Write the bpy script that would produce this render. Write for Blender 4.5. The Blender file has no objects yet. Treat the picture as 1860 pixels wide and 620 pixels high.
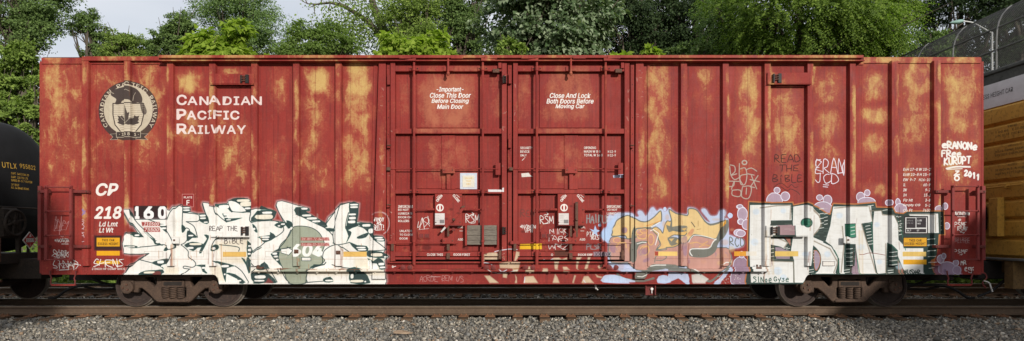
import bpy, bmesh, math, random
import numpy as np
from mathutils import Vector, Matrix

# ------------------------------------------------------------------ camera, sky, sun, exposure
SC = bpy.context.scene
COL = SC.collection
F, CX, HY, CAMY, CAMZ = 1110.0, 930.0, 425.0, -13.95, 1.558      # photograph calibration (1860 x 620 pixels)
cam_d = bpy.data.cameras.new('camera')
cam = bpy.data.objects.new('camera', cam_d)
COL.objects.link(cam)
SC.camera = cam
cam.location = (0, CAMY, CAMZ)
cam.rotation_euler = (math.radians(90), 0, 0)
cam_d.sensor_fit = 'HORIZONTAL'
cam_d.sensor_width = 36.0
cam_d.lens = F / 1860.0 * 36.0
cam_d.shift_y = (HY - 310.0) / 1860.0
cam_d.clip_start = 0.1
cam_d.clip_end = 3000.0

SUN_AZ, SUN_EL = math.radians(26), math.radians(19.5)              # to the right of the view from behind the camera
sun_dir = Vector((math.cos(SUN_EL) * math.sin(SUN_AZ), -math.cos(SUN_EL) * math.cos(SUN_AZ), math.sin(SUN_EL)))
sd = bpy.data.lights.new('sun', 'SUN')
sd.energy = 4.8
sd.angle = math.radians(0.8)
sd.color = (1.0, 0.96, 0.90)
sun = bpy.data.objects.new('sun', sd)
COL.objects.link(sun)
sun.rotation_euler = sun_dir.to_track_quat('Z', 'Y').to_euler()
sun.location = sun_dir * 60

world = bpy.data.worlds.new('World')
SC.world = world
world.use_nodes = True
wn, wl = world.node_tree.nodes, world.node_tree.links
bg = wn['Background']
sky = wn.new('ShaderNodeTexSky')
sky.sky_type = 'NISHITA'
sky.sun_disc = False
sky.sun_elevation = SUN_EL
sky.sun_rotation = math.atan2(sun_dir.x, sun_dir.y)
sky.air_density = 1.0
sky.dust_density = 2.0
sky.ozone_density = 1.5
tc = wn.new('ShaderNodeTexCoord')
cmap = wn.new('ShaderNodeMapping'); cmap.inputs['Scale'].default_value = (1, 1, 2.5)
cn = wn.new('ShaderNodeTexNoise'); cn.inputs['Scale'].default_value = 2.2; cn.inputs['Detail'].default_value = 5
cr = wn.new('ShaderNodeValToRGB')
cr.color_ramp.elements[0].position = 0.36; cr.color_ramp.elements[0].color = (0.72, 0.72, 0.72, 1)
cr.color_ramp.elements[1].position = 0.62; cr.color_ramp.elements[1].color = (0.97, 0.97, 0.97, 1)
cm = wn.new('ShaderNodeMixRGB'); cm.inputs['Color2'].default_value = (8.9, 9.25, 9.9, 1)   # thin bright cloud
wl.new(tc.outputs['Generated'], cmap.inputs['Vector']); wl.new(cmap.outputs[0], cn.inputs['Vector'])
wl.new(cn.outputs['Fac'], cr.inputs['Fac']); wl.new(cr.outputs['Color'], cm.inputs['Fac'])
wl.new(sky.outputs['Color'], cm.inputs['Color1']); wl.new(cm.outputs['Color'], bg.inputs['Color'])
bg.inputs['Strength'].default_value = 0.105

SC.view_settings.view_transform = 'Standard'
SC.view_settings.look = 'None'
SC.view_settings.exposure = -0.2
SC.view_settings.gamma = 1.0
SC.view_settings.use_curve_mapping = False
SC.cycles.max_bounces = 6
SC.cycles.transparent_max_bounces = 12

# ------------------------------------------------------------------ helpers
def wx(px, Y): return (px - CX) * (Y - CAMY) / F
def wz(py, Y): return CAMZ - (py - HY) * (Y - CAMY) / F

def tag(o, label=None, cat=None, group=None, kind=None):
    if label: o['label'] = label
    if cat: o['category'] = cat
    if group: o['group'] = group
    if kind: o['kind'] = kind
    return o

def empty(name, loc=(0, 0, 0), parent=None):
    o = bpy.data.objects.new(name, None)
    o.empty_display_size = 0.3
    COL.objects.link(o)
    o.location = loc
    if parent: o.parent = parent
    return o

def link_mesh(name, me, parent=None, loc=(0, 0, 0), rot=(0, 0, 0)):
    o = bpy.data.objects.new(name, me)
    COL.objects.link(o)
    o.location = loc
    o.rotation_euler = rot
    if parent: o.parent = parent
    return o

class MB:
    """collects shapes for one mesh object"""
    def __init__(s): s.v = []; s.f = []
    def add(s, vs, fs):
        n = len(s.v)
        s.v += [tuple(p) for p in vs]
        s.f += [tuple(i + n for i in f) for f in fs]
        return s
    def box(s, x0, x1, y0, y1, z0, z1):
        x0, x1 = min(x0, x1), max(x0, x1); y0, y1 = min(y0, y1), max(y0, y1); z0, z1 = min(z0, z1), max(z0, z1)
        return s.add([(x0, y0, z0), (x1, y0, z0), (x1, y1, z0), (x0, y1, z0), (x0, y0, z1), (x1, y0, z1), (x1, y1, z1), (x0, y1, z1)],
                     [(3, 2, 1, 0), (4, 5, 6, 7), (0, 1, 5, 4), (1, 2, 6, 5), (2, 3, 7, 6), (3, 0, 4, 7)])
    def pbox(s, px0, px1, py0, py1, Y, depth):
        """box whose front face at depth Y covers these photograph pixels"""
        return s.box(wx(px0, Y), wx(px1, Y), Y, Y + depth, wz(py1, Y), wz(py0, Y))
    def tube(s, pts, r, n=8, caps=True):
        pts = [Vector(p) for p in pts]
        rs = r if isinstance(r, (list, tuple)) else [r] * len(pts)
        base = len(s.v); up = None
        for i, p in enumerate(pts):
            a = pts[max(i - 1, 0)]; b = pts[min(i + 1, len(pts) - 1)]
            t = (b - a).normalized()
            if up is None:
                up = Vector((0, 0, 1)) if abs(t.z) < 0.9 else Vector((1, 0, 0))
            u = (up - t * up.dot(t))
            if u.length < 1e-5: u = t.orthogonal()
            u.normalize(); w = t.cross(u); up = u
            for k in range(n):
                an = 2 * math.pi * k / n
                s.v.append(tuple(p + (u * math.cos(an) + w * math.sin(an)) * rs[i]))
        for i in range(len(pts) - 1):
            for k in range(n):
                a = base + i * n + k; b = base + i * n + (k + 1) % n
                s.f.append((a, b, b + n, a + n))
        if caps:
            s.f.append(tuple(base + k for k in reversed(range(n))))
            s.f.append(tuple(base + (len(pts) - 1) * n + k for k in range(n)))
        return s
    def ptube(s, pts, Y, r, n=8):
        return s.tube([(wx(a, Y), Y, wz(b, Y)) for a, b in pts], r, n)
    def prism(s, poly, y0, y1):
        """polygon in XZ extruded along Y (y0 nearer the viewer)"""
        n = len(poly)
        ar = sum(poly[i][0] * poly[(i + 1) % n][1] - poly[(i + 1) % n][0] * poly[i][1] for i in range(n))
        if ar < 0: poly = poly[::-1]
        vs = [(x, y0, z) for x, z in poly] + [(x, y1, z) for x, z in poly]
        fs = [tuple(range(n)), tuple(range(2 * n - 1, n - 1, -1))]
        fs += [((i + 1) % n, i, i + n, (i + 1) % n + n) for i in range(n)]
        return s.add(vs, fs)
    def pprism(s, pts, Y, depth):
        return s.prism([(wx(a, Y), wz(b, Y)) for a, b in pts], Y, Y + depth)
    def lathe(s, prof, c, axis='Y', n=32):
        """profile of (radius, along) turned round an axis through c"""
        base = len(s.v); m = len(prof)
        for k in range(n):
            an = 2 * math.pi * k / n; ca, sa = math.cos(an), math.sin(an)
            for r, a in prof:
                if axis == 'Y': p = (c[0] + r * ca, c[1] + a, c[2] + r * sa)
                elif axis == 'X': p = (c[0] + a, c[1] + r * ca, c[2] + r * sa)
                else: p = (c[0] + r * ca, c[1] + r * sa, c[2] + a)
                s.v.append(p)
        for k in range(n):
            k2 = (k + 1) % n
            for i in range(m - 1):
                s.f.append((base + k * m + i, base + k * m + i + 1, base + k2 * m + i + 1, base + k2 * m + i))
        return s
    def mesh(s, name, mat, bevel=0, smooth=None):
        me = bpy.data.meshes.new(name)
        me.from_pydata(s.v, [], s.f)
        bm = bmesh.new(); bm.from_mesh(me)
        if smooth: bmesh.ops.remove_doubles(bm, verts=bm.verts, dist=1e-5)
        bmesh.ops.recalc_face_normals(bm, faces=bm.faces)
        if bevel:
            ed = [e for e in bm.edges if len(e.link_faces) == 2 and e.calc_face_angle(0) > 0.6]
            bmesh.ops.bevel(bm, geom=ed, offset=bevel, segments=1, profile=0.5, affect='EDGES', clamp_overlap=True)
        bm.to_mesh(me); bm.free()
        if mat: me.materials.append(mat)
        if smooth:
            me.polygons.foreach_set('use_smooth', [True] * len(me.polygons))
            me.set_sharp_from_angle(angle=math.radians(smooth))
        me.update()
        return me
    def build(s, name, mat, parent=None, bevel=0, smooth=None):
        return link_mesh(name, s.mesh(name, mat, bevel, smooth), parent)

def np_mesh(name, v, f, mat):
    """numpy verts (n,3) and faces (m,k) to a mesh"""
    me = bpy.data.meshes.new(name)
    k = f.shape[1]
    me.vertices.add(len(v)); me.vertices.foreach_set('co', v.astype(np.float32).ravel())
    me.loops.add(f.size); me.loops.foreach_set('vertex_index', f.astype(np.int32).ravel())
    me.polygons.add(len(f))
    me.polygons.foreach_set('loop_start', np.arange(0, f.size, k, dtype=np.int32))
    me.polygons.foreach_set('loop_total', np.full(len(f), k, dtype=np.int32))
    me.update(calc_edges=True)
    if mat: me.materials.append(mat)
    return me

def plate(name, outline, holes, Y, thick, mat, parent=None, bevel=0.008, as_mesh=False):
    """a plate with holes in XZ world metres, cut from a filled 2D curve"""
    cu = bpy.data.curves.new(name, 'CURVE'); cu.dimensions = '2D'; cu.fill_mode = 'BOTH'
    cu.extrude = thick / 2 - bevel; cu.bevel_depth = bevel; cu.bevel_resolution = 1
    for pts in [outline] + holes:
        sp = cu.splines.new('POLY'); sp.points.add(len(pts) - 1)
        for p, (a, b) in zip(sp.points, pts): p.co = (a, b, 0, 1)
        sp.use_cyclic_u = True
    o = bpy.data.objects.new(name, cu); COL.objects.link(o)
    bpy.context.view_layer.update()
    me = bpy.data.meshes.new_from_object(o.evaluated_get(bpy.context.evaluated_depsgraph_get()))
    bpy.data.objects.remove(o); bpy.data.curves.remove(cu)
    me.transform(Matrix.Translation((0, Y + thick / 2, 0)) @ Matrix.Rotation(math.radians(90), 4, 'X'))
    me.name = name
    me.materials.clear(); me.materials.append(mat)
    if as_mesh: return me
    return link_mesh(name, me, parent)

def arc(cx, cy, r, a0, a1, n=8, ry=None):
    return [(cx + r * math.cos(math.radians(a0 + (a1 - a0) * i / n)), cy + (ry or r) * math.sin(math.radians(a0 + (a1 - a0) * i / n))) for i in range(n + 1)]

def smooth_pts(p, k=4, closed=True):
    """Catmull-Rom through the points"""
    p = [np.array(q, float) for q in p]; n = len(p); out = []
    rng = range(n) if closed else range(n - 1)
    for i in rng:
        if closed: a, b, c, d = p[i - 1], p[i], p[(i + 1) % n], p[(i + 2) % n]
        else: a, b, c, d = p[max(i - 1, 0)], p[i], p[i + 1], p[min(i + 2, n - 1)]
        for j in range(k):
            t = j / k
            out.append(tuple(0.5 * ((2 * b) + (c - a) * t + (2 * a - 5 * b + 4 * c - d) * t * t + (3 * b - a - 3 * c + d) * t ** 3)))
    if not closed: out.append(tuple(p[-1]))
    return out
# ------------------------------------------------------------------ lettering outlines
import os
try:    # the sans that ships inside Blender itself; the plain default otherwise
    SANS = bpy.data.fonts.load(os.path.join(bpy.utils.system_resource('DATAFILES'), 'fonts', 'Inter.woff2'))
except Exception:
    SANS = None
def text_tris(s, shear=0.0, bold=0.0, spacing=1.0, res=3):
    cu = bpy.data.curves.new('t', 'FONT')
    if SANS: cu.font = SANS
    cu.body = s; cu.shear = shear; cu.offset = bold; cu.space_character = spacing; cu.resolution_u = res
    o = bpy.data.objects.new('t', cu); COL.objects.link(o)
    bpy.context.view_layer.update()
    me = bpy.data.meshes.new_from_object(o.evaluated_get(bpy.context.evaluated_depsgraph_get()))
    me.calc_loop_triangles()
    v = np.zeros(len(me.vertices) * 3, np.float32); me.vertices.foreach_get('co', v); v = v.reshape(-1, 3)[:, :2]
    t = np.zeros(len(me.loop_triangles) * 3, np.int32); me.loop_triangles.foreach_get('vertices', t); t = t.reshape(-1, 3)
    bpy.data.objects.remove(o); bpy.data.curves.remove(cu); bpy.data.meshes.remove(me)
    lo, hi = v.min(0), v.max(0)
    v = (v - lo) / (hi - lo)
    return v, t

# ------------------------------------------------------------------ the painted side of the boxcar: colours sprayed and stencilled on, kept as a paint map
PX0, PX1, PY0, PY1, PS = 60, 1800, 92, 526, 3.0
PW, PH = int((PX1 - PX0) * PS), int((PY1 - PY0) * PS)
CV = np.zeros((PH, PW, 4), np.float32)          # premultiplied colour and cover
RNG = np.random.default_rng(7)

def lin255(c): return np.array(c, np.float32) / 255.0

def over(x0, y0, a, col):
    """lay colour with cover a (2-D) at canvas pixel x0, y0"""
    h, w = a.shape
    sub = CV[y0:y0 + h, x0:x0 + w]
    a = a[..., None]
    sub[..., :3] = sub[..., :3] * (1 - a) + lin255(col) * a
    sub[..., 3:] = sub[..., 3:] * (1 - a) + a

def region(lo, hi, pad):
    x0 = max(int((lo[0] - PX0 - pad) * PS), 0); x1 = min(int((hi[0] - PX0 + pad) * PS) + 1, PW)
    y0 = max(int((lo[1] - PY0 - pad) * PS), 0); y1 = min(int((hi[1] - PY0 + pad) * PS) + 1, PH)
    if x1 <= x0 or y1 <= y0: return None
    X, Y = np.meshgrid((np.arange(x0, x1, dtype=np.float32) + .5) / PS + PX0, (np.arange(y0, y1, dtype=np.float32) + .5) / PS + PY0)
    return x0, y0, X, Y

def seg_d2(X, Y, a, b):
    dx, dy = b[0] - a[0], b[1] - a[1]
    L = dx * dx + dy * dy + 1e-9
    t = np.clip(((X - a[0]) * dx + (Y - a[1]) * dy) / L, 0, 1)
    return (X - a[0] - t * dx) ** 2 + (Y - a[1] - t * dy) ** 2

def fill(pts, col, alpha=1.0, soft=0.5, line=None, lw=1.0, la=1.0, sm=0, glow=None, gw=5, ga=.3):
    """filled shape in photograph pixels, optional outline and overspray"""
    if sm: pts = smooth_pts(pts, sm)
    P = np.array(pts, np.float32)
    r = region(P.min(0), P.max(0), (gw if glow else 0) + lw + soft + 1)
    if r is None: return
    x0, y0, X, Y = r
    d2 = np.full(X.shape, 1e9, np.float32); ins = np.zeros(X.shape, bool)
    n = len(P)
    for i in range(n):
        a, b = P[i], P[(i + 1) % n]
        d2 = np.minimum(d2, seg_d2(X, Y, a, b))
        if a[1] != b[1]:
            c = ((Y < a[1]) != (Y < b[1])) & (X < (b[0] - a[0]) * (Y - a[1]) / (b[1] - a[1]) + a[0])
            ins ^= c
    d = np.sqrt(d2); sdv = np.where(ins, d, -d)
    if glow is not None:
        over(x0, y0, np.clip(1 + sdv / gw, 0, 1) ** 1.5 * ga * (sdv < 0), glow)
    if col is not None:
        over(x0, y0, np.clip(sdv / soft + .5, 0, 1) * alpha, col)
    if line is not None:
        over(x0, y0, np.clip((lw / 2 - d) / .5 + .5, 0, 1) * la, line)

def stroke(pts, col, w=1.2, alpha=1.0, soft=0.5, sm=0):
    if sm: pts = smooth_pts(pts, sm, closed=False)
    P = np.array(pts, np.float32)
    r = region(P.min(0), P.max(0), w + soft + 1)
    if r is None: return
    x0, y0, X, Y = r
    d2 = np.full(X.shape, 1e9, np.float32)
    if len(P) == 1: d2 = (X - P[0, 0]) ** 2 + (Y - P[0, 1]) ** 2
    for i in range(len(P) - 1): d2 = np.minimum(d2, seg_d2(X, Y, P[i], P[i + 1]))
    over(x0, y0, np.clip((w / 2 - np.sqrt(d2)) / soft + .5, 0, 1) * alpha, col)

def ell(cx, cy, rx, ry, n=28): return [(cx + rx * math.cos(2 * math.pi * i / n), cy + ry * math.sin(2 * math.pi * i / n)) for i in range(n)]
def rect(x0, y0, x1, y1): return [(x0, y0), (x1, y0), (x1, y1), (x0, y1)]

def tri_mask(V, T, col, alpha=1.0, bold=0.0):
    """triangles in photograph pixels, 3 x 3 oversampled"""
    lo, hi = V.min(0), V.max(0)
    r = region(lo, hi, 1)
    if r is None: return
    x0, y0, X, Y = r
    h, w = X.shape; S = 2
    M = np.zeros((h * S, w * S), bool)
    Q = np.empty_like(V)
    Q[:, 0] = ((V[:, 0] - PX0) * PS - x0) * S; Q[:, 1] = ((V[:, 1] - PY0) * PS - y0) * S
    for a, b, c in T:
        A, B, C = Q[a], Q[b], Q[c]
        i0 = max(int(min(A[0], B[0], C[0])), 0); i1 = min(int(max(A[0], B[0], C[0])) + 2, w * S)
        j0 = max(int(min(A[1], B[1], C[1])), 0); j1 = min(int(max(A[1], B[1], C[1])) + 2, h * S)
        if i1 <= i0 or j1 <= j0: continue
        gx = (np.arange(i0, i1) + .5)[None, :]; gy = (np.arange(j0, j1) + .5)[:, None]
        e0 = (B[0] - A[0]) * (gy - A[1]) - (B[1] - A[1]) * (gx - A[0])
        e1 = (C[0] - B[0]) * (gy - B[1]) - (C[1] - B[1]) * (gx - B[0])
        e2 = (A[0] - C[0]) * (gy - C[1]) - (A[1] - C[1]) * (gx - C[0])
        M[j0:j1, i0:i1] |= ((e0 >= 0) & (e1 >= 0) & (e2 >= 0)) | ((e0 <= 0) & (e1 <= 0) & (e2 <= 0))
    r_ = int(round(bold * S * PS))
    if r_ > 0:
        D = M.copy()
        for dy in range(-r_, r_ + 1):
            for dx in range(-r_, r_ + 1):
                if dx * dx + dy * dy <= r_ * r_ + .5 and (dx or dy):
                    D[max(dy, 0):h * S + min(dy, 0), max(dx, 0):w * S + min(dx, 0)] |= M[max(-dy, 0):h * S + min(-dy, 0), max(-dx, 0):w * S + min(-dx, 0)]
        M = D
    over(x0, y0, M.reshape(h, S, w, S).mean((1, 3)).astype(np.float32) * alpha, col)

def text(s, x0, y0, x1, y1, col=(235, 228, 215), shear=0.0, bold=0.0, alpha=1.0, spacing=1.0, fn=None):
    v, t = text_tris(s, shear, 0, spacing)
    if fn: V = fn(v)
    else: V = np.stack([x0 + v[:, 0] * (x1 - x0), y1 - v[:, 1] * (y1 - y0)], 1)
    hgt = abs(y1 - y0) if not fn else 5.0
    tri_mask(V.astype(np.float32), t, col, alpha, bold * hgt * 1.7)

# a plain hand: letters as pen strokes on a unit square, y down
HAND = {
 'A': [[(0, 1), (.45, 0), (.9, 1)], [(.15, .62), (.78, .62)]], 'B': [[(0, 0), (0, 1), (.7, .9), (.75, .6), (.05, .5), (.65, .35), (.6, .05), (0, 0)]],
 'C': [[(.8, .15), (.4, 0), (.05, .4), (.15, .85), (.5, 1), (.85, .85)]], 'D': [[(0, 0), (0, 1), (.6, .9), (.85, .5), (.5, .05), (0, 0)]],
 'E': [[(.75, 0), (.1, .05), (.05, .5), (.05, .95), (.8, 1)], [(.05, .5), (.6, .48)]], 'F': [[(.8, 0), (.1, .05), (.05, 1)], [(.05, .5), (.6, .45)]],
 'G': [[(.8, .15), (.4, 0), (.05, .45), (.2, .95), (.75, .9), (.8, .55), (.5, .55)]], 'H': [[(.05, 0), (0, 1)], [(.8, 0), (.8, 1)], [(0, .5), (.8, .48)]],
 'I': [[(.4, 0), (.4, 1)]], 'J': [[(.7, 0), (.65, .8), (.3, 1), (0, .75)]], 'K': [[(.05, 0), (0, 1)], [(.75, 0), (.05, .55), (.8, 1)]],
 'L': [[(.1, 0), (.05, .95), (.75, 1)]], 'M': [[(0, 1), (.1, 0), (.45, .6), (.8, 0), (.9, 1)]], 'N': [[(0, 1), (.05, 0), (.75, 1), (.8, 0)]],
 'O': [[(.4, 0), (.05, .4), (.2, .95), (.6, 1), (.85, .5), (.65, .05), (.4, 0)]], 'P': [[(0, 1), (.05, 0), (.7, .1), (.7, .45), (.05, .55)]],
 'R': [[(0, 1), (.05, 0), (.7, .1), (.65, .45), (.05, .52), (.85, 1)]], 'S': [[(.8, .08), (.3, 0), (.05, .28), (.7, .6), (.7, .92), (.05, 1)]],
 'T': [[(0, .02), (.9, 0)], [(.45, 0), (.42, 1)]], 'U': [[(.05, 0), (.05, .8), (.4, 1), (.75, .8), (.8, 0)]], 'V': [[(0, 0), (.4, 1), (.85, 0)]],
 'W': [[(0, 0), (.2, 1), (.45, .4), (.7, 1), (.95, 0)]], 'Y': [[(0, 0), (.4, .5), (.85, 0)], [(.4, .5), (.3, 1)]], 'Z': [[(0, 0), (.8, .02), (.05, .98), (.85, 1)]],
 '!': [[(.4, 0), (.35, .7)], [(.35, .95), (.36, 1)]], '2': [[(.05, .2), (.4, 0), (.75, .25), (.05, 1), (.8, .95)]], '0': [[(.4, 0), (.05, .5), (.4, 1), (.75, .5), (.4, 0)]],
 '1': [[(.2, .2), (.45, 0), (.42, 1)]], '*': [[(.4, .1), (.4, .9)], [(.05, .3), (.75, .7)], [(.75, .3), (.05, .7)]], '4': [[(.6, 1), (.6, 0), (0, .65), (.85, .65)]],
 '6': [[(.7, 0), (.15, .45), (.1, .85), (.5, 1), (.75, .75), (.45, .55), (.12, .7)]], '+': [[(.4, .2), (.4, .8)], [(.1, .5), (.7, .5)]], ' ': [], 'X': [[(0, 0), (.8, 1)], [(.8, 0), (0, 1)]], "'": [[(.4, 0), (.3, .25)]],
 'e': [[(.05, .65), (.75, .6), (.55, .32), (.1, .5), (.15, .95), (.75, .92)]], 'i': [[(.35, .35), (.35, 1)], [(.35, .05), (.36, .08)]], 'o': [[(.4, .35), (.08, .65), (.35, 1), (.72, .7), (.4, .35)]],
 'y': [[(.05, .35), (.35, .75)], [(.75, .3), (.2, 1.3)]], 's': [[(.7, .38), (.15, .45), (.6, .72), (.5, .98), (.05, .98)]], 'g': [[(.7, .4), (.2, .4), (.15, .8), (.65, .75), (.7, .4), (.65, 1.25), (.1, 1.2)]],
 'r': [[(.1, .4), (.12, 1)], [(.12, .6), (.6, .4)]],
}
def hand(s, x0, y0, x1, y1, col, w=1.2, jit=.09, alpha=.95, slope=0.0, seed=1, track=1.12):
    rg = random.Random(seed + len(s))
    n = len(s); cw = (x1 - x0) / (n * track - (track - .9)); h = y1 - y0
    for i, c in enumerate(s):
        ox = x0 + i * cw * track; oy = y0 + slope * (ox - x0) + rg.uniform(-.06, .06) * h
        for st in HAND.get(c, []):
            p = [(ox + (a + rg.uniform(-jit, jit)) * cw, oy + (b + rg.uniform(-jit, jit)) * h) for a, b in st]
            stroke(p, col, w, alpha, sm=3 if len(p) > 2 else 0)
def scribble(x0, y0, x1, y1, col, w=.8, n=14, seed=0, alpha=.8):
    """a quick tag: a few looping pen strokes running along"""
    rg = random.Random(seed); k = max(3, n // 3); W, H = x1 - x0, y1 - y0
    for i in range(k):
        cx_ = x0 + W * (i + .5) / k; p = []
        for j in range(rg.randint(3, 6)): p.append((cx_ + rg.uniform(-.9, .9) * W / k, y0 + H * rg.uniform(0, 1)))
        stroke(p, col, w * rg.uniform(.8, 1.15), alpha, sm=4)
    stroke([(x0 + W * .1, y1 + rg.uniform(-1, 1)), (x0 + W * .8, y1 - H * .1)], col, w * .8, alpha * .7)

WHT, CRM, DK, RED0 = (240, 236, 226), (232, 222, 200), (38, 62, 60), (150, 44, 42)
LET = (236, 226, 214)
class Tile:
    def __init__(s, ox, oy, sc): s.o = (ox, oy); s.s = sc
    def __call__(s, *p): return [(s.o[0] + a / s.s, s.o[1] + b / s.s) for a, b in p]

# thin weld seams of the sheets
for sx in (175, 271, 358, 436, 497, 573, 637, 682, 1178, 1220, 1283, 1358, 1418, 1497, 1565, 1640, 1718):
    stroke([(sx, 118), (sx, 486)], (96, 26, 26), .7, .55)
for a, b in ((76, 146), (162, 224), (237, 302), (316, 378), (392, 455), (468, 531), (544, 608), (621, 672), (1182, 1236), (1249, 1312), (1325, 1388), (1401, 1466), (1479, 1543), (1556, 1619), (1632, 1696), (1711, 1780)):
    stroke([(a, 470), (b, 470)], (100, 34, 30), .7, .5)

# --- crest
cxx, cyy = 233, 202
BR = (64, 56, 52); CREAM = (208, 192, 166)
fill(ell(cxx, cyy, 54, 54, 60), BR, .95)
fill(ell(cxx, cyy - 2, 44.5, 45, 60), CREAM, .92)
def arc_fn(a0, a1, r0, r1):
    def g(v):
        th = math.radians(a0) + v[:, 0] * math.radians(a1 - a0); r = r0 + v[:, 1] * (r1 - r0)
        return np.stack([cxx + r * np.cos(th), cyy - r * np.sin(th)], 1)
    return g
text('CANADIAN', 0, 0, 1, 1, CREAM, bold=.012, fn=arc_fn(216, 131, 45.5, 52), spacing=1.15)
text('PACIFIC', 0, 0, 1, 1, CREAM, bold=.012, fn=arc_fn(115, 46, 45.5, 52), spacing=1.15)
text('RAILWAY', 0, 0, 1, 1, CREAM, bold=.012, fn=arc_fn(34, -36, 45.5, 52), spacing=1.15)
z = Tile(165, 130, 4.43)
fill(z((178, 258), (425, 258), (425, 350), (405, 430), (360, 485), (300, 510), (240, 485), (195, 430), (178, 350)), CREAM, .95, line=BR, lw=1.8)
for yy in range(272, 470, 15):
    hw = 120 if yy < 360 else 120 - (yy - 360) * .62
    stroke(z((301 - hw, yy), (301 + hw, yy)), BR, .45, .7)
fill(z((160, 175), (172, 152), (205, 140), (250, 128), (310, 120), (365, 140), (400, 180), (415, 225), (405, 255), (375, 250), (340, 262), (330, 235), (260, 232), (235, 262), (195, 262), (205, 225), (180, 205), (165, 195)), BR, .95, sm=3)
fill(z((395, 250), (425, 258), (450, 320), (435, 348), (412, 330)), BR, .75, sm=3)
for k in range(6): stroke(z((395 + k * 7, 255 + k * 14), (432 + k * 3, 250 + k * 15)), CREAM, .4, .8)
stroke(z((340, 235), (345, 195), (360, 170)), CREAM, .8, .8); stroke(z((275, 160), (300, 150), (330, 165)), CREAM, 1, .7); stroke(z((165, 170), (185, 178)), CREAM, .8)
for ln_ in ([(290, 275), (303, 312), (314, 340), (330, 332), (324, 362), (322, 388), (345, 366), (350, 352), (366, 362), (390, 356), (382, 378), (388, 392), (376, 400), (390, 414), (350, 430), (318, 434), (300, 428), (284, 434), (250, 430), (212, 412), (226, 400), (216, 390), (224, 376), (214, 354), (238, 362), (252, 352), (258, 366), (280, 388), (276, 362), (268, 332), (284, 340)],):
    fill(z(*ln_), BR, .95)
stroke(z((292, 290), (292, 450)), CREAM, .7); stroke(z((292, 420), (345, 370)), CREAM, .6); stroke(z((292, 420), (240, 370)), CREAM, .6)
fill(z((155, 505), (215, 500), (215, 548), (155, 550), (178, 527)), BR, .95, line=CREAM, lw=.5)
fill(z((385, 500), (460, 503), (430, 527), (457, 550), (360, 545)), BR, .95, line=CREAM, lw=.5)
fill(z((205, 485), (400, 485), (400, 530), (205, 530)), BR, 1, line=CREAM, lw=.8)
text('· 1 8 8 1 ·', *z((228, 495))[0], *z((385, 518))[0], CREAM, bold=.015)
# road name: large first letters
def name_line(first, rest, x0, x1, y0, y1, fw):
    text(first, x0, y0, x0 + fw, y1, (233, 214, 205), bold=.03, alpha=.93)
    text(rest, x0 + fw + 2.5, y0 + 3, x1, y1, (233, 214, 205), bold=.03, alpha=.93, spacing=1.1)
name_line('C', 'ANADIAN', 321.5, 475, 173, 190.5, 17)
name_line('P', 'ACIFIC', 321.5, 434, 199, 217, 16)
name_line('R', 'AILWAY', 321.5, 446, 225.5, 243, 17)
# reporting marks
text('CP', 175, 334, 214, 355, LET, shear=.22, bold=.035)
text('218', 172, 376, 220, 397, LET, shear=.22, bold=.035)
fill(rect(243, 374, 304, 399), (34, 34, 34), .96, soft=2)
for ch, a, b in (('1', 246, 252), ('6', 262, 278), ('0', 288, 302)):
    text(ch, a, 376, b, 397, (238, 236, 230), bold=.05)
text('Ld Lmt', 180, 403, 214, 411.5, LET, shear=.2, bold=.02); text('Lt Wt', 180, 414, 206, 422.5, LET, shear=.2, bold=.02)
fill(rect(171, 428, 221, 455), (38, 34, 32), .92, soft=3)
fill(rect(175.5, 432, 217.5, 448), (222, 160, 34), 1); text('THIS CAR', 185.5, 434.5, 207.5, 438.6, (60, 40, 20), bold=.02, spacing=1.2); text('EXCESS HEIGHT', 178, 441, 215, 445.4, (60, 40, 20), bold=.02, spacing=1.2)
fill(rect(175.5, 456, 217.5, 464.5), (226, 162, 30), 1)
fill(rect(175, 474, 217, 480), (214, 160, 40), .9)
hand('SHENS', 170, 473, 226, 484, WHT, 1.3, .2, seed=4, track=.95)
text('2 INCH HF COMP SHOE', 167, 487, 227, 490.5, LET, bold=.02, alpha=.85)
# ladder bay scrawls, left
hand('+NONON', 99, 434, 126, 440, WHT, .9); stroke([(112, 443.5), (124, 443.5)], WHT, .9)
scribble(96, 392, 124, 420, (214, 170, 165), .6, 18, 5, .8); stroke([(108, 410), (108, 428), (114, 431), (117, 427)], (214, 170, 165), .6)
hand('SORK', 97, 456, 125, 468, WHT, 1.0, .2, seed=8, track=.95); scribble(95, 456, 122, 470, WHT, .7, 8, 9)
hand('SINAB', 97, 475, 142, 489, WHT, 1.0, .2, seed=3, track=.95); scribble(98, 476, 140, 490, WHT, .7, 8, 14); stroke([(108, 491), (125, 490)], WHT, 1)
hand('D', 152, 381, 158, 392, (120, 120, 205), 1, seed=2); scribble(151, 378, 159, 390, (120, 120, 205), .6, 6, 2)
for i, c in enumerate('SOCAL'): hand(c, 152, 400 + i * 8, 158, 407 + i * 8, (222, 190, 190), .9, seed=i)

# plate F box
fill(rect(331, 353, 351.5, 376), (140, 40, 38), 1, line=(200, 130, 120), lw=.9); text('PLATE', 334, 357, 349, 360.5, LET, bold=.02); text('F', 339, 364, 344, 372.5, LET, bold=.02)

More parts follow.
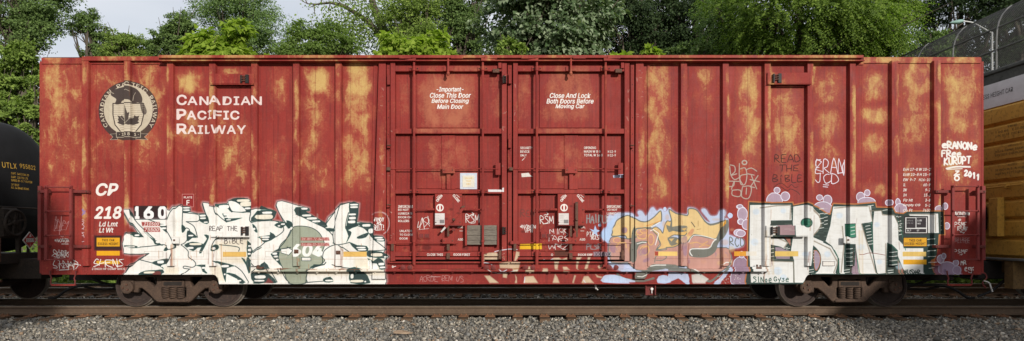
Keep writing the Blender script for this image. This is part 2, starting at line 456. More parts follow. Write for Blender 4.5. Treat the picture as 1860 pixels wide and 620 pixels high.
# ============ white piece between the truck and the door
z3, z4, z5, z6 = Tile(220, 350, 3.65), Tile(340, 350, 3.65), Tile(460, 350, 3.65), Tile(580, 350, 3.65)
top = z3((22, 118), (35, 112), (70, 112), (88, 178), (300, 178), (305, 120), (318, 115), (335, 120), (355, 95), (385, 85), (405, 95), (412, 92), (455, 95), (458, 128), (500, 138)) + \
      z4((75, 140), (120, 140), (100, 80), (105, 66), (140, 70), (160, 90), (195, 98), (200, 78), (265, 72), (275, 55), (310, 42), (400, 40), (420, 60), (422, 120), (470, 106)) + \
      z5((30, 108), (110, 112), (150, 130), (140, 165), (120, 185), (200, 195), (150, 90), (160, 60), (190, 55), (300, 85), (370, 105), (370, 122), (340, 125), (450, 195), (480, 215)) + \
      z6((45, 200), (60, 165), (100, 130), (150, 75), (200, 65), (262, 75), (248, 195), (290, 200), (345, 205), (360, 240), (360, 285), (420, 290), (440, 320), (440, 385), (428, 400), (462, 425), (440, 445), (440, 480), (440, 505), (446, 590))
left = [(398, 520), (396, 505), (392, 503), (222, 503)] + z3((20, 545), (45, 500), (75, 485), (120, 440), (180, 405), (80, 410), (20, 400), (8, 340), (20, 300), (50, 270), (120, 282), (60, 190))
fill(top + [(700, 520)] + left, (238, 233, 222), .97, soft=1.0, line=DK, lw=1.2, la=.85, glow=(228, 200, 196), gw=5, ga=.5)
# cream undercoat showing in patches
for a in (z4((150, 490), (245, 490), (250, 590), (180, 590)), z4((200, 330), (400, 300), (420, 470), (230, 470)), [(455, 489), (700, 489), (700, 500), (455, 500)], z6((230, 430), (430, 440), (430, 500), (230, 500)), z3((290, 495), (380, 495), (380, 540), (290, 540))):
    fill(a, (226, 208, 176), .55, soft=6)
# grey-green blob with the 604
fill(z5((170, 375), (185, 340), (235, 290), (265, 235), (320, 222), (390, 235), (440, 270), (470, 330), (470, 360), (450, 420), (475, 450), (440, 480), (380, 500), (350, 560), (352, 600), (240, 600), (200, 510), (170, 440)), (152, 158, 136), .97, line=DK, lw=1.2, sm=3)
text('604', *z5((262, 345))[0], *z5((455, 420))[0], WHT, shear=.15, bold=.05)
fill(z5((182, 375), (225, 370), (225, 360), (262, 385), (235, 415), (185, 400)), WHT, 1, line=DK, lw=1); fill(z5((320, 430), (382, 430), (382, 452), (322, 452)), WHT, 1, line=DK, lw=1)
for i, t_ in enumerate(('Int-WH-72-8427-C', 'Ext-WH-22-11557-C')):
    fill(z5((318, 298 + i * 36), (500, 298 + i * 36), (505, 318 + i * 36), (318, 318 + i * 36)), (158, 60, 54), .85, soft=2)
    text(t_, *z5((322, 300 + i * 36))[0], *z5((500, 316 + i * 36))[0], (236, 222, 210), shear=.2, bold=.01)
# dark gaps of the lettering
qa, qb, qc = Tile(220, 355, 3.172), Tile(380, 355, 3.172), Tile(540, 355, 3.172)
DARK = [
 (qa, [(70, 212), (100, 218), (128, 240), (72, 238)]), (qa, [(128, 205), (165, 240), (200, 258), (232, 285), (240, 290), (195, 282), (185, 262)]), (qa, [(245, 318), (262, 295), (285, 312), (262, 320)]), (qa, [(175, 390), (215, 375), (260, 365), (290, 368), (262, 395), (235, 400), (245, 425), (225, 410)]),
 (qa, [(105, 455), (140, 435), (200, 432), (240, 428), (235, 458)]), (qa, [(222, 165), (262, 175), (262, 215), (225, 180)]), (qa, [(348, 172), (360, 175), (372, 192), (360, 212), (350, 212)]), (qa, [(358, 65), (395, 68), (396, 95), (358, 98)]), (qa, [(452, 108), (490, 110), (505, 145), (495, 166), (455, 150), (450, 130)]),
 (qa, [(380, 210), (395, 205), (440, 242), (410, 245), (385, 265), (378, 250)]), (qa, [(365, 285), (410, 268), (470, 280), (478, 296), (440, 302), (415, 322), (378, 300)]), (qa, [(478, 228), (505, 232), (498, 262), (462, 332), (450, 325), (475, 280), (495, 250)]), (qa, [(430, 405), (485, 400), (480, 430), (500, 450), (470, 440), (460, 412)]), (qa, [(20, 290), (72, 290), (112, 300), (70, 304)]),
 (qb, [(48, 55), (110, 50), (108, 38), (125, 25), (160, 15), (235, 25), (238, 95), (150, 97), (120, 92), (105, 75), (60, 75)]), (qb, [(75, 105), (100, 118), (110, 135), (190, 130), (100, 155), (88, 130)]), (qb, [(240, 152), (275, 105), (300, 85), (380, 90), (385, 105), (360, 142), (280, 147)]), (qb, [(258, 165), (280, 185), (285, 215), (268, 202)]), (qb, [(290, 238), (350, 230), (350, 212), (385, 240), (320, 272), (295, 250)]),
 (qb, [(375, 172), (410, 155), (450, 160), (470, 182), (455, 192), (440, 172), (415, 190)]), (qb, [(445, 145), (475, 155), (480, 182), (455, 172)]), (qb, [(220, 260), (262, 322), (222, 358)]), (qb, [(185, 360), (205, 370), (212, 388), (218, 358), (235, 370), (238, 430), (228, 450), (212, 402)]), (qb, [(30, 378), (70, 385), (150, 408), (102, 420), (95, 500), (75, 440), (65, 400)]), (qb, [(95, 448), (150, 455), (210, 502), (180, 506), (160, 480)]),
 (qb, [(285, 415), (318, 385), (345, 420), (310, 430)]), (qb, [(240, 455), (300, 448), (345, 455), (390, 504), (330, 502), (262, 507)]), (qb, [(355, 340), (400, 308), (412, 310), (405, 330), (400, 370), (415, 407), (390, 382)]), (qb, [(20, 318), (24, 298), (45, 283), (56, 300), (40, 320)]), (qb, [(300, 60), (292, 80), (320, 82), (380, 88), (340, 78)]),
 (qc, [(0, 70), (60, 75), (72, 88), (50, 95), (165, 160), (160, 187), (100, 155), (0, 108)]), (qc, [(165, 190), (210, 192), (212, 208), (175, 206)]), (qc, [(300, 45), (352, 48), (342, 165), (325, 180), (283, 182), (300, 100)]), (qc, [(276, 180), (300, 175), (345, 160), (350, 176), (318, 187), (285, 202)]), (qc, [(345, 162), (400, 160), (437, 165), (440, 232), (425, 237), (405, 210), (385, 190)]), (qc, [(282, 200), (300, 205), (312, 215), (300, 245), (282, 272), (295, 235)]),
 (qc, [(300, 270), (345, 288), (400, 293), (405, 322), (345, 320)]), (qc, [(345, 240), (410, 214), (395, 242), (355, 250)]), (qc, [(440, 232), (497, 238), (510, 264), (460, 262), (440, 250)]), (qc, [(405, 322), (490, 325), (527, 350), (510, 362), (440, 357), (405, 352)]), (qc, [(405, 362), (440, 380), (470, 360), (500, 378), (512, 422), (480, 422), (465, 395), (430, 402)]), (qc, [(300, 420), (365, 422), (422, 504), (310, 504), (300, 455)]), (qc, [(150, 482), (190, 470), (207, 497), (160, 500)]), (qc, [(75, 420), (155, 400), (165, 384), (150, 398), (95, 402)]),
]
for t_, p_ in DARK: fill(t_(*p_), DK, .95, soft=.8, line=(30, 92, 76), lw=.7, la=.6, sm=2)
LINES = [
 (qa, [(22, 85), (42, 120), (75, 175), (128, 240)]), (qa, [(62, 82), (78, 140), (150, 215), (200, 258)]), (qa, [(20, 226), (45, 214), (72, 214)]), (qa, [(70, 292), (110, 298), (200, 290), (250, 285), (282, 310)]), (qa, [(20, 335), (100, 340), (160, 335)]), (qa, [(22, 450), (60, 400), (100, 375), (158, 337)]), (qa, [(158, 140), (225, 165)]), (qa, [(262, 185), (280, 130), (300, 90), (335, 58), (350, 55), (355, 70), (352, 170), (365, 195), (378, 188), (395, 205), (375, 265), (345, 285)]),
 (qa, [(358, 100), (440, 110), (454, 130), (440, 150), (375, 152)]), (qa, [(345, 285), (385, 320), (388, 355), (420, 378), (430, 400), (410, 415), (365, 408), (360, 420), (395, 425)]), (qa, [(300, 335), (285, 375), (265, 402)]), (qa, [(470, 50), (485, 100), (505, 150), (512, 182)]), (qa, [(262, 185), (300, 250), (315, 300), (285, 312)]), (qa, [(375, 152), (420, 180), (440, 242)]), (qa, [(395, 425), (370, 445), (350, 455)]), (qa, [(110, 372), (180, 390)]),
 (qb, [(128, 96), (160, 92), (240, 98)]), (qb, [(245, 160), (300, 148), (395, 152), (430, 200), (385, 240)]), (qb, [(385, 55), (400, 95), (430, 145), (462, 187)]), (qb, [(300, 300), (262, 330)]), (qb, [(225, 362), (270, 412)]), (qb, [(318, 385), (280, 425), (245, 452)]), (qb, [(410, 420), (440, 480), (467, 506)]), (qb, [(60, 236), (35, 270), (22, 300)]), (qb, [(60, 285), (165, 298), (170, 322)]), (qb, [(320, 272), (262, 322)]), (qb, [(470, 200), (440, 260), (400, 308)]), (qb, [(150, 408), (190, 440), (230, 505)]), (qb, [(35, 60), (48, 110), (100, 155)]), (qb, [(240, 98), (232, 140), (245, 160)]), (qb, [(75, 390), (30, 378)]), (qb, [(345, 420), (392, 500)]), (qb, [(412, 310), (470, 300)]),
 (qc, [(160, 175), (190, 130), (250, 60), (300, 42)]), (qc, [(145, 395), (150, 330), (180, 300), (215, 285)]), (qc, [(95, 400), (150, 400), (165, 385)]), (qc, [(50, 500), (60, 445), (100, 415), (155, 400)]), (qc, [(50, 502), (150, 495), (205, 492)]), (qc, [(205, 275), (240, 285), (300, 272)]), (qc, [(240, 285), (290, 320), (330, 345)]), (qc, [(410, 215), (440, 250), (505, 300), (505, 315), (405, 320)]), (qc, [(295, 100), (282, 150), (278, 180)]), (qc, [(210, 192), (205, 230), (210, 275)]), (qc, [(350, 176), (385, 190), (410, 214)]), (qc, [(250, 60), (212, 190)]), (qc, [(420, 380), (440, 420)]), (qc, [(200, 400), (260, 415), (300, 420)]), (qc, [(0, 110), (100, 160), (165, 192), (205, 232)]),
]
for t_, p_ in LINES: stroke(t_(*p_), DK, 1.5, .95, sm=4)
DASH = [(qa, 92, 230, 26, 9), (qa, 212, 268, 22, 14), (qa, 200, 256, 8, 6), (qa, 100, 297, 14, 5), (qa, 228, 384, 36, 16), (qa, 240, 408, 18, 10), (qa, 165, 444, 62, 11), (qa, 242, 172, 36, 9), (qa, 246, 190, 30, 10), (qa, 377, 72, 38, 8), (qa, 377, 86, 36, 9), (qa, 470, 117, 34, 11), (qa, 472, 132, 32, 9), (qa, 488, 155, 22, 7), (qa, 402, 232, 28, 8), (qa, 430, 281, 66, 12), (qa, 400, 303, 34, 11), (qa, 475, 418, 20, 10), (qa, 60, 297, 40, 6),
 (qb, 86, 66, 56, 20), (qb, 198, 30, 70, 14), (qb, 213, 50, 62, 26), (qb, 222, 75, 32, 10), (qb, 98, 112, 30, 8), (qb, 102, 126, 28, 7), (qb, 112, 141, 26, 6), (qb, 335, 100, 54, 12), (qb, 322, 124, 88, 26), (qb, 268, 194, 14, 12), (qb, 322, 241, 50, 9), (qb, 325, 254, 36, 8), (qb, 425, 166, 22, 9), (qb, 402, 176, 14, 7), (qb, 238, 315, 28, 14), (qb, 231, 337, 16, 10), (qb, 234, 292, 18, 9), (qb, 92, 408, 42, 13), (qb, 90, 455, 10, 9), (qb, 172, 492, 26, 8), (qb, 295, 470, 60, 18), (qb, 290, 492, 56, 9), (qb, 378, 336, 26, 12), (qb, 384, 353, 22, 10), (qb, 392, 371, 14, 10), (qb, 36, 306, 20, 14),
 (qc, 42, 77, 34, 10), (qc, 55, 116, 50, 11), (qc, 85, 133, 56, 12), (qc, 110, 150, 44, 10), (qc, 328, 54, 44, 9), (qc, 328, 68, 42, 10), (qc, 318, 110, 40, 10), (qc, 318, 131, 38, 14), (qc, 314, 153, 40, 15), (qc, 400, 173, 46, 14), (qc, 424, 205, 26, 26), (qc, 368, 301, 50, 8), (qc, 374, 313, 46, 9), (qc, 475, 244, 44, 9), (qc, 484, 256, 40, 9), (qc, 462, 342, 66, 18), (qc, 514, 354, 18, 8), (qc, 490, 395, 32, 14), (qc, 496, 414, 30, 10), (qc, 345, 494, 72, 14), (qc, 316, 466, 16, 24), (qc, 392, 497, 10, 8), (qc, 184, 491, 42, 9)]
for t_, a, b, w_, h_ in DASH:
    c_ = t_((a, b))[0]; w2, h2 = w_ / t_.s / 2, h_ / t_.s / 2
    fill([(c_[0] - w2, c_[1] - h2 * .7), (c_[0] + w2 * .8, c_[1] - h2), (c_[0] + w2, c_[1] + h2 * .4), (c_[0] + w2 * .6, c_[1] + h2), (c_[0] - w2 * .9, c_[1] + h2)], CRM if w_ > 60 else WHT, 1, sm=2)
fill(qb((110, 35), (150, 38), (185, 62), (212, 92), (150, 94), (128, 84)), WHT, 1, sm=2)
fill(qc((405, 380), (425, 372), (432, 392), (462, 392), (470, 425), (420, 425)), WHT, .9, sm=2)
# thin grey brush shadows and scuffs over the white
for k in range(170):
    rr = random.Random(k + 2200); sx, sy = rr.uniform(240, 690), rr.uniform(385, 512)
    if rr.random() < .6: stroke([(sx, sy), (sx + rr.uniform(-1, 1), sy + rr.uniform(5, 26))], (176, 170, 158), rr.uniform(.6, 2.2), rr.uniform(.1, .28), soft=2)
    else: stroke([(sx, sy), (sx + rr.uniform(5, 20), sy + rr.uniform(-1, 1))], (196, 188, 172), rr.uniform(.5, 1.6), rr.uniform(.12, .3), soft=1.5)
fill(z3((215, 545), (225, 525), (255, 522), (270, 545)), (120, 62, 56), .9, sm=2); fill(z5((80, 600), (100, 565), (140, 600)), (150, 60, 56), .7, soft=2)
for i, t_ in enumerate(('210500', '75500')):
    fill(z3((136 + i * 14, 196 + i * 36), (254, 196 + i * 36), (258, 222 + i * 38), (140 + i * 14, 222 + i * 38)), (150, 46, 42), .95, soft=2)
    text(t_, *z3((150 + i * 6, 199 + i * 37))[0], *z3((250, 219 + i * 37))[0], LET, shear=.2, bold=.02)
for r_, al in ((rect(405, 458, 447, 466.5), .95), (rect(624, 457.5, 666, 466.5), .95)):
    fill(r_, (222, 176, 92), al, line=(190, 150, 90), lw=.5)
fill(rect(345, 457, 370, 467), None, line=(190, 176, 160), lw=.7); fill(rect(262, 457, 296, 467), None, line=(190, 176, 160), lw=.7); fill(rect(482, 457, 520, 467), None, line=(190, 176, 160), lw=.7)
stroke([(256, 471), (380, 471)], (170, 130, 110), .7, .6); stroke([(395, 471), (680, 471)], (170, 140, 115), .7, .6)
hand('REAP THE', 384, 411.5, 436, 419.5, (58, 52, 48), 1.1, seed=11); hand('BiBLE', 408, 433, 442, 442.5, (58, 52, 48), 1.1, seed=12)
# rust streaks on the white
for k in range(26):
    sx = random.Random(k).uniform(240, 690); sy = random.Random(k + 50).uniform(425, 490)
    stroke([(sx, sy), (sx + .3, sy + random.Random(k + 9).uniform(4, 14))], (168, 104, 62), random.Random(k + 3).uniform(.5, 1.6), .45, soft=1)
for sx in (315, 317, 389, 402): stroke([(sx, 444), (sx, 482)], (170, 110, 64), 1.4, .5, soft=1.5)
hand('WINDY', 680, 396, 699, 402, WHT, 1.1, seed=5); hand('AS', 686, 403.5, 694, 408, WHT, 1.1, seed=6); hand('SHIT!', 680, 409, 700, 417, WHT, 1.2, seed=7)
stroke([(684, 418.5), (692, 418)], WHT, 1); stroke(arc(694, 406, 14, -80, 70, 8, 20), (214, 190, 186), 1.6, .6, soft=1.5); stroke(arc(690, 392, 14, 200, 330, 8, 6), (200, 160, 156), 2, .4, soft=2)
# ============ door lettering
def dtext(s, x0, y0, x1, y1, **k): text(s, x0, y0, x1, y1, LET, **k)
def d1(a, b): return (690 + a / 2.385, 90 + b / 2.385)
def d2(a, b): return (910 + a / 2.385, 90 + b / 2.385)
for s_, f_, a, b, c, d in (('-Important-', d1, 246, 163, 362, 187), ('Close This Door', d1, 217, 188, 394, 209), ('Before Closing', d1, 224, 213, 385, 236), ('Main Door', d1, 248, 238, 361, 257),
                           ('Close And Lock', d2, 212, 189, 388, 210), ('Both Doors Before', d2, 198, 213, 401, 234), ('Moving Car', d2, 237, 237, 362, 259)):
    text(s_, *f_(a, b), *f_(c, d), (240, 232, 222), shear=.22, bold=.022)
for s_, a, b, c, d in (('SECURITY', 84, 421, 136, 431), ('DEVICE', 84, 437, 123, 447), ('ONLY', 84, 454, 111, 463), ('OPENING', 360, 421, 412, 431), ('MAIN W 8 0', 360, 437, 431, 447), ('TOTAL W 16 0', 360, 453, 440, 463), ('H 12-9', 464, 437, 498, 447), ('H 12-9', 464, 453, 498, 463)):
    text(s_, *d2(a, b), *d2(c, d), LET, bold=.03)
stroke([d2(92, 480), d2(104, 468)], LET, 1)
e1, e2 = Tile(690, 330, 2.585), Tile(910, 330, 2.585)
for e, dx in ((e1, 0), (e2, 413)):
    for s_, a, b, c, d in (('IMPORTANT', 85, 111, 155, 121), ('DO NOT', 85, 128, 134, 137), ('LUBRICATE', 85, 145, 152, 155), ('DOOR OR', 85, 163, 147, 172), ('ROLLERS', 85, 180, 136, 190)):
        text(s_, *e((a + dx, b))[0], *e((c + dx, d))[0], LET, bold=.03)
    stroke(e((85 + dx, 123), (155 + dx, 123)), LET, .6)
for s_, a, b, c, d in (('UNLATCH', 92, 227, 148, 237), ('TO CLOSE', 92, 245, 153, 254), ('DOOR', 92, 263, 129, 272)): text(s_, *e1((a, b))[0], *e1((c, d))[0], LET, bold=.03)
for e in (e1, e2):
    o = 0 if e is e1 else 9
    text('SEAL', *e((364 + o * .6, 210))[0], *e((392 + o * .6, 219))[0], LET, bold=.03); text('ASD', *e((366 + o * .4, 267))[0], *e((392 + o * .4, 277))[0], LET, bold=.03)
    stroke(e((374, 232), (390, 232)), LET, .8)
    # open and close plate: dial and label
    fill(ell(*e((285 + o, 124))[0], 6.8, 6.8), LET, 1); fill(ell(*e((285 + o, 124))[0], 4.6, 4.6), RED0, 1); fill(rect(e((281 + o, 107))[0][0], e((0, 112))[0][1], e((289 + o, 0))[0][0], e((0, 136))[0][1]), LET, 1)
    def rot(v, c, ang, w, h):
        a_ = math.radians(ang); u = (v[:, 0] - .5) * w; q = (v[:, 1] - .5) * h
        return np.stack([c[0] + u * math.cos(a_) - q * math.sin(a_), c[1] - (u * math.sin(a_) + q * math.cos(a_))], 1)
    text('OPEN', 0, 0, 1, 1, LET, bold=.03, fn=lambda v: rot(v, e((282 + o, 80))[0], 50, 14, 4.2)); text('CLOSE', 0, 0, 1, 1, LET, bold=.03, fn=lambda v: rot(v, e((361 + o, 80))[0], -50, 16, 4.2))
    stroke(e((270 + o, 78), (282 + o, 66)), LET, .8); stroke(e((362 + o, 64), (376 + o, 76)), LET, .8)
    fill(e((260 + o, 150), (307 + o, 150), (307 + o, 203), (260 + o, 203)), (222, 214, 206), .95)
    fill(e((284 + o, 180), (305 + o, 180), (305 + o, 197), (284 + o, 197)), (110, 106, 104), .8)
    for k in range(5): stroke(e((264 + o, 160 + k * 8), (282 + o, 160 + k * 8)), (150, 144, 140), .5, .7)
text('CLOSE THIS', *e1((224, 337))[0], *e1((298, 348))[0], LET, bold=.03); text('DOOR FIRST', *e1((348, 337))[0], *e1((425, 348))[0], LET, bold=.03)
text('O', *e2((234, 338))[0], *e2((243, 348))[0], LET, bold=.03); text('DOOR DRF', *e2((360, 338))[0], *e2((428, 348))[0], LET, bold=.03)
fill(e2((250, 322), (318, 322), (318, 350), (250, 350)), (70, 48, 34), .8, soft=3)
scribble(758, 392, 784, 418, WHT, 1.0, 12, 21); hand('RSM', 846, 390, 870, 404, WHT, 1.1, seed=3); stroke([(847, 394), (860, 389), (857, 386), (861, 389), (858, 393)], WHT, .9); stroke([(855, 406), (863, 405)], WHT, .9)
hand('RSM', 981, 393, 1005, 406, WHT, 1.1, seed=3); stroke([(988, 391), (996, 389), (993, 386), (996, 389), (993, 392)], WHT, .9); stroke([(986, 407), (996, 406)], WHT, .8)
hand('*NONON', 945, 409, 973, 415, WHT, .9, seed=2); hand('VPN', 953, 416, 968, 422, WHT, .9, seed=2)
hand('MIRK', 999, 416, 1032, 425, WHT, .8, .2, seed=6, track=.95); hand('TARS', 994, 429, 1032, 438, WHT, .8, .2, seed=9, track=.95); hand('WRZ', 998, 445, 1032, 453, WHT, .8, .2, seed=4, track=.95)
hand('REN', 946, 382, 972, 394, (112, 62, 54), 1.8, seed=4, alpha=.8)
fill(e1((508, 37), (575, 40), (575, 32), (583, 30), (583, 50), (510, 50)), (226, 222, 218), .95); fill(e2((88, 540), (108, 535), (140, 548), (90, 553)), (226, 222, 218), .0)
fill([d2(88, 537), d2(120, 534), d2(128, 545), d2(138, 550), d2(90, 553)], (228, 222, 210), .95); fill([d2(486, 545), d2(528, 543), d2(530, 555), d2(488, 556)], (190, 196, 216), .95)
fill(e2((90, 294), (192, 291), (192, 318), (88, 318)), (232, 182, 40), 1); fill(e1((655, 290), (672, 288), (672, 320), (655, 318)), (232, 182, 40), 0)
# brown faded glove marks and rust blots on the doors
for (a, b, c) in ((820, 381, 4), (833, 388, 3), (812, 398, 3), (1036, 375, 3), (950, 421, 4), (775, 450, 8), (735, 451, 3), (845, 451, 6), (1120, 360, 4), (823, 405, 3)):
    fill(ell(a, b, c, c * .6, 10), (74, 30, 26), .6, soft=2.5, sm=2)
# white and cream drips along the sill
s7 = Tile(880, 450, 7.44)
for pts in ([(0, 380), (70, 380), (190, 475), (70, 475)], [(415, 370), (435, 400), (438, 475), (412, 475), (425, 430)], [(555, 390), (660, 385), (722, 475), (528, 475)], [(955, 360), (985, 400), (1012, 475), (922, 475)], [(1215, 375), (1235, 380), (1205, 475), (1188, 475)], [(1345, 390), (1400, 385), (1475, 475), (1312, 475)], [(1500, 360), (1540, 385), (1590, 395), (1580, 410), (1520, 400)],
            [(0, 90), (60, 70), (160, 66), (190, 90), (190, 115), (0, 118)], [(0, 130), (190, 130), (185, 175), (0, 175)], [(430, 50), (470, 60), (470, 110), (420, 178), (405, 175)], [(200, 210), (300, 190), (480, 195), (470, 260), (440, 330), (390, 330), (380, 280), (210, 275)], [(250, 350), (310, 350), (300, 410), (250, 400)],
            [(940, 190), (1000, 190), (985, 290), (950, 290)], [(1060, 260), (1110, 260), (1140, 290), (1060, 295)], [(790, 280), (850, 280), (850, 335), (770, 330)], [(1060, 312), (1135, 315), (1110, 336), (1070, 334)], [(900, 178), (930, 140), (1000, 135), (1040, 158), (1110, 135), (1110, 160), (1000, 178)], [(1235, 180), (1240, 130), (1310, 128), (1270, 180), (1255, 290), (1240, 285)], [(1395, 130), (1425, 130), (1390, 290), (1350, 290)], [(1530, 250), (1590, 225), (1580, 260), (1545, 290)], [(555, 280), (600, 250), (660, 260), (670, 340), (550, 340)]):
    fill(s7(*pts), (214, 194, 160), .8, soft=2.2)
for pts in ([(140, 55), (200, 40), (330, 20), (440, 25)], [(0, 200), (60, 210), (100, 230)], [(200, 290), (240, 320), (300, 295)], [(800, 160), (860, 175), (920, 150)], [(545, 400), (540, 470)], [(1340, 440), (1360, 470)]): stroke(s7(*pts), (214, 212, 216), 1.6, .85, sm=3)
# rubbed rusty edges of the ledge and bars
for k in range(150):
    rr = random.Random(k + 900); sx = rr.uniform(456, 1400); sy = rr.choice((489.3, 489.8, 493.2, 476, 478.2, 466.3, 488.2)); L = rr.uniform(3, 22)
    if sy < 488 and not 706 < sx < 1140: continue
    stroke([(sx, sy), (min(sx + L, 1400), sy + rr.uniform(-.3, .3))], rr.choice(((122, 70, 44), (160, 108, 66), (84, 44, 32))), rr.uniform(.5, 1.3), rr.uniform(.35, .8), soft=.8)
for k in range(70):
    rr = random.Random(k + 1300); sx = rr.choice((692, 695, 698, 1158, 1163, 1166, 713, 915, 933, 1140)) + rr.uniform(-3, 3); sy = rr.uniform(130, 470); L = rr.uniform(1.5, 8)
    stroke([(sx, sy), (sx + rr.uniform(-2, 2), sy + (L if k % 2 else 0)), (sx + rr.uniform(-4, 4), sy + rr.uniform(-1, 1))], (214, 170, 150), .6, .5)
stroke([(886, 489), (905, 497), (940, 490)], (222, 214, 206), 1.2, .8, sm=3)
hand('ACROE REM US', 762, 502, 842, 511, (206, 160, 152), .7, .16, seed=8, alpha=.7, track=1.0)
stroke([(782, 503), (800, 503)], (226, 206, 200), .6, .7)
text('1', *e1((58, 394))[0], *e1((66, 404))[0], LET, bold=.03); stroke(e1((58, 400), (75, 398)), LET, 1.2)

# ============ orange and blue piece
z7, z8 = Tile(1090, 360, 3.87), Tile(1220, 360, 3.87)
t1, t2 = Tile(1090, 370, 4.13), Tile(1210, 370, 4.13)
BLU, OCH, SAL, OLV, PUR = (190, 204, 226), (226, 188, 118), (192, 136, 116), (112, 114, 104), (146, 116, 138)
fill(t1((5, 240), (20, 215), (50, 190), (55, 120), (70, 85), (100, 90), (120, 75), (190, 70), (240, 75), (262, 100), (285, 95), (275, 70), (285, 55), (310, 60), (335, 95), (355, 80), (375, 40), (400, 28), (425, 55), (450, 40), (470, 45), (480, 60), (500, 55), (515, 35), (530, 35)) +
     t2((40, 45), (75, 70), (150, 82), (160, 35), (190, 30), (230, 45), (290, 120), (330, 140), (300, 100), (265, 55), (275, 38), (300, 45), (330, 90), (380, 90), (400, 55), (425, 48), (438, 70), (432, 110), (455, 115), (460, 170), (470, 230), (490, 240), (540, 260), (575, 270), (575, 320), (480, 345), (470, 360), (490, 420), (478, 470), (440, 510), (330, 505), (20, 500)) +
     t1((330, 505), (180, 510), (140, 500), (60, 450), (65, 300), (30, 280)), BLU, .88, soft=1, glow=BLU, gw=4, ga=.35, sm=3)
fill(ell(*t1((486, 42))[0], 3, 4), BLU, .95); fill(ell(*t2((475, 90))[0], 6, 5), BLU, .95)
for c_, rx, ry in (((552, 24), 6, 3.5), ((570, 70), 8, 11), ((556, 135), 5, 5), ((545, 218), 9, 6)): fill(ell(*t2(c_)[0], rx, ry), (190, 174, 190) if rx > 8 else (176, 154, 168), .95, line=(222, 220, 230), lw=1.1)
fill(rect(*z8((440, 375))[0], *z8((525, 408))[0]), (226, 160, 50), .95); fill(z8((430, 495), (440, 440), (480, 415), (530, 440), (530, 600), (415, 600)), (150, 126, 142), .95, line=(206, 204, 220), lw=1.2, sm=2); fill(ell(*z8((492, 398))[0], 5, 6), (172, 148, 164), .95, line=(222, 220, 230), lw=1.1)
hand('RCD', *z8((405, 280))[0], *z8((515, 335))[0], (98, 104, 92), 1.6, seed=5)
# salmon body
fill(t1((65, 330), (80, 260), (120, 250), (200, 265), (262, 255), (340, 190), (420, 200), (430, 260), (450, 300), (420, 350), (500, 345)) + t2((0, 335), (100, 300), (165, 285), (210, 240), (300, 255), (375, 275), (330, 330), (440, 330), (475, 360), (490, 420), (440, 480), (330, 520), (180, 500), (150, 470), (0, 470)) + t1((400, 470), (370, 495), (262, 495), (200, 440), (80, 440)), SAL, .86, line=OLV, lw=1.6, sm=2)
# ochre upper parts of the letters
fill(t1((88, 240), (95, 215), (90, 190), (110, 165), (125, 130), (160, 105), (200, 90), (240, 105), (262, 115), (300, 135), (350, 135), (400, 105), (430, 75), (455, 55), (462, 100), (455, 135), (410, 155), (380, 180), (340, 185), (280, 185), (262, 200), (262, 250), (200, 265), (180, 240), (120, 245)), OCH, .86, line=OLV, lw=2.0, sm=3)
fill(t2((22, 45), (75, 75), (160, 90), (165, 45), (195, 38), (235, 55), (285, 125), (330, 155), (400, 140), (436, 125), (440, 150), (410, 210), (370, 265), (260, 240), (205, 235), (165, 280), (120, 300), (100, 280), (100, 210), (45, 190), (40, 120)), OCH, .86, line=OLV, lw=2.0, sm=3)
fill(t1((390, 195), (420, 175), (455, 200), (470, 222), (480, 180), (490, 150), (505, 130), (525, 135)) + t2((40, 130), (35, 190), (100, 210), (150, 205), (130, 240), (60, 235), (20, 260), (30, 280), (90, 262), (100, 300), (60, 325), (0, 330)) + t1((500, 335), (430, 345), (455, 310), (440, 270), (430, 240)), (224, 180, 104), .86, line=OLV, lw=1.7, sm=3)
# salmon and ochre swirls
for c_, rx, ry in (((310, 235), 10, 7), ((380, 270), 6, 10), ((290, 215), 6, 5), ((325, 205), 7, 4), ((130, 275), 7, 5), ((330, 350), 9, 8), ((180, 200), 5, 6)): fill(ell(*t1(c_)[0], rx, ry), SAL if rx > 5 else PUR, .7, line=(224, 176, 110), lw=1.4)
for p_ in ([(120, 360), (130, 310), (180, 290), (190, 330)], [(290, 380), (320, 330), (360, 320), (355, 380), (300, 385)], [(280, 260), (330, 265), (345, 240)]): stroke(t1(*p_), (222, 178, 112), 1.8, .85, sm=3)
for p_ in ([(175, 300), (230, 290), (270, 305), (310, 285)], [(250, 325), (290, 310), (330, 320)], [(160, 240), (185, 200), (200, 190)]): stroke(t2(*p_), (220, 170, 104), 1.8, .8, sm=3)
for t_, p_ in ((t1, [(285, 345), (350, 335), (355, 375), (290, 390)]), (t1, [(320, 420), (365, 405), (365, 430), (320, 440)]), (t1, [(70, 320), (110, 310), (130, 350), (90, 370)]), (t2, [(105, 260), (155, 250), (150, 380), (120, 380)]), (t2, [(430, 360), (465, 380), (450, 395)]), (t2, [(165, 400), (180, 440), (165, 450)]), (t2, [(365, 360), (380, 380), (372, 400)])): fill(t_(*p_), PUR, .6, soft=2.5, sm=2)
fill(t2((165, 225), (195, 190), (210, 200), (185, 245)), (200, 140, 106), .8, soft=1, sm=2)
for k in range(46):
    rr = random.Random(k + 4000); c_ = (rr.uniform(1115, 1335), rr.uniform(395, 488))
    fill(ell(*c_, rr.uniform(2, 8), rr.uniform(2, 6), 10), rr.choice(((206, 150, 112), (222, 186, 126), (170, 128, 120), (214, 160, 110))), rr.uniform(.15, .4), soft=3.5, sm=2)
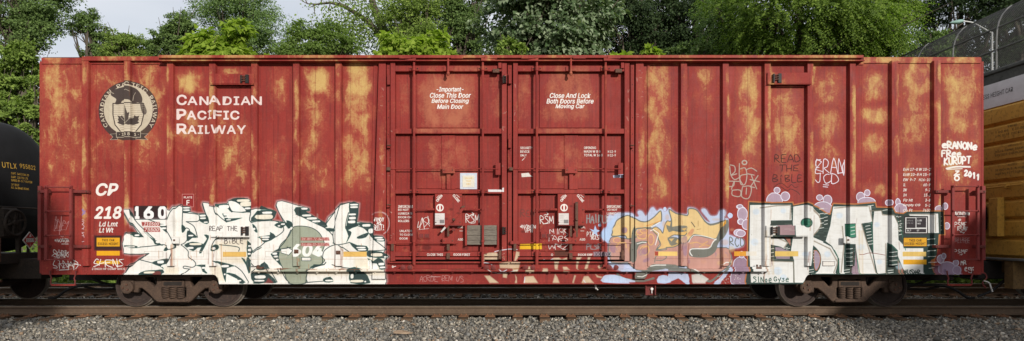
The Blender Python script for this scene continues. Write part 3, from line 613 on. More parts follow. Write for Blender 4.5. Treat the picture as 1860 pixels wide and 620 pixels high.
# grey shadows
fill(t1((225, 430), (230, 260), (240, 200), (258, 172), (258, 240), (262, 300), (270, 360), (262, 430)), OLV, .95, sm=2); fill(t1((262, 290), (345, 280), (350, 295), (290, 310), (275, 340), (262, 350)), OLV, .95, sm=2); stroke(t1((272, 302), (310, 290), (345, 292)), (228, 226, 218), 1.5)
fill(t2((170, 370), (190, 335), (240, 335), (320, 335), (350, 300), (380, 250), (410, 180), (450, 120), (460, 170), (440, 230), (390, 300), (370, 360), (310, 400), (230, 405), (180, 395)), OLV, .97, sm=3); stroke(t2((195, 392), (178, 365), (195, 340), (318, 336), (350, 290), (376, 266)), (232, 230, 222), 1.8, .95, sm=3)
stroke(t2((170, 290), (205, 240), (290, 245), (375, 272)), (232, 230, 222), 1.3, .9, sm=3); fill(t2((420, 150), (438, 122), (440, 150), (415, 175)), (226, 160, 50), .95)
fill(t2((0, 160), (40, 175), (100, 165), (150, 170), (158, 185), (110, 215), (60, 200), (20, 215)), OLV, .9, soft=1, sm=2); fill(t2((10, 255), (60, 250), (90, 262), (70, 290), (90, 300), (40, 318), (20, 290)), OLV, .85, soft=1, sm=2); fill(t2((105, 190), (150, 180), (130, 205)), (214, 172, 104), .9); fill(t2((20, 265), (60, 262), (40, 285)), (222, 180, 110), .9)
stroke(t2((190, 140), (215, 175)), (84, 78, 66), 1.6, .9); stroke(t2((240, 130), (240, 170)), (120, 90, 50), .8, .7); stroke(t2((230, 195), (260, 190)), (120, 90, 50), .8, .7); stroke(t2((285, 130), (330, 162), (395, 148)), OLV, 1.8, .9, sm=3)
stroke(t1((375, 180), (452, 138)), (236, 232, 224), 1.5); stroke(t1((375, 205), (400, 195), (440, 225), (415, 310)), (236, 232, 224), 1.4); stroke(t1((340, 170), (400, 150), (450, 130)), (214, 140, 60), 1.4, .8); stroke(t1((262, 190), (330, 182), (380, 180)), OLV, 2, .9)
fill(t1((340, 492), (375, 470), (400, 455), (537, 458), (537, 482), (380, 502), (330, 560), (262, 568), (262, 520)), OLV, .95, soft=1, sm=2); stroke(t1((375, 470), (420, 462), (537, 462)), (230, 226, 216), 1.9, .9); stroke(t1((275, 545), (310, 548), (370, 520)), (230, 226, 216), 1.6, .9)
stroke(t1((130, 530), (170, 562), (262, 578), (330, 582), (400, 562)), OLV, 4.5, .95, sm=3); fill(t2((0, 455), (70, 458), (100, 480), (160, 488), (200, 516), (0, 500)), OLV, .9, soft=1); stroke(t2((160, 490), (230, 522), (300, 575), (340, 580), (400, 530), (480, 450)), OLV, 4.0, .95, sm=3); stroke(t2((195, 490), (245, 516)), (230, 226, 216), 1.8, .9); stroke(t2((415, 458), (440, 440), (468, 442)), (230, 226, 216), 1.8, .95, sm=2)
stroke(t1((410, 440), (420, 395), (470, 390), (500, 400), (470, 425), (420, 425)), OLV, 1.6, .9, sm=3)
for p_ in ([(20, 590), (16, 560), (40, 537), (110, 535), (170, 555), (262, 580), (230, 598)], [(25, 590), (60, 545), (110, 535), (190, 560), (160, 590)], [(430, 595), (440, 545), (500, 540), (530, 590)]): fill(t1(*p_), BLU, .9, soft=1, sm=2)
for p_ in ([(20, 515), (100, 520), (165, 530), (170, 600), (140, 600), (90, 560), (20, 590)], [(350, 600), (400, 560), (470, 480), (480, 500), (400, 600)]): fill(t2(*p_), BLU, .85, soft=1, sm=2)
fill(t1((215, 590), (330, 588), (430, 560), (380, 598), (220, 600)), (130, 48, 44), .8, soft=1.5)
fill(rect(*z7((384, 376))[0], *z8((40, 407))[0]), (232, 194, 112), 1); fill(z7((384, 376), (410, 376), (408, 405), (386, 405)), (160, 60, 50), .9); stroke([(1186, 470), (1345, 470)], (120, 80, 70), .6, .6)
fill(z8((140, 540), (200, 530), (260, 570), (230, 598), (145, 598)), (214, 208, 198), .85, soft=2)
for k in range(40):
    rr = random.Random(k + 70)
    fill(ell(rr.uniform(1300, 1345), rr.uniform(500, 515), rr.uniform(.4, 1.2), rr.uniform(.4, 1), 8), (222, 210, 200), .8)
# star and blue splashes on the right door
STB = (178, 202, 232)
fill(e2((416, 222), (436, 228), (442, 205), (450, 226), (466, 230), (450, 240), (456, 258), (440, 246), (426, 256), (434, 238)), STB, .95); fill(ell(*e2((464, 205))[0], 2.8, 2.8), STB, .95)
fill(e2((470, 240), (500, 200), (520, 180), (545, 160), (530, 200), (520, 240), (500, 290), (480, 270)), STB, .9, soft=2, sm=2); hand('HAIKU', *e2((404, 158))[0], *e2((490, 195))[0], (140, 152, 150), 2.2, seed=2, alpha=.7); hand('PLSR', *e2((404, 296))[0], *e2((470, 318))[0], (140, 150, 150), 2, seed=3, alpha=.6)
hand('PTA', *e2((404, 238))[0], *e2((436, 258))[0], WHT, .9, seed=6); hand('ACEST', *e2((424, 252))[0], *e2((468, 272))[0], WHT, .9, seed=7)
fill(e2((432, 330), (515, 330), (515, 350), (432, 350)), (150, 164, 176), .5, soft=2); hand('XXOXX', *e2((440, 332))[0], *e2((512, 349))[0], (60, 62, 66), .9, seed=5)

# ============ block letters at the right-hand truck
z9, z10, z11 = Tile(1340, 340, 3.444), Tile(1490, 340, 3.444), Tile(1630, 340, 3.444)
ORG, GRN, LAV, IV, LBL = (184, 112, 64), (34, 62, 56), (172, 150, 164), (228, 224, 216), (190, 208, 224)
RING = (226, 222, 232)
def bub(t, a, b, rx, ry): fill(ell(*t((a, b))[0], rx, ry), LAV, .93, line=RING, lw=1.2)
for t, a, b, rx, ry in ((z9, 225, 85, 16, 14), (z9, 297, 58, 8, 8), (z9, 246, 20, 5.5, 5.2), (z9, 14, 122, 5, 3.5), (z9, 30, 170, 9, 12), (z9, 20, 217, 5, 5), (z9, 55, 235, 8, 9), (z9, 20, 290, 8, 6), (z9, 512, 66, 5.5, 5), (z10, 45, 82, 8, 9), (z10, 15, 140, 18, 14), (z10, 252, 62, 7.5, 8.5), (z10, 290, 95, 16, 9), (z10, 294, 36, 5, 5.5), (z10, 424, 98, 5, 5), (z10, 478, 96, 6.5, 7.5), (z10, 495, 135, 13, 9), (z11, 250, 138, 9, 6), (z11, 300, 120, 4.5, 6), (z11, 310, 243, 5, 6), (z11, 262, 450, 9, 8), (z11, 290, 432, 4, 5), (z11, 310, 512, 16, 13), (z11, 366, 474, 5.2, 5.2), (z11, 372, 520, 7.5, 7.5)):
    bub(t, a, b, rx, ry)
# coloured mass behind the letters with its orange edge
mass = z9((68, 90), (200, 98), (345, 95), (350, 112), (430, 95), (500, 125), (551, 160)) + z10((60, 170), (80, 102), (200, 108), (345, 95), (352, 125), (440, 128), (455, 160), (520, 165)) + z11((60, 150), (290, 150), (298, 298), (245, 300), (240, 370), (210, 470), (232, 548)) + [(1692, 503), (1462, 503), (1460, 520), (1352, 520)] + z9((60, 500), (62, 300))
fill(mass, GRN, .96, soft=.8, line=ORG, lw=2.4, la=.95)
# E
fill(z9((75, 110), (335, 108), (340, 210), (205, 212), (195, 240), (260, 240), (262, 300), (205, 305), (205, 315), (290, 322), (318, 350), (290, 388), (265, 375), (205, 362), (205, 462), (350, 465), (350, 600), (80, 600), (70, 400)), IV, .97, line=GRN, lw=1.5)
fill(z9((235, 240), (345, 235), (350, 300), (240, 300)), (160, 128, 130), .95); fill(z9((235, 375), (270, 378), (290, 390), (330, 400), (325, 450), (240, 448)), (150, 130, 140), .95); fill(z9((290, 310), (330, 320), (330, 370), (318, 350)), (176, 110, 90), .9)
# R
fill(z9((345, 120), (420, 108), (470, 125), (515, 170), (525, 230), (505, 280), (470, 310), (551, 345)) + z10((20, 345), (70, 370), (110, 430), (112, 480), (95, 545)) + z9((550, 545), (470, 545), (440, 560), (410, 600), (352, 600), (350, 460), (330, 400), (345, 300), (342, 215)), IV, .97, line=GRN, lw=1.6)
fill(ell(*z9((425, 224))[0], 8.5, 8), (46, 110, 88), 1, line=GRN, lw=1.4); fill(z9((460, 365), (490, 380), (518, 420), (520, 480), (500, 530), (445, 545), (455, 440)), GRN, .96, sm=2); fill(z9((478, 395), (512, 420), (516, 470), (495, 520), (480, 500)), LAV, .9, line=ORG, lw=1, sm=2)
stroke(z9((460, 128), (500, 165), (520, 225), (500, 275), (468, 306)), (130, 118, 100), 1.3, .8, sm=3)
fill(rect(*z9((530, 466))[0], *z10((90, 492))[0]), (226, 218, 206), 1, line=(110, 100, 94), lw=.8)
# A
fill(z10((78, 120), (200, 116), (320, 115), (328, 220), (300, 225), (262, 230), (290, 330), (330, 420), (352, 545), (238, 545), (220, 400), (218, 360), (160, 358), (150, 420), (150, 545), (118, 545), (115, 450), (70, 370), (30, 340), (60, 240)), IV, .97, line=GRN, lw=1.6)
fill(z10((155, 232), (218, 230), (222, 312), (185, 318), (158, 310)), (44, 120, 92), .97, line=GRN, lw=1.4); fill(z10((206, 238), (218, 238), (218, 300), (208, 302)), (196, 120, 70), .95); fill(z10((150, 360), (210, 360), (206, 490), (150, 488)), GRN, .97); fill(z10((208, 365), (220, 380), (238, 545), (195, 545), (205, 440)), (160, 136, 146), .95)
fill(z10((262, 232), (328, 224), (325, 405), (300, 330)), GRN, .97)
# N
fill(z10((335, 150), (385, 145), (388, 165), (448, 178), (490, 260), (492, 330), (530, 370)) + z11((40, 380), (165, 380), (165, 545)) + z10((548, 545), (530, 545), (490, 450), (470, 400), (420, 350), (412, 540), (355, 545), (330, 420), (326, 240), (330, 200)), IV, .97, line=GRN, lw=1.6)
fill(z11((70, 165), (240, 165), (245, 290), (190, 290), (188, 185), (75, 182)), IV, .97, line=GRN, lw=1.4); stroke(z11((70, 170), (220, 172), (222, 280)), (130, 120, 104), 1.4, .8)
fill(z10((420, 352), (450, 375), (482, 430), (480, 490), (420, 488)), GRN, .97); fill(z10((482, 445), (520, 520), (520, 545), (490, 545)), (176, 120, 100), .8)
fill(z11((165, 310), (235, 300), (230, 420), (200, 470), (232, 545), (165, 545)), GRN, .95)
fill(z11((215, 490), (320, 470), (400, 500), (400, 548), (235, 548)), (150, 128, 150), .5, soft=3)
# taupe inner edges
e9, f9 = Tile(1355, 360, 3.27), Tile(1510, 360, 3.485)
for t, p_ in ((e9, [(85, 58), (180, 46), (266, 42), (262, 125)]), (e9, [(400, 72), (438, 108), (450, 165), (400, 224)]), (e9, [(185, 236), (248, 264), (225, 298)]), (e9, [(150, 374), (282, 378), (285, 498)]), (e9, [(405, 256), (500, 302), (545, 382), (520, 448)]), (f9, [(20, 64), (120, 54), (240, 52), (262, 150)]), (f9, [(192, 166), (240, 330), (285, 480)]), (f9, [(245, 82), (318, 78), (325, 106), (382, 108), (432, 212)]), (f9, [(70, 180), (80, 300), (62, 470)]), (f9, [(345, 290), (345, 480)])):
    stroke(t(*p_), (128, 116, 98), 2.2, .7, soft=.9)
for p_ in ([(20, 330), (45, 390), (40, 480)], [(255, 150), (262, 330)], [(410, 100), (440, 200), (470, 330)], [(360, 290), (415, 360), (440, 480)], [(150, 300), (180, 480)]): stroke(f9(*p_), (36, 104, 82), 1.4, .8, sm=3)
# light blue smudges, brush marks
for t, a, b, r_ in ((z9, 115, 155, 6), (z9, 285, 150, 5), (z9, 105, 345, 7), (z9, 250, 525, 8), (z9, 285, 565, 6), (z9, 420, 420, 5), (z10, 120, 178, 6), (z10, 355, 235, 5), (z10, 255, 375, 6), (z10, 45, 420, 6), (z10, 370, 468, 5), (z10, 495, 495, 7)):
    fill(ell(*t((a, b))[0], r_, r_ * .9), LBL, .55, soft=3)
for k in range(260):
    rr = random.Random(k + 200); sx, sy = rr.uniform(1360, 1640), rr.uniform(376, 500)
    stroke([(sx, sy), (sx + rr.uniform(6, 16), sy + rr.uniform(-.6, .6))], (196, 188, 174), rr.uniform(.5, 1.3), .3)
# white ticks in the dark blocks
for t, a, b, n, dy, w_ in ((z9, 525, 135, 5, 30, 26), (z10, 35, 165, 4, 22, 20), (z9, 215, 385, 3, 24, 20), (z9, 315, 385, 1, 1, 22), (z9, 300, 380, 1, 1, 24), (z9, 470, 400, 5, 18, 12), (z10, 175, 385, 5, 26, 26), (z10, 190, 250, 3, 22, 24), (z10, 297, 242, 7, 19, 28), (z10, 448, 405, 4, 26, 36), (z10, 440, 520, 2, 14, 34), (z10, 165, 517, 2, 16, 36), (z10, 315, 115, 1, 1, 34), (z10, 405, 143, 1, 1, 28), (z10, 470, 183, 1, 1, 20), (z10, 500, 230, 4, 22, 18), (z11, 268, 185, 4, 28, 18), (z11, 200, 325, 6, 36, 34), (z11, 12, 185, 4, 28, 20), (z9, 460, 515, 2, 16, 30)):
    for k in range(n):
        c_ = t((a + (k * 3 if n > 5 else 0), b + k * dy))[0]
        stroke([(c_[0] - w_ / t.s / 2, c_[1] + 1), (c_[0] + w_ / t.s / 2, c_[1] - .3)], (226, 224, 214), 1.1, .95)
fill(rect(*z9((234, 402))[0], *z9((378, 433))[0]), (218, 182, 100), 1, line=(200, 170, 110), lw=.5); fill(rect(*z9((0, 403))[0], *z9((52, 432))[0]), (222, 150, 44), .9); fill(rect(*z9((52, 403))[0], *z9((118, 430))[0]), (224, 214, 196), .8)
hand('SINoe', *z9((98, 562))[0], *z9((212, 596))[0], (34, 74, 62), 1.5, seed=2); hand('Gyse', *z9((226, 562))[0], *z9((320, 592))[0], (34, 74, 62), 1.5, seed=3); hand('MuserB'[:1] + 'USeR', *z11((40, 518))[0], *z11((145, 544))[0], (36, 56, 48), 1.6, seed=5)
stroke(z10((245, 422), (270, 422), (315, 412), (405, 426)), (110, 54, 46), 1.0, .9, sm=3); stroke([(1352, 471), (1470, 471)], (150, 130, 120), .6, .6); stroke([(1480, 471), (1622, 471)], (150, 130, 120), .6, .6)
for sx in (1388, 1396, 1404, 1561, 1566): stroke([(sx, 420), (sx + .5, 498)], (196, 160, 110), 2.5, .35, soft=3)
# consolidated stencil, yellow plate
fill(rect(*z11((42, 182))[0], *z11((192, 295))[0]), (40, 38, 40), .97); fill(rect(*z11((50, 190))[0], *z11((186, 288))[0]), (228, 224, 216), .97); fill(rect(*z11((56, 194))[0], *z11((114, 256))[0]), (44, 44, 46), 1); fill(rect(*z11((119, 192))[0], *z11((180, 254))[0]), (44, 44, 46), 1); fill(rect(*z11((54, 262))[0], *z11((180, 284))[0]), (44, 44, 46), 1)
for s_, a, b, c, d in (('COTS 02', 58, 206, 98, 214), ('OTS 20', 58, 222, 98, 230), ('LUB', 126, 204, 152, 214), ('NO', 126, 224, 146, 233), ('BLT', 62, 267, 86, 277), ('07', 122, 267, 136, 277)):
    text(s_, *z11((a, b))[0], *z11((c, d))[0], (214, 210, 204), bold=.02)
fill(rect(*z11((38, 316))[0], *z11((185, 372))[0]), (214, 156, 34), 1, line=(50, 40, 30), lw=1.2); text('THIS CAR', *z11((74, 327))[0], *z11((150, 341))[0], (60, 42, 24), bold=.02, spacing=1.15); text('EXCESS HEIGHT', *z11((46, 347))[0], *z11((176, 361))[0], (60, 42, 24), bold=.02, spacing=1.15)
fill(rect(*z11((33, 405))[0], *z11((180, 434))[0]), (216, 180, 100), 1); fill(rect(*z11((37, 454))[0], *z11((183, 484))[0]), (222, 160, 34), 1)
# clearance data
z13 = Tile(1620, 240, 3.878)
rows = [('ExH 17-0 W 10-2', None, 254, 80, 274), ('ExW 10-8 H 15-9', None, 290, 80, 274), ('EW  9-7', 'H16-10', 327, 80, 168), ('IL', '60-9', 363, 80, 96), ('IW', '9-7', 399, 80, 106), ('IH', '13-1', 435, 80, 104), ('Flr Ht', '3-8', 471, 80, 147), ('Empty CG', '5-2', 507, 80, 200), ('Cu Ft', '7630', 542, 80, 145)]
wr = {'H16-10': 190, '60-9': 222, '9-7': 237, '13-1': 226, '3-8': 235, '5-2': 235, '7630': 218}
for a, b, yy, x0_, x1_ in rows:
    text(a, *z13((x0_, yy))[0], *z13((x1_, yy + 19))[0], LET, shear=.22, bold=.02)
    if b: text(b, *z13((wr[b], yy))[0], *z13((272, yy + 19))[0], LET, shear=.22, bold=.02)
# brushed names
hand('eRANONe', *z13((356, 68))[0], *z13((600, 112))[0], WHT, 3.2, .04, .92, seed=2, slope=.05); hand('FRee', *z13((352, 132))[0], *z13((488, 175))[0], WHT, 2.8, .04, .92, seed=3); hand('KURUPT', *z13((370, 185))[0], *z13((555, 232))[0], WHT, 2.8, .04, .92, seed=5, slope=-.08)
stroke(z13((385, 258), (450, 245), (550, 246)), WHT, 3, .9, sm=3); stroke(z13((392, 264), (495, 258)), WHT, 2, .7); stroke(z13((450, 275), (472, 275), (440, 305), (475, 300)), WHT, 2.6, .9); fill(ell(*z13((458, 326))[0], 4, 4), None, line=WHT, lw=2.6); hand('2011', *z13((512, 272))[0], *z13((620, 308))[0], WHT, 3.0, .03, .95, seed=4, slope=.32)
# pen scrawls in the middle bays
z12 = Tile(1310, 270, 6.2)
BLK = (58, 28, 26)
hand('READ', *z12((600, 75))[0], *z12((890, 155))[0], BLK, 1.6, seed=5, alpha=.95); hand('THE', *z12((660, 190))[0], *z12((875, 255))[0], BLK, 1.6, seed=6, alpha=.95); hand('BiBLE', *z12((585, 300))[0], *z12((915, 378))[0], BLK, 1.6, seed=7, alpha=.95)
stroke(z12((590, 440), (640, 400), (690, 395), (750, 440), (790, 405), (830, 440), (862, 430)), BLK, 1.2, .9, sm=3); stroke(z12((670, 430), (745, 475), (780, 455), (850, 485), (885, 520)), BLK, 1.2, .9, sm=3)
hand('ERAN', *z12((1062, 122))[0], *z12((1392, 285))[0], (234, 226, 232), 1.3, seed=6); stroke(z12((1385, 150), (1365, 200), (1375, 270), (1310, 280)), (234, 226, 232), 1.3); hand('JCD', *z12((1062, 285))[0], *z12((1325, 392))[0], (234, 226, 232), 1.3, seed=4); stroke(z12((1150, 408), (1210, 412)), (234, 226, 232), 1.1); stroke(z12((1148, 430), (1200, 435)), (234, 226, 232), 1.1)
stroke(z12((1062, 190), (1075, 120), (1130, 150), (1060, 235), (1140, 260)), (234, 226, 232), 1.1)
GRY = (176, 164, 148)
for p_ in ([(100, 185), (150, 200), (155, 260), (115, 300), (175, 285)], [(95, 200), (110, 300), (150, 350), (200, 330)], [(205, 170), (205, 330), (240, 400)], [(215, 230), (270, 220), (290, 300), (270, 400), (220, 400), (215, 310), (290, 290)], [(280, 240), (340, 220), (400, 255)], [(300, 285), (370, 300)], [(340, 305), (400, 455)], [(415, 305), (330, 430)], [(325, 350), (430, 375)], [(90, 368), (200, 370)], [(90, 430), (140, 420), (145, 370), (115, 460)], [(125, 470), (215, 470), (210, 540), (125, 525), (125, 470)], [(240, 430), (330, 425), (335, 500), (300, 565), (230, 540), (240, 430)], [(285, 445), (280, 515)], [(330, 430), (375, 440)]):
    stroke(z12(*p_), GRY, 1.7, .9, sm=3)
fill(ell(*z12((262, 158))[0], 4.2, 3.6), None, line=GRY, lw=2.2)
# right ladder bay
hand('NONON*', *z11((362, 155))[0], *z11((455, 178))[0], WHT, .9, seed=2); stroke(z11((376, 186), (432, 186)), WHT, .7, .7); hand('*', *z11((380, 195))[0], *z11((402, 215))[0], WHT, .8); hand('PSMF', *z11((360, 222))[0], *z11((435, 250))[0], WHT, .9, seed=3); hand('RSMF', *z11((376, 250))[0], *z11((442, 275))[0], WHT, .9, seed=4); stroke(z11((392, 282), (420, 285), (410, 292)), WHT, .7)
hand('TRIRSE', *z11((356, 318))[0], *z11((452, 335))[0], (206, 180, 176), .7, seed=5, alpha=.6); hand('PSZTEK', *z11((356, 332))[0], *z11((452, 350))[0], (206, 180, 176), .7, seed=6, alpha=.6); hand('PSMF', *z11((356, 392))[0], *z11((440, 416))[0], WHT, .9, seed=7); stroke(z11((390, 425), (408, 418), (400, 426)), WHT, .7)
hand('MR', *z11((396, 462))[0], *z11((430, 486))[0], WHT, 1.2, seed=3); hand('egr', *z11((420, 490))[0], *z11((482, 525))[0], WHT, 1.3, seed=3)

for k in range(230):
    rr = random.Random(k + 3100); base_x = rr.choice((148, 161, 225, 237, 303, 315, 380, 392, 456, 468, 532, 544, 609, 621, 1237, 1249, 1313, 1325, 1389, 1401, 1467, 1478, 1544, 1555, 1620, 1632, 1697, 1710)); sy = rr.choice((rr.uniform(112, 150), rr.uniform(150, 400), rr.uniform(440, 484)))
    stroke([(base_x + rr.uniform(-2.5, 2.5), sy), (base_x + rr.uniform(-2.5, 2.5), sy + rr.uniform(6, 46))], rr.choice(((96, 40, 26), (128, 66, 36), (72, 26, 22))), rr.uniform(.5, 1.7), rr.uniform(.15, .5), soft=1.6)
for k in range(60):
    rr = random.Random(k + 3600); sx, sy = rr.uniform(80, 1780), rr.uniform(125, 360)
    stroke([(sx, sy), (sx + rr.uniform(2, 14), sy + rr.uniform(-1, 1))], (112, 46, 34), rr.uniform(.4, .9), rr.uniform(.3, .7))

# ------------------------------------------------------------------ where the red has worn through to the ochre below
MS = 0.5
MW, MH = int((PX1 - PX0) * MS), int((PY1 - PY0) * MS)
MK = np.zeros((MH, MW), np.float32)
MX, MY = np.meshgrid((np.arange(MW) + .5) / MS + PX0, (np.arange(MH) + .5) / MS + PY0)
def patch(x, y, rx, ry, s):
    d = (np.abs((MX - x) / rx) ** 2.6 + np.abs((MY - y) / (ry * 1.15)) ** 2.6) ** (1 / 2.6)
    np.maximum(MK, s * np.clip(1.5 - d, 0, 1), out=MK)
for a in ((112, 200, 40, 130, .52), (95, 150, 18, 80, .62), (190, 150, 28, 40, .42), (268, 170, 26, 50, .66), (262, 250, 28, 40, .6), (215, 260, 20, 40, .35), (180, 290, 20, 50, .35), (343, 150, 22, 17, .95), (345, 235, 26, 35, .55), (425, 280, 32, 45, .56), (420, 230, 30, 30, .42), (420, 130, 22, 6, .6), (505, 160, 16, 28, .5), (505, 300, 20, 40, .34), (577, 148, 22, 22, .98), (573, 200, 22, 30, .55), (565, 275, 22, 40, .56), (585, 325, 22, 24, .45),
          (652, 145, 22, 32, .95), (650, 205, 24, 40, .72), (645, 290, 26, 46, .7), (1195, 150, 24, 36, .68), (1195, 200, 24, 40, .58), (1195, 265, 26, 40, .6), (1195, 340, 22, 26, .55), (1280, 135, 18, 14, .55), (1280, 170, 18, 30, .38), (1360, 155, 22, 38, .66), (1360, 240, 22, 62, .68), (1430, 190, 26, 34, .62), (1430, 240, 26, 46, .68), (1430, 300, 24, 30, .42), (1505, 165, 24, 30, .6), (1505, 225, 22, 28, .7), (1505, 285, 24, 26, .5), (1590, 155, 22, 22, .72), (1590, 212, 26, 15, .74), (1588, 262, 24, 26, .52), (1590, 345, 26, 10, .55),
          (1665, 145, 32, 34, .66), (1660, 220, 30, 50, .58), (1660, 300, 26, 40, .34), (1745, 158, 32, 44, .74), (1740, 215, 30, 32, .62), (1735, 290, 30, 50, .55), (1770, 250, 12, 60, .5)):
    patch(*a)
for p0_ in (153, 230, 308, 385, 461, 537, 614, 693, 1161, 1242, 1318, 1394, 1472, 1549, 1625, 1703):
    rr = random.Random(p0_)
    for k in range(6): patch(p0_ + rr.uniform(-2, 5), rr.uniform(120, 400), 5, rr.uniform(15, 45), rr.uniform(.45, .72) * (.8 if 600 < p0_ < 1300 else 1))
for k in range(46):
    rr = random.Random(k + 500); x_ = rr.uniform(75, 1783)
    patch(x_, 108, rr.uniform(12, 45), 9, rr.uniform(.35, .68) * (.75 if 700 < x_ < 1200 else 1))
# second channel: bare primer tan on the doors
MT = np.zeros_like(MK)
def tan_patch(x, y, rx, ry, s):
    d = (np.abs((MX - x) / rx) ** 4 + np.abs((MY - y) / ry) ** 4) ** .25
    np.maximum(MT, s * np.clip((1.25 - d) / .5, 0, 1), out=MT)
for a in ((812, 185, 48, 50, .75), (812, 238, 60, 5, .6), (1036, 170, 44, 50, .5), (1036, 238, 60, 5, .5), (815, 290, 40, 40, .35), (1036, 290, 40, 40, .35), (733, 180, 10, 40, .3), (1036, 126, 60, 5, .3), (850, 126, 40, 5, .35), (900, 180, 12, 40, .3), (950, 180, 12, 50, .35)): tan_patch(*a)

def make_image(name, arr, srgb):
    h, w, _ = arr.shape
    im = bpy.data.images.new(name, w, h, alpha=True)
    im.alpha_mode = 'CHANNEL_PACKED'
    im.colorspace_settings.name = 'sRGB' if srgb else 'Non-Color'
    im.pixels.foreach_set(np.ascontiguousarray(arr[::-1]).astype(np.float32).ravel())
    im.update(); im.pack()
    return im
rgb = CV.copy()
rgb[..., :3] /= np.maximum(CV[..., 3:], 1e-4)
PAINT = make_image('boxcar_side_paint', np.clip(rgb, 0, 1), True)
WEAR = make_image('boxcar_side_wear', np.dstack([MK, MT, np.zeros_like(MK), np.ones_like(MK)]), False)
# ------------------------------------------------------------------ materials
class NT:
    def __init__(s, name):
        s.m = bpy.data.materials.new(name); s.m.use_nodes = True
        s.n, s.l = s.m.node_tree.nodes, s.m.node_tree.links
        s.b = s.n['Principled BSDF']; s.out = s.n['Material Output']
    def add(s, t, **k):
        n = s.n.new(t)
        for a, v in k.items(): setattr(n, a, v)
        return n
    def link(s, a, b): s.l.new(a, b)
    def setin(s, node, **k):
        for a, v in k.items():
            i = node.inputs[a.replace('_', ' ')]
            if hasattr(v, 'is_output'): s.link(v, i)
            else: i.default_value = v
        return node
    def pos(s): return s.add('ShaderNodeNewGeometry').outputs['Position']
    def objco(s): return s.add('ShaderNodeTexCoord').outputs['Object']
    def island(s): return s.add('ShaderNodeNewGeometry').outputs['Random Per Island']
    def objrand(s): return s.add('ShaderNodeObjectInfo').outputs['Random']
    def scale(s, v, sc):
        m = s.add('ShaderNodeMapping'); s.link(v, m.inputs['Vector']); m.inputs['Scale'].default_value = sc; return m.outputs[0]
    def noise(s, v, scale=5, detail=4, rough=.55, dist=0):
        n = s.add('ShaderNodeTexNoise'); s.link(v, n.inputs['Vector'])
        n.inputs['Scale'].default_value = scale; n.inputs['Detail'].default_value = detail; n.inputs['Roughness'].default_value = rough; n.inputs['Distortion'].default_value = dist
        return n.outputs['Fac']
    def ramp(s, f, stops, interp='LINEAR'):
        r = s.add('ShaderNodeValToRGB'); s.link(f, r.inputs['Fac']); r.color_ramp.interpolation = interp
        e = r.color_ramp.elements
        while len(e) < len(stops): e.new(.5)
        for i, (p, c) in enumerate(stops):
            e[i].position = p; e[i].color = tuple(c) + (1,) if hasattr(c, '__len__') else (c, c, c, 1)
        return r.outputs['Color']
    def math(s, op, a, b=None, clamp=False):
        m = s.add('ShaderNodeMath', operation=op); m.use_clamp = clamp
        for i, v in enumerate((a, b)):
            if v is None: continue
            if hasattr(v, 'is_output'): s.link(v, m.inputs[i])
            else: m.inputs[i].default_value = v
        return m.outputs[0]
    def mix(s, f, a, b, mode='MIX'):
        m = s.add('ShaderNodeMixRGB', blend_type=mode)
        for i, v in zip(('Fac', 'Color1', 'Color2'), (f, a, b)):
            if hasattr(v, 'is_output'): s.link(v, m.inputs[i])
            else: m.inputs[i].default_value = (tuple(v) + (1,)) if hasattr(v, '__len__') else v
        return m.outputs[0]
    def bump(s, h, strength=.2, dist=.01):
        b = s.add('ShaderNodeBump'); s.link(h, b.inputs['Height']); b.inputs['Strength'].default_value = strength; b.inputs['Distance'].default_value = dist
        s.link(b.outputs[0], s.b.inputs['Normal']); return s
    def base(s, c, rough=.6, metal=0.0, spec=.4):
        i = s.b.inputs['Base Color']
        if hasattr(c, 'is_output'): s.link(c, i)
        else: i.default_value = tuple(c) + (1,)
        r = s.b.inputs['Roughness']
        if hasattr(rough, 'is_output'): s.link(rough, r)
        else: r.default_value = rough
        s.b.inputs['Metallic'].default_value = metal
        s.b.inputs['Specular IOR Level'].default_value = spec
        return s

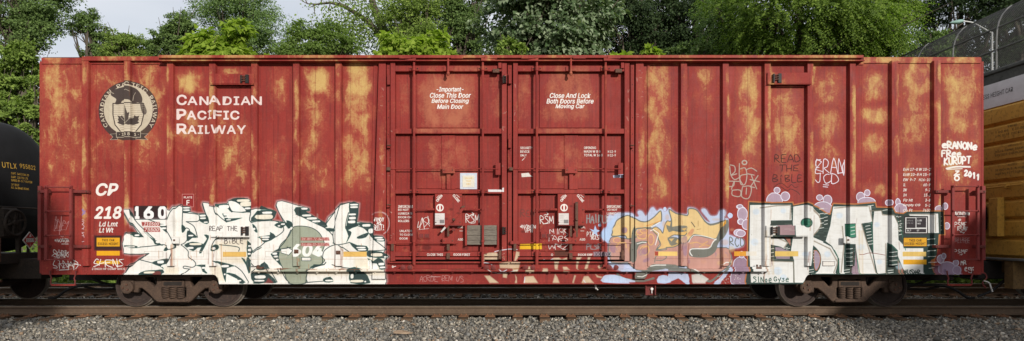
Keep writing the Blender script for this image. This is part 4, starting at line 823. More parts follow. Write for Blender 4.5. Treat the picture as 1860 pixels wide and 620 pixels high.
M = {}
def boxcar_paint():
    t = NT('boxcar_paint'); p = t.pos()
    sep = t.add('ShaderNodeSeparateXYZ'); t.link(p, sep.inputs[0])
    k = F / 12.45
    u = t.math('MULTIPLY_ADD', sep.outputs['X'], k / (PX1 - PX0)); u.node.inputs[2].default_value = (CX - PX0) / (PX1 - PX0)
    # v = 1 - (py - PY0) / H with py = HY - (Z - CAMZ) * k
    H = PY1 - PY0
    v = t.math('MULTIPLY_ADD', sep.outputs['Z'], k / H); v.node.inputs[2].default_value = 1 - (HY + CAMZ * k - PY0) / H
    uv = t.add('ShaderNodeCombineXYZ'); t.link(u, uv.inputs[0]); t.link(v, uv.inputs[1])
    def img(im):
        n = t.add('ShaderNodeTexImage'); n.image = im; n.extension = 'CLIP'; n.interpolation = 'Linear'; t.link(uv.outputs[0], n.inputs[0]); return n
    pi, wi = img(PAINT), img(WEAR)
    ws = t.add('ShaderNodeSeparateColor'); t.link(wi.outputs['Color'], ws.inputs[0])
    n_big = t.noise(t.scale(p, (1, 1, .6)), 1.3, 4); n_mid = t.noise(t.scale(p, (1, 1, .62)), 4.6, 6, .62, .4); n_fine = t.noise(p, 26, 6, .68); n_st = t.noise(t.scale(p, (9, 9, .35)), 3.0, 4)
    red = t.mix(t.ramp(n_big, [(.3, 0.0), (.7, 1.0)]), (.185, .0185, .0155), (.268, .036, .026))
    red = t.mix(t.math('MULTIPLY', t.ramp(n_fine, [(.45, 0.0), (.75, 1.0)]), .35), red, (.31, .05, .042))
    # grime runs
    red = t.mix(t.math('MULTIPLY', t.ramp(n_st, [(.47, 0.0), (.72, 1.0)]), .6), red, (.115, .021, .018))
    sc_ = t.noise(t.scale(p, (1, 1, 1.6)), 2.6, 8, .72, .6)
    red = t.mix(t.math('MULTIPLY', t.ramp(sc_, [(.48, 0.0), (.68, 1.0)]), .5), red, (.17, .030, .026))
    hs = t.noise(t.scale(p, (.5, .5, 22)), 2.2, 4)
    red = t.mix(t.math('MULTIPLY', t.ramp(hs, [(.55, 0.0), (.75, 1.0)]), .08), red, (.40, .10, .075))
    tanf = t.math('MULTIPLY', t.ramp(t.math('ADD', ws.outputs[1], t.math('ADD', t.math('MULTIPLY', t.math('SUBTRACT', n_mid, .5), 1.8), t.math('MULTIPLY', t.math('SUBTRACT', n_fine, .5), .7))), [(.2, 0.0), (.85, 1.0)]), .85)
    red = t.mix(tanf, red, (.35, .115, .062))
    wsum = t.math('ADD', t.math('ADD', ws.outputs[0], t.math('MULTIPLY', t.math('SUBTRACT', n_mid, .5), 1.7)), t.math('ADD', t.math('MULTIPLY', t.math('SUBTRACT', n_fine, .5), .55), t.math('MULTIPLY', t.math('SUBTRACT', n_st, .5), .3)))
    halo = t.math('MULTIPLY', t.ramp(wsum, [(.15, 0.0), (.6, 1.0)]), .55)
    red = t.mix(halo, red, (.345, .095, .048))
    red = t.mix(t.math('MULTIPLY', t.ramp(wsum, [(.47, 0.0), (1.0, 1.0)]), .84), red, t.mix(n_fine, (.43, .265, .075), (.54, .40, .16)))
    # paint layer, slightly chipped, grimy and streaked
    chip = t.ramp(t.noise(p, 38, 5, .7), [(.24, 0.0), (.34, 1.0)])
    pa = t.math('MULTIPLY', pi.outputs['Alpha'], t.math('MULTIPLY', chip, .97))
    pc = t.mix(t.math('MULTIPLY', t.ramp(n_st, [(.5, 0.0), (.78, 1.0)]), .28), pi.outputs['Color'], t.mix(1.0, pi.outputs['Color'], (.60, .53, .45), 'MULTIPLY'))
    pc = t.mix(t.math('MULTIPLY', t.ramp(n_mid, [(.45, 0.0), (.75, 1.0)]), .22), pc, t.mix(1.0, pc, (.74, .70, .65), 'MULTIPLY'))
    pc = t.mix(t.math('MULTIPLY', t.ramp(sc_, [(.46, 0.0), (.7, 1.0)]), .3), pc, t.mix(1.0, pc, (.58, .55, .52), 'MULTIPLY'))
    pc = t.mix(1.0, pc, (.82, .845, .88), 'MULTIPLY')
    col = t.mix(pa, red, pc)
    rust = t.ramp(t.noise(p, 11, 8, .72), [(.66, 0.0), (.71, 1.0)])
    col = t.mix(t.math('MULTIPLY', rust, .6), col, (.10, .042, .022))
    t.base(col, t.ramp(n_mid, [(.3, .55), (.7, .78)]), 0, .16)
    h = t.math('ADD', t.math('MULTIPLY', t.noise(t.scale(p, (1, 1, .5)), 2.2, 2), 1.0), t.math('MULTIPLY', n_fine, .05))
    t.bump(h, .35, .03)
    return t.m
M['paint'] = boxcar_paint()

def steel(name, c1, c2, c3=None, sc=9, rough=.75, spec=.25, bump=.3, coord='pos'):
    t = NT(name); p = t.pos() if coord == 'pos' else t.objco()
    a = t.noise(p, sc, 6, .65); b = t.noise(p, sc * 5, 4, .6)
    c = t.mix(t.ramp(a, [(.35, 0.0), (.68, 1.0)]), c1, c2)
    if c3: c = t.mix(t.ramp(b, [(.52, 0.0), (.72, 1.0)]), c, c3)
    t.base(c, rough, 0, spec); t.bump(b, bump, .006)
    return t.m
M['red_dark'] = steel('dull_red_steel', (.17, .028, .026), (.12, .03, .025), (.075, .028, .02), 7)
M['ladder'] = steel('ladder_red', (.215, .03, .028), (.16, .032, .028), (.12, .04, .03), 9)
M['rusty'] = steel('rusty_latch', (.115, .052, .034), (.065, .03, .022), (.19, .10, .055), 16)
M['truck'] = steel('truck_casting', (.082, .051, .035), (.052, .034, .025), (.12, .075, .048), 6, .85)
M['wheel'] = steel('wheel_steel', (.046, .03, .024), (.032, .023, .02), (.065, .042, .032), 5, .8)
M['tread'] = steel('wheel_rim', (.22, .19, .16), (.14, .115, .09), None, 6, .4, .5)  # rim steel, lightened so the lip's highlight sits in the colour
M['under'] = steel('underframe', (.03, .024, .02), (.02, .016, .014), None, 6, .9)
M['rail'] = steel('rail_side', (.115, .077, .05), (.088, .058, .038), (.135, .092, .06), 3.5, .8)
M['railtop'] = steel('rail_head', (.30, .25, .20), (.23, .19, .145), None, 5, .32, .7, .1)
M['plate'] = steel('tie_plate', (.21, .098, .048), (.135, .066, .036), (.26, .14, .075), 12, .85)
M['black'] = steel('black_rubber', (.014, .013, .013), (.022, .02, .018), None, 9, .6)
M['galv'] = steel('galvanised', (.50, .50, .47), (.40, .40, .38), None, 6, .5, .5, .05)
M['galv_post'] = steel('dull_galvanised', (.30, .29, .27), (.22, .21, .20), None, 6, .5, .4, .05)
M['galv_dark'] = steel('fence_wire', (.15, .145, .135), (.11, .105, .10), None, 6, .6)
M['concrete'] = steel('concrete', (.10, .096, .088), (.07, .068, .063), (.045, .044, .04), 1.2, .9)
M['white_rod'] = steel('worn_white_rod', (.55, .53, .5), (.35, .30, .26), None, 12, .6)
M['lamp_green'] = steel('pale_green_enamel', (.22, .34, .29), (.18, .28, .24), None, 5, .5)

def wood(name, c1, c2, c3, axis=(1.2, 14, 14)):
    t = NT(name); p = t.scale(t.pos(), axis)
    a = t.noise(p, 3, 6, .65, .8); b = t.noise(p, 11, 5, .7)
    c = t.mix(t.ramp(a, [(.35, 0.0), (.65, 1.0)]), c1, c2)
    c = t.mix(t.ramp(b, [(.5, 0.0), (.7, 1.0)]), c, c3)
    t.base(c, .9, 0, .15); t.bump(a, .5, .01); return t.m
M['tie'] = wood('tie_timber', (.135, .085, .05), (.075, .05, .034), (.19, .12, .072), (14, 1.2, 14))
M['board'] = wood('grey_board', (.20, .17, .135), (.13, .11, .09), (.07, .058, .047))
M['driftwood'] = wood('broken_wood', (.34, .25, .17), (.24, .17, .115), (.12, .085, .06))
M['bark'] = wood('bark', (.10, .08, .06), (.06, .048, .037), (.15, .125, .10), (9, 9, 1.6))

def stone():
    t = NT('ballast_stone'); r = t.island()
    c = t.ramp(r, [(0, (.095, .09, .08)), (.2, (.155, .143, .125)), (.4, (.21, .19, .16)), (.58, (.165, .16, .15)), (.72, (.27, .24, .195)), (.88, (.24, .17, .115)), (.93, (.38, .345, .29)), (.98, (.52, .48, .42))], 'CONSTANT')
    n = t.noise(t.pos(), 60, 4)
    c = t.mix(t.math('MULTIPLY', n, .5), c, t.mix(1.0, c, (.5, .46, .39), 'MULTIPLY'))
    c = t.mix(1.0, c, (1.2, 1.2, 1.18), 'MULTIPLY')
    t.base(c, .9, 0, .2); t.bump(n, .4, .004); return t.m
M['stone'] = stone()
def bed():
    t = NT('ballast_bed'); p = t.pos()
    v = t.add('ShaderNodeTexVoronoi'); t.link(p, v.inputs['Vector']); v.inputs['Scale'].default_value = 24
    s_ = t.add('ShaderNodeSeparateColor'); t.link(v.outputs['Color'], s_.inputs[0])
    c = t.ramp(s_.outputs[0], [(0, (.05, .047, .043)), (.5, (.10, .095, .085)), (1, (.17, .16, .14))])
    t.base(c, .95, 0, .1); t.bump(v.outputs['Distance'], .8, .02); return t.m
M['bed'] = bed()
def soil():
    t = NT('soil'); p = t.pos()
    n = t.noise(p, .35, 6, .6); b = t.noise(p, 8, 5, .7)
    c = t.mix(t.ramp(n, [(.4, 0.0), (.6, 1.0)]), (.085, .07, .045), (.045, .07, .022)); c = t.mix(t.math('MULTIPLY', b, .5), c, (.13, .115, .085))
    t.base(c, .95, 0, .1); t.bump(b, .6, .05); return t.m
M['soil'] = soil()

def leaf(name, dark, mid, light, trans=.35, gloss=.6, spec=.12):
    t = NT(name); r = t.island(); p = t.pos()
    n = t.noise(p, .9, 3)
    f = t.math('ADD', t.math('MULTIPLY', r, .65), t.math('MULTIPLY', n, .5), True)
    c = t.ramp(f, [(.2, dark), (.55, mid), (.92, light)])
    t.base(c, gloss, 0, spec)
    tr = t.add('ShaderNodeBsdfTranslucent'); t.link(t.mix(1.0, c, (1.25, 1.5, .55), 'MULTIPLY'), tr.inputs['Color'])
    mx = t.add('ShaderNodeMixShader'); mx.inputs['Fac'].default_value = trans
    t.link(t.b.outputs[0], mx.inputs[1]); t.link(tr.outputs[0], mx.inputs[2]); t.link(mx.outputs[0], t.out.inputs['Surface'])
    return t.m
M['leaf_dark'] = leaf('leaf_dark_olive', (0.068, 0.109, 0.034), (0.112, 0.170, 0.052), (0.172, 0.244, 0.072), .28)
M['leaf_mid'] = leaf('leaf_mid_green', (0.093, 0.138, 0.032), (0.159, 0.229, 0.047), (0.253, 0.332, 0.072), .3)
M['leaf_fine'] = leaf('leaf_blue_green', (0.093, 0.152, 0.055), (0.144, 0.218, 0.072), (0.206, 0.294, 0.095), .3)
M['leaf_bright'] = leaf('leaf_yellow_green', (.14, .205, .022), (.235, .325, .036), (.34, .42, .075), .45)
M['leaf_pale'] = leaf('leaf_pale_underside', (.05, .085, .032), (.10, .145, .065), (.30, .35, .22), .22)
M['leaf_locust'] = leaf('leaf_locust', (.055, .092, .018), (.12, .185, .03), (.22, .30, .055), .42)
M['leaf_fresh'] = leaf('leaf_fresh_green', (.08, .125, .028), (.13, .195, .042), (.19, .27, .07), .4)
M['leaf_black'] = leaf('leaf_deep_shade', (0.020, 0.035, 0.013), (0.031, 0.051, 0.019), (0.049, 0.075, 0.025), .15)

def flat(name, c, rough=.6, spec=.3): return NT(name).base(c, rough, 0, spec).m
M['tank'] = steel('tank_black', (.012, .012, .013), (.017, .017, .018), (.014, .013, .013), 2.5, .55, .12, .05)
M['tankdirt'] = steel('dirty_black_steel', (.034, .025, .019), (.018, .015, .013), (.055, .038, .026), 7, .8)
M['letter_yellow'] = flat('lettering_yellow', (.60, .36, .06))
M['letter_black'] = flat('lettering_black', (.02, .018, .016))
M['letter_white'] = flat('lettering_white', (.72, .70, .66))
M['diamond_red'] = flat('placard_red', (.42, .02, .02))
M['ochre'] = steel('ochre_paint', (.62, .345, .06), (.52, .28, .05), (.32, .165, .032), 3, .65)
M['ochre_dirty'] = steel('grimy_ochre', (.20, .115, .04), (.11, .066, .03), (.06, .04, .022), 5, .8)
M['white_band'] = steel('white_band', (.66, .66, .66), (.56, .56, .55), None, 3, .6)
M['card'] = steel('weathered_card', (.62, .56, .44), (.52, .50, .44), None, 10, .8)
M['cardframe'] = steel('grey_tape', (.50, .54, .60), (.42, .44, .50), None, 10, .6)
# ------------------------------------------------------------------ the ground and the two tracks
def bed_h(x, y):
    """height of the ballast"""
    h = np.where(y < -1.25, -0.243 - 0.05 * np.clip(-1.25 - y, 0, 4), -0.262)
    h = np.where((y > 1.5) & (y < 3.1), -0.25, h)
    h = np.where(y > 6.2, -0.23 - .05 * (y - 6.2), h)
    return h + .012 * np.sin(x * 1.7 + y * 2.1) + .01 * np.sin(x * 4.3 - y * 1.3)
g = MB(); g.add([(-900, -300, -.55), (900, -300, -.55), (900, 1500, -.55), (-900, 1500, -.55)], [(0, 1, 2, 3)])
tag(g.build('ground', M['soil']), kind='structure')
xs = np.linspace(-45, 45, 300); ys = np.concatenate([np.linspace(-8, 9, 90)])
GX, GY = np.meshgrid(xs, ys)
GZ = bed_h(GX, GY) - .02
gv = np.stack([GX, GY, GZ], -1).reshape(-1, 3)
idx = np.arange(len(gv)).reshape(GX.shape)
gf = np.stack([idx[:-1, :-1], idx[:-1, 1:], idx[1:, 1:], idx[1:, :-1]], -1).reshape(-1, 4)
tag(link_mesh('ballast_bed', np_mesh('ballast_bed', gv, gf, M['bed'])), kind='structure')

# crushed stone: real stones, heaped
BV_ = np.array([(x, y, z) for z in (-.8, .8) for y in (-.8, .8) for x in (-.8, .8)], float)       # a rough broken block
BF_ = np.array([(0, 2, 1), (1, 2, 3), (4, 5, 6), (5, 7, 6), (0, 1, 4), (1, 5, 4), (2, 6, 3), (3, 6, 7), (0, 4, 2), (2, 4, 6), (1, 3, 5), (3, 7, 5)])
def stones(n, x0, x1, y0, y1, r0, r1, lift, seed, keep=None):
    rg = np.random.default_rng(seed)
    x, y = rg.uniform(x0, x1, n), rg.uniform(y0, y1, n)
    if keep is not None:
        k = keep(x, y); x, y = x[k], y[k]; n = len(x)
    r = r0 + (r1 - r0) * rg.random(n) ** 2.2
    q = rg.normal(size=(n, 4)); q /= np.linalg.norm(q, axis=1)[:, None]
    w, a, b, c = q.T
    R = np.stack([1 - 2 * (b * b + c * c), 2 * (a * b - c * w), 2 * (a * c + b * w), 2 * (a * b + c * w), 1 - 2 * (a * a + c * c), 2 * (b * c - a * w), 2 * (a * c - b * w), 2 * (b * c + a * w), 1 - 2 * (a * a + b * b)], -1).reshape(n, 3, 3)
    sc = rg.uniform(.5, 1.3, (n, 1, 3)) * r[:, None, None]
    v = BV_[None] * rg.uniform(.62, 1.25, (n, 8, 1)) * sc
    v = v + rg.normal(size=(n, 8, 3)) * r[:, None, None] * .16
    v = np.einsum('nij,nkj->nki', R, v)
    z = bed_h(x, y) + rg.uniform(-.02, lift, n)
    v += np.stack([x, y, z], -1)[:, None, :]
    f = BF_[None] + (np.arange(n) * 8)[:, None, None]
    return v.reshape(-1, 3), f.reshape(-1, 3)
TIE1, TIE2 = 0.577, 0.507
def near_keep(x, y):
    ph = ((x - .10) / TIE1) % 1.0; d = np.minimum(ph, 1 - ph) * TIE1
    return ~((y > -1.32) & (d < .12))
def join(parts):
    vs, fs, n = [], [], 0
    for v, f in parts: vs.append(v); fs.append(f + n); n += len(v)
    return np.concatenate(vs), np.concatenate(fs)
sv, sf = join([stones(60000, -12.5, 12.5, -3.9, -1.26, .009, .030, .02, 1), stones(3500, -12.5, 12.5, -3.9, -1.3, .024, .046, .03, 8), stones(9500, -14, 14, -1.30, -.82, .011, .032, .035, 2, near_keep)])
tag(link_mesh('crushed_stone', np_mesh('crushed_stone', sv, sf, M['stone'])), 'loose grey crushed stone ballast in front of the rails', 'ballast', kind='stuff')
def far_keep(x, y): return ~((y > 3.1) & (y < 3.95)) | (np.abs(((x / TIE2) % 1.0) - .5) < .27)
sv, sf = join([stones(6000, -14, 14, -.62, 1.4, .018, .04, .0, 3), stones(11000, -18, 18, 1.4, 4.0, .02, .045, .03, 4, far_keep), stones(6000, -22, 22, 4.0, 8.6, .025, .05, .03, 5)])
tag(link_mesh('crushed_stone', np_mesh('crushed_stone_far', sv, sf, M['stone'])), 'dark crushed stone ballast under and behind the train', 'ballast', kind='stuff')

# rails, ties, plates
RAIL = [(-.0763, -.186), (.0763, -.186), (.0763, -.174), (.022, -.155), (.010, -.135), (.010, -.06), (.018, -.046), (.0365, -.040), (.0370, -.012), (.030, -.0035), (-.030, -.0035), (-.0370, -.012), (-.0365, -.040), (-.018, -.046), (-.010, -.06), (-.010, -.135), (-.022, -.155), (-.0763, -.174)]
def rail(parent, yc, x0, x1):
    m = MB(); n = len(RAIL)
    for x in (x0, x1): m.v += [(x, yc + a, b) for a, b in RAIL]
    m.f = [tuple(range(n)), tuple(range(2 * n - 1, n - 1, -1))] + [((i + 1) % n, i, i + n, (i + 1) % n + n) for i in range(n)]
    o = m.build('rail', M['rail'], parent)
    t = MB(); t.box(x0, x1, yc - .0285, yc + .0285, -.006, 0); t.build('running_surface', M['railtop'], o)
    return o
def tie_mesh(seed):
    rg = random.Random(seed); m = MB()
    m.box(-.112, .112, -1.3, 1.3, -.36, -.205)
    me = m.mesh('tie', M['tie'], bevel=.012)
    for v in me.vertices: v.co.x += rg.uniform(-.008, .008); v.co.z += rg.uniform(-.006, .004); v.co.y += rg.uniform(-.03, .03)
    return me
TM = [tie_mesh(i) for i in range(4)]
pm = MB()
pm.prism([(-.105, -.2035), (.105, -.2035), (.105, -.1885), (-.105, -.1885)], -.235, .215)
pm.box(-.09, .09, -.125, -.085, -.1885, -.176); pm.box(-.09, .09, .085, .125, -.1885, -.176)
for sx, sy in ((-.055, -.105), (.05, -.1), (-.04, .1)): pm.box(sx - .012, sx + .012, sy - .012, sy + .03 if sy < 0 else sy + .012, -.186, -.155)
PM = pm.mesh('tie_plate', M['plate'], bevel=.003)
def track(label, yc, x0, x1, sp, off):
    t = empty('railway_track', (0, yc, 0))
    tag(t, label, 'track', kind='structure')
    for s in (-1, 1): rail(t, s * .755, x0 - 6, x1 + 6)
    rg = random.Random(int(yc * 10)); i = 0
    x = off + math.ceil((x0 - off) / sp) * sp
    while x < x1:
        o = link_mesh('tie', TM[i % 4], t, (x + rg.uniform(-.012, .012), 0, 0), (0, 0, rg.uniform(-.012, .012)))
        for s in (-1, 1): link_mesh('tie_plate', PM, o, (rg.uniform(-.012, .012), s * .755, 0))
        x += sp; i += 1
track('rusty brown rails on timber ties carrying the red boxcar', 0.0, -12.8, 12.8, TIE1, .10)
track('second railway track running behind the red boxcar', 4.5, -17, 17, TIE2, .0)

# bits of broken wood lying in the ballast
def chunk(px, py, w, h, label, seed):
    z0 = -.33; d = F * (CAMZ - z0) / (py - HY); Y = CAMY + d; X = (px - CX) * d / F
    rg = random.Random(seed); m = MB(); n = 7; pts = []
    for i in range(n):
        t = i / (n - 1); prof = .35 + .65 * math.sin(math.pi * min(t * 1.15 + .08, 1))
        pts.append([(-w / 2 + w * t, a * h * prof * rg.uniform(.75, 1.2), b * h * .45 * prof * rg.uniform(.7, 1.25)) for a, b in ((-1, -.6), (-.8, .8), (.1, 1), (.9, .7), (1, -.6))])
    for ring in pts: m.v += ring
    for i in range(n - 1):
        for k in range(5): m.f.append((i * 5 + k, i * 5 + (k + 1) % 5, (i + 1) * 5 + (k + 1) % 5, (i + 1) * 5 + k))
    m.f += [(4, 3, 2, 1, 0), tuple((n - 1) * 5 + k for k in range(5))]
    o = m.build('wood_chunk', M['driftwood']); o.location = (X, Y, float(bed_h(np.array(X), np.array(Y))) + .06); o.rotation_euler = (rg.uniform(-.1, .1), rg.uniform(-.12, .12), rg.uniform(-.25, .25))
    tag(o, label, 'wood')
chunk(733, 612, .36, .07, 'splintered pale wood chunk lying in the ballast below the left door', 2)
chunk(1851, 606, .16, .05, 'short pale wood scrap lying in the ballast below the ochre boxcar', 5)
# ------------------------------------------------------------------ the red boxcar
SH, PO = -1.50, -1.58
car = empty('red_boxcar', (0, 0, 0))
tag(car, 'long weathered red high-cube boxcar with double plug doors covered in white graffiti', 'boxcar')
P_ = M['paint']
XL, XR = wx(75, SH), wx(1783, SH)
ZT = wz(106, SH)
# sheets of the near side, one per bay
edges_l = [75, 154, 230, 308.5, 385, 461.5, 537.5, 614.5, 700]
edges_r = [1157, 1242.5, 1318.5, 1394.5, 1472, 1549, 1625.5, 1703, 1783]
for ed in (edges_l, edges_r):
    for a, b in zip(ed[:-1], ed[1:]):
        m = MB(); m.box(wx(a, SH) + .002, wx(b, SH) - .002, SH, SH + .03, wz(499, SH), ZT)
        # shallow stiffened margin round the sheet
        m.build('side_panel', P_, car)
# posts
posts = [(148.5, 160), (225, 236), (303, 314), (379.5, 391), (456, 467), (532, 543), (609, 620), (1237, 1248), (1313, 1324), (1389, 1400), (1467, 1477.5), (1544, 1554.5), (1620, 1631), (1697, 1709)]
for a, b in posts:
    m = MB(); x0, x1 = wx(a, PO), wx(b, PO)
    top = 111 if 290 < a < 1560 else (110 if a > 1500 else 110)
    z0, z1 = wz(483.5, PO), wz(top, PO)
    # hat section: sloping sides down to narrow flanges on the sheet
    sec = [(x0 - .022, SH - .006), (x0 - .012, SH - .006), (x0, PO), (x1, PO), (x1 + .012, SH - .006), (x1 + .022, SH - .006), (x1 + .022, SH + .01), (x0 - .022, SH + .01)]
    n = len(sec)
    m.v = [(x, y, z0) for x, y in sec] + [(x, y, z1) for x, y in sec]
    m.f = [tuple(range(n))[::-1], tuple(range(n, 2 * n))] + [(i, (i + 1) % n, (i + 1) % n + n, i + n) for i in range(n)]
    m.build('side_post', P_, car, bevel=.003)
for pts in ([(688, 112), (701, 112), (701, 507), (676, 507)], [(1155, 112), (1169, 112), (1175, 507), (1153, 507)]):
    m = MB(); m.pprism(pts, PO, .085); m.build('door_post', P_, car, bevel=.004)
# thin flange beside each door post
for pts in ([(679, 118), (684, 118), (676, 500), (671, 500)], [(1176, 118), (1180, 118), (1182, 484), (1177, 484)]):
    m = MB(); m.pprism(pts, SH - .02, .03); m.build('panel_flange', P_, car, bevel=.002)
# side sill: deep between the trucks, cut away above them
def sill_pts():
    p = [(386, 488), (386, 499)] + [(387 + 10 * math.sin(t), 515 - 16 * math.cos(t) ** 1) for t in [math.pi / 2 * i / 6 for i in range(7)]] + [(398, 516), (1460, 516)]
    p += [(1473 - 12 * math.cos(t), 515 - 17 * math.sin(t)) for t in [math.pi / 2 * i / 6 for i in range(7)]] + [(1473, 488)]
    return p
m = MB(); m.pprism(sill_pts(), SH - .004, .03); m.build('side_sill', P_, car)
m = MB(); m.pbox(398, 1460, 513.6, 516.6, SH - .05, .07); m.build('sill_lip', P_, car, bevel=.004)
for a, b in ((76, 386), (1473, 1781)):
    m = MB(); m.pbox(a, b, 496.2, 499.2, SH - .03, .05); m.build('sill_flange', P_, car, bevel=.003)
# door track ledge with its bolt lugs
m = MB(); m.pbox(456, 1402, 489, 493.6, SH - .16, .17); m.build('door_track', P_, car, bevel=.004)
for k in range(27):
    px = 470 + k * 35.2
    m = MB(); m.pprism([(px - 3.6, 493.8), (px + 3.6, 493.8), (px, 497.2)], SH - .10, .06); m.build('track_lug', P_, car)
# top edge and roof
m = MB(); m.pbox(75, 148.3, 105, 116.2, SH - .022, .03); m.build('top_chord', P_, car, bevel=.003)
m = MB(); m.pbox(148.5, 288, 102.6, 110.4, PO - .012, .10); m.pbox(148.5, 288, 110.6, 116.6, SH - .022, .03); m.build('top_chord', P_, car, bevel=.003)
m = MB(); m.pbox(288, 1569, 110.8, 118, SH - .022, .03); m.build('top_chord', P_, car, bevel=.003)
m = MB(); m.pbox(1569, 1782, 104, 115, SH - .022, .03); m.build('top_chord', P_, car, bevel=.003)
YR = -1.69
m = MB(); m.pbox(288, 1569, 100.2, 105.4, YR, .22); m.build('roof_rail', P_, car, bevel=.005)
m = MB(); m.pbox(288, 1571, 108.8, 110.8, YR + .02, .20); m.build('drip_rail', P_, car, bevel=.003)
m = MB(); m.pbox(289, 1568, 105.6, 108.6, YR + .09, .10); m.build('rail_web', M['red_dark'], car)
for a, b in ((724.5, 746), (819, 841), (881, 903), (947, 970), (1041, 1064), (1104, 1126.5)):
    m = MB(); m.pbox(a, b, 101.4, 106.4, YR - .012, .03); m.build('rail_splice', P_, car, bevel=.003)
m = MB()
zc = 5.28; ze = wz(106, SH) + .02
m.add([(XL + .01, -1.5, ze), (XR - .01, -1.5, ze), (XL + .01, 0, zc), (XR - .01, 0, zc), (XL + .01, 1.5, ze), (XR - .01, 1.5, ze)], [(0, 1, 3, 2), (2, 3, 5, 4)])
for i in range(16):
    x = XL + .6 + i * (XR - XL - 1.2) / 15
    m.add([(x - .03, -1.47, ze - .01), (x + .03, -1.47, ze - .01), (x + .03, 0, zc + .035), (x - .03, 0, zc + .035), (x + .03, 1.47, ze - .01), (x - .03, 1.47, ze - .01)], [(0, 1, 2, 3), (3, 2, 4, 5)])
m.build('roof', M['red_dark'], car)
m = MB(); m.box(XL, XR, 1.47, 1.5, wz(515, SH), ze); m.build('far_side', M['red_dark'], car)
for x0, x1 in ((XL - .0, XL + .03), (XR - .03, XR)):
    m = MB(); m.box(x0, x1, -1.465, 1.465, wz(497, SH), ze)
    m.build('end_wall', M['red_dark'], car)
    for k in range(8):
        z = 1.0 + k * .5; e = MB(); s = -1 if x0 < 0 else 1; xo = XL if s < 0 else XR
        e.add([(xo, -1.3, z - .17), (xo + s * .09, -1.2, z), (xo, -1.3, z + .17), (xo, 1.3, z - .17), (xo + s * .09, 1.2, z), (xo, 1.3, z + .17)], [(0, 1, 4, 3), (1, 2, 5, 4), (0, 2, 1), (3, 4, 5)])
        e.build('end_corrugation', M['red_dark'], car)
for a, b in ((71.6, 75.2), (1783, 1787)):
    m = MB(); m.pbox(a, b, 112, 497, SH + .01, .08); m.build('corner_post', P_, car, bevel=.004)
# floor, centre sill and cross bearers
m = MB(); m.box(XL + .05, XR - .05, -1.45, 1.45, .80, 1.05); m.box(XL - .3, XR + .3, -.30, .30, .52, .79)
for k in range(9):
    x = -4.6 + k * 1.15; m.box(x - .05, x + .05, -1.42, 1.42, .50, .79)
m.box(-5.6, 5.6, 1.40, 1.46, .42, .79); m.build('underframe', M['under'], car)

# corner ladders and sill steps
def ladder(rails, rungs, brk, outer, label):
    ld = empty('ladder', (0, 0, 0), car); Y = -1.70
    for a, b in rails: m = MB(); m.pbox(a, b, 337, 473.5, Y, .05); m.build('ladder_rail', M['ladder'], ld, bevel=.004)
    x0, x1 = rails[0][0] + 1, rails[1][1] - 1
    for y in rungs:
        m = MB(); m.ptube([(x0, y), (x1, y)], Y - .012, .0135, 8)
        for x in (x0 + 1.2, x1 - 1.2): m.ptube([(x - .9, y), (x + .9, y)], Y - .02, .022, 6)
        m.build('rung', M['ladder'], ld)
    for y in (348, 448):
        for a, b in brk:
            m = MB(); m.pbox(a, b, y - 2.6, y + 2.6, Y + .06, .02)
            m.box(wx(a, Y + .06), wx(a, Y + .06) + .03, Y + .082, SH, wz(y + 2.6, Y), wz(y - 2.6, Y)); m.box(wx(b, Y + .06) - .03, wx(b, Y + .06), Y + .082, PO + .02, wz(y + 2.6, Y), wz(y - 2.6, Y)); m.build('ladder_bracket', M['red_dark'], ld, bevel=.003)
            for x in (a + 3, b - 3):
                m = MB(); m.lathe([(0, -.012), (.014, -.012), (.014, .01)], (wx(x, Y + .06), Y + .058, wz(y, Y + .06)), 'Y', 8); m.build('bracket_bolt', M['rusty'], ld)
    a, b = outer
    m = MB(); m.pbox(a, b, 338, 473, Y + .09, .06); m.build('end_ladder_rail', M['ladder'], ld, bevel=.004)
ladder([(80, 85), (125, 129.6)], (340.3, 384, 428, 472), [(68, 88), (126, 160)], (68, 74), 'left')
ladder([(1729.6, 1734.4), (1775.5, 1780)], (338.8, 383.5, 427, 471.5), [(1700, 1733), (1776, 1791)], (1784, 1790.5), 'right')
for x0, x1 in ((91.5, 137), (1721, 1766)):
    st = MB(); Y = -1.58
    st.ptube([(x0 - 1, 492), (x0, 500), (x0 + 2.2, 506), (x0 + .5, 511), (x0 + 1, 517.5), (x0 + 4, 518.6), (x1 - 4, 518.6), (x1 - 1, 517.5), (x1 - .5, 511), (x1 - 2.2, 506), (x1, 500), (x1 + 1, 492)], Y, .014, 8)
    o = st.build('sill_step', M['red_dark'], car)
    f = MB(); f.pbox(x0 + 1.5, x1 - 1.5, 516.8, 519.4, Y - .02, .05); f.build('step_tread', P_, o, bevel=.003)
    for x in (x0, x1):
        b = MB(); b.pbox(x - 2.6, x + 2.6, 489, 499.8, SH - .045, .04); b.build('step_plate', P_, o, bevel=.003)

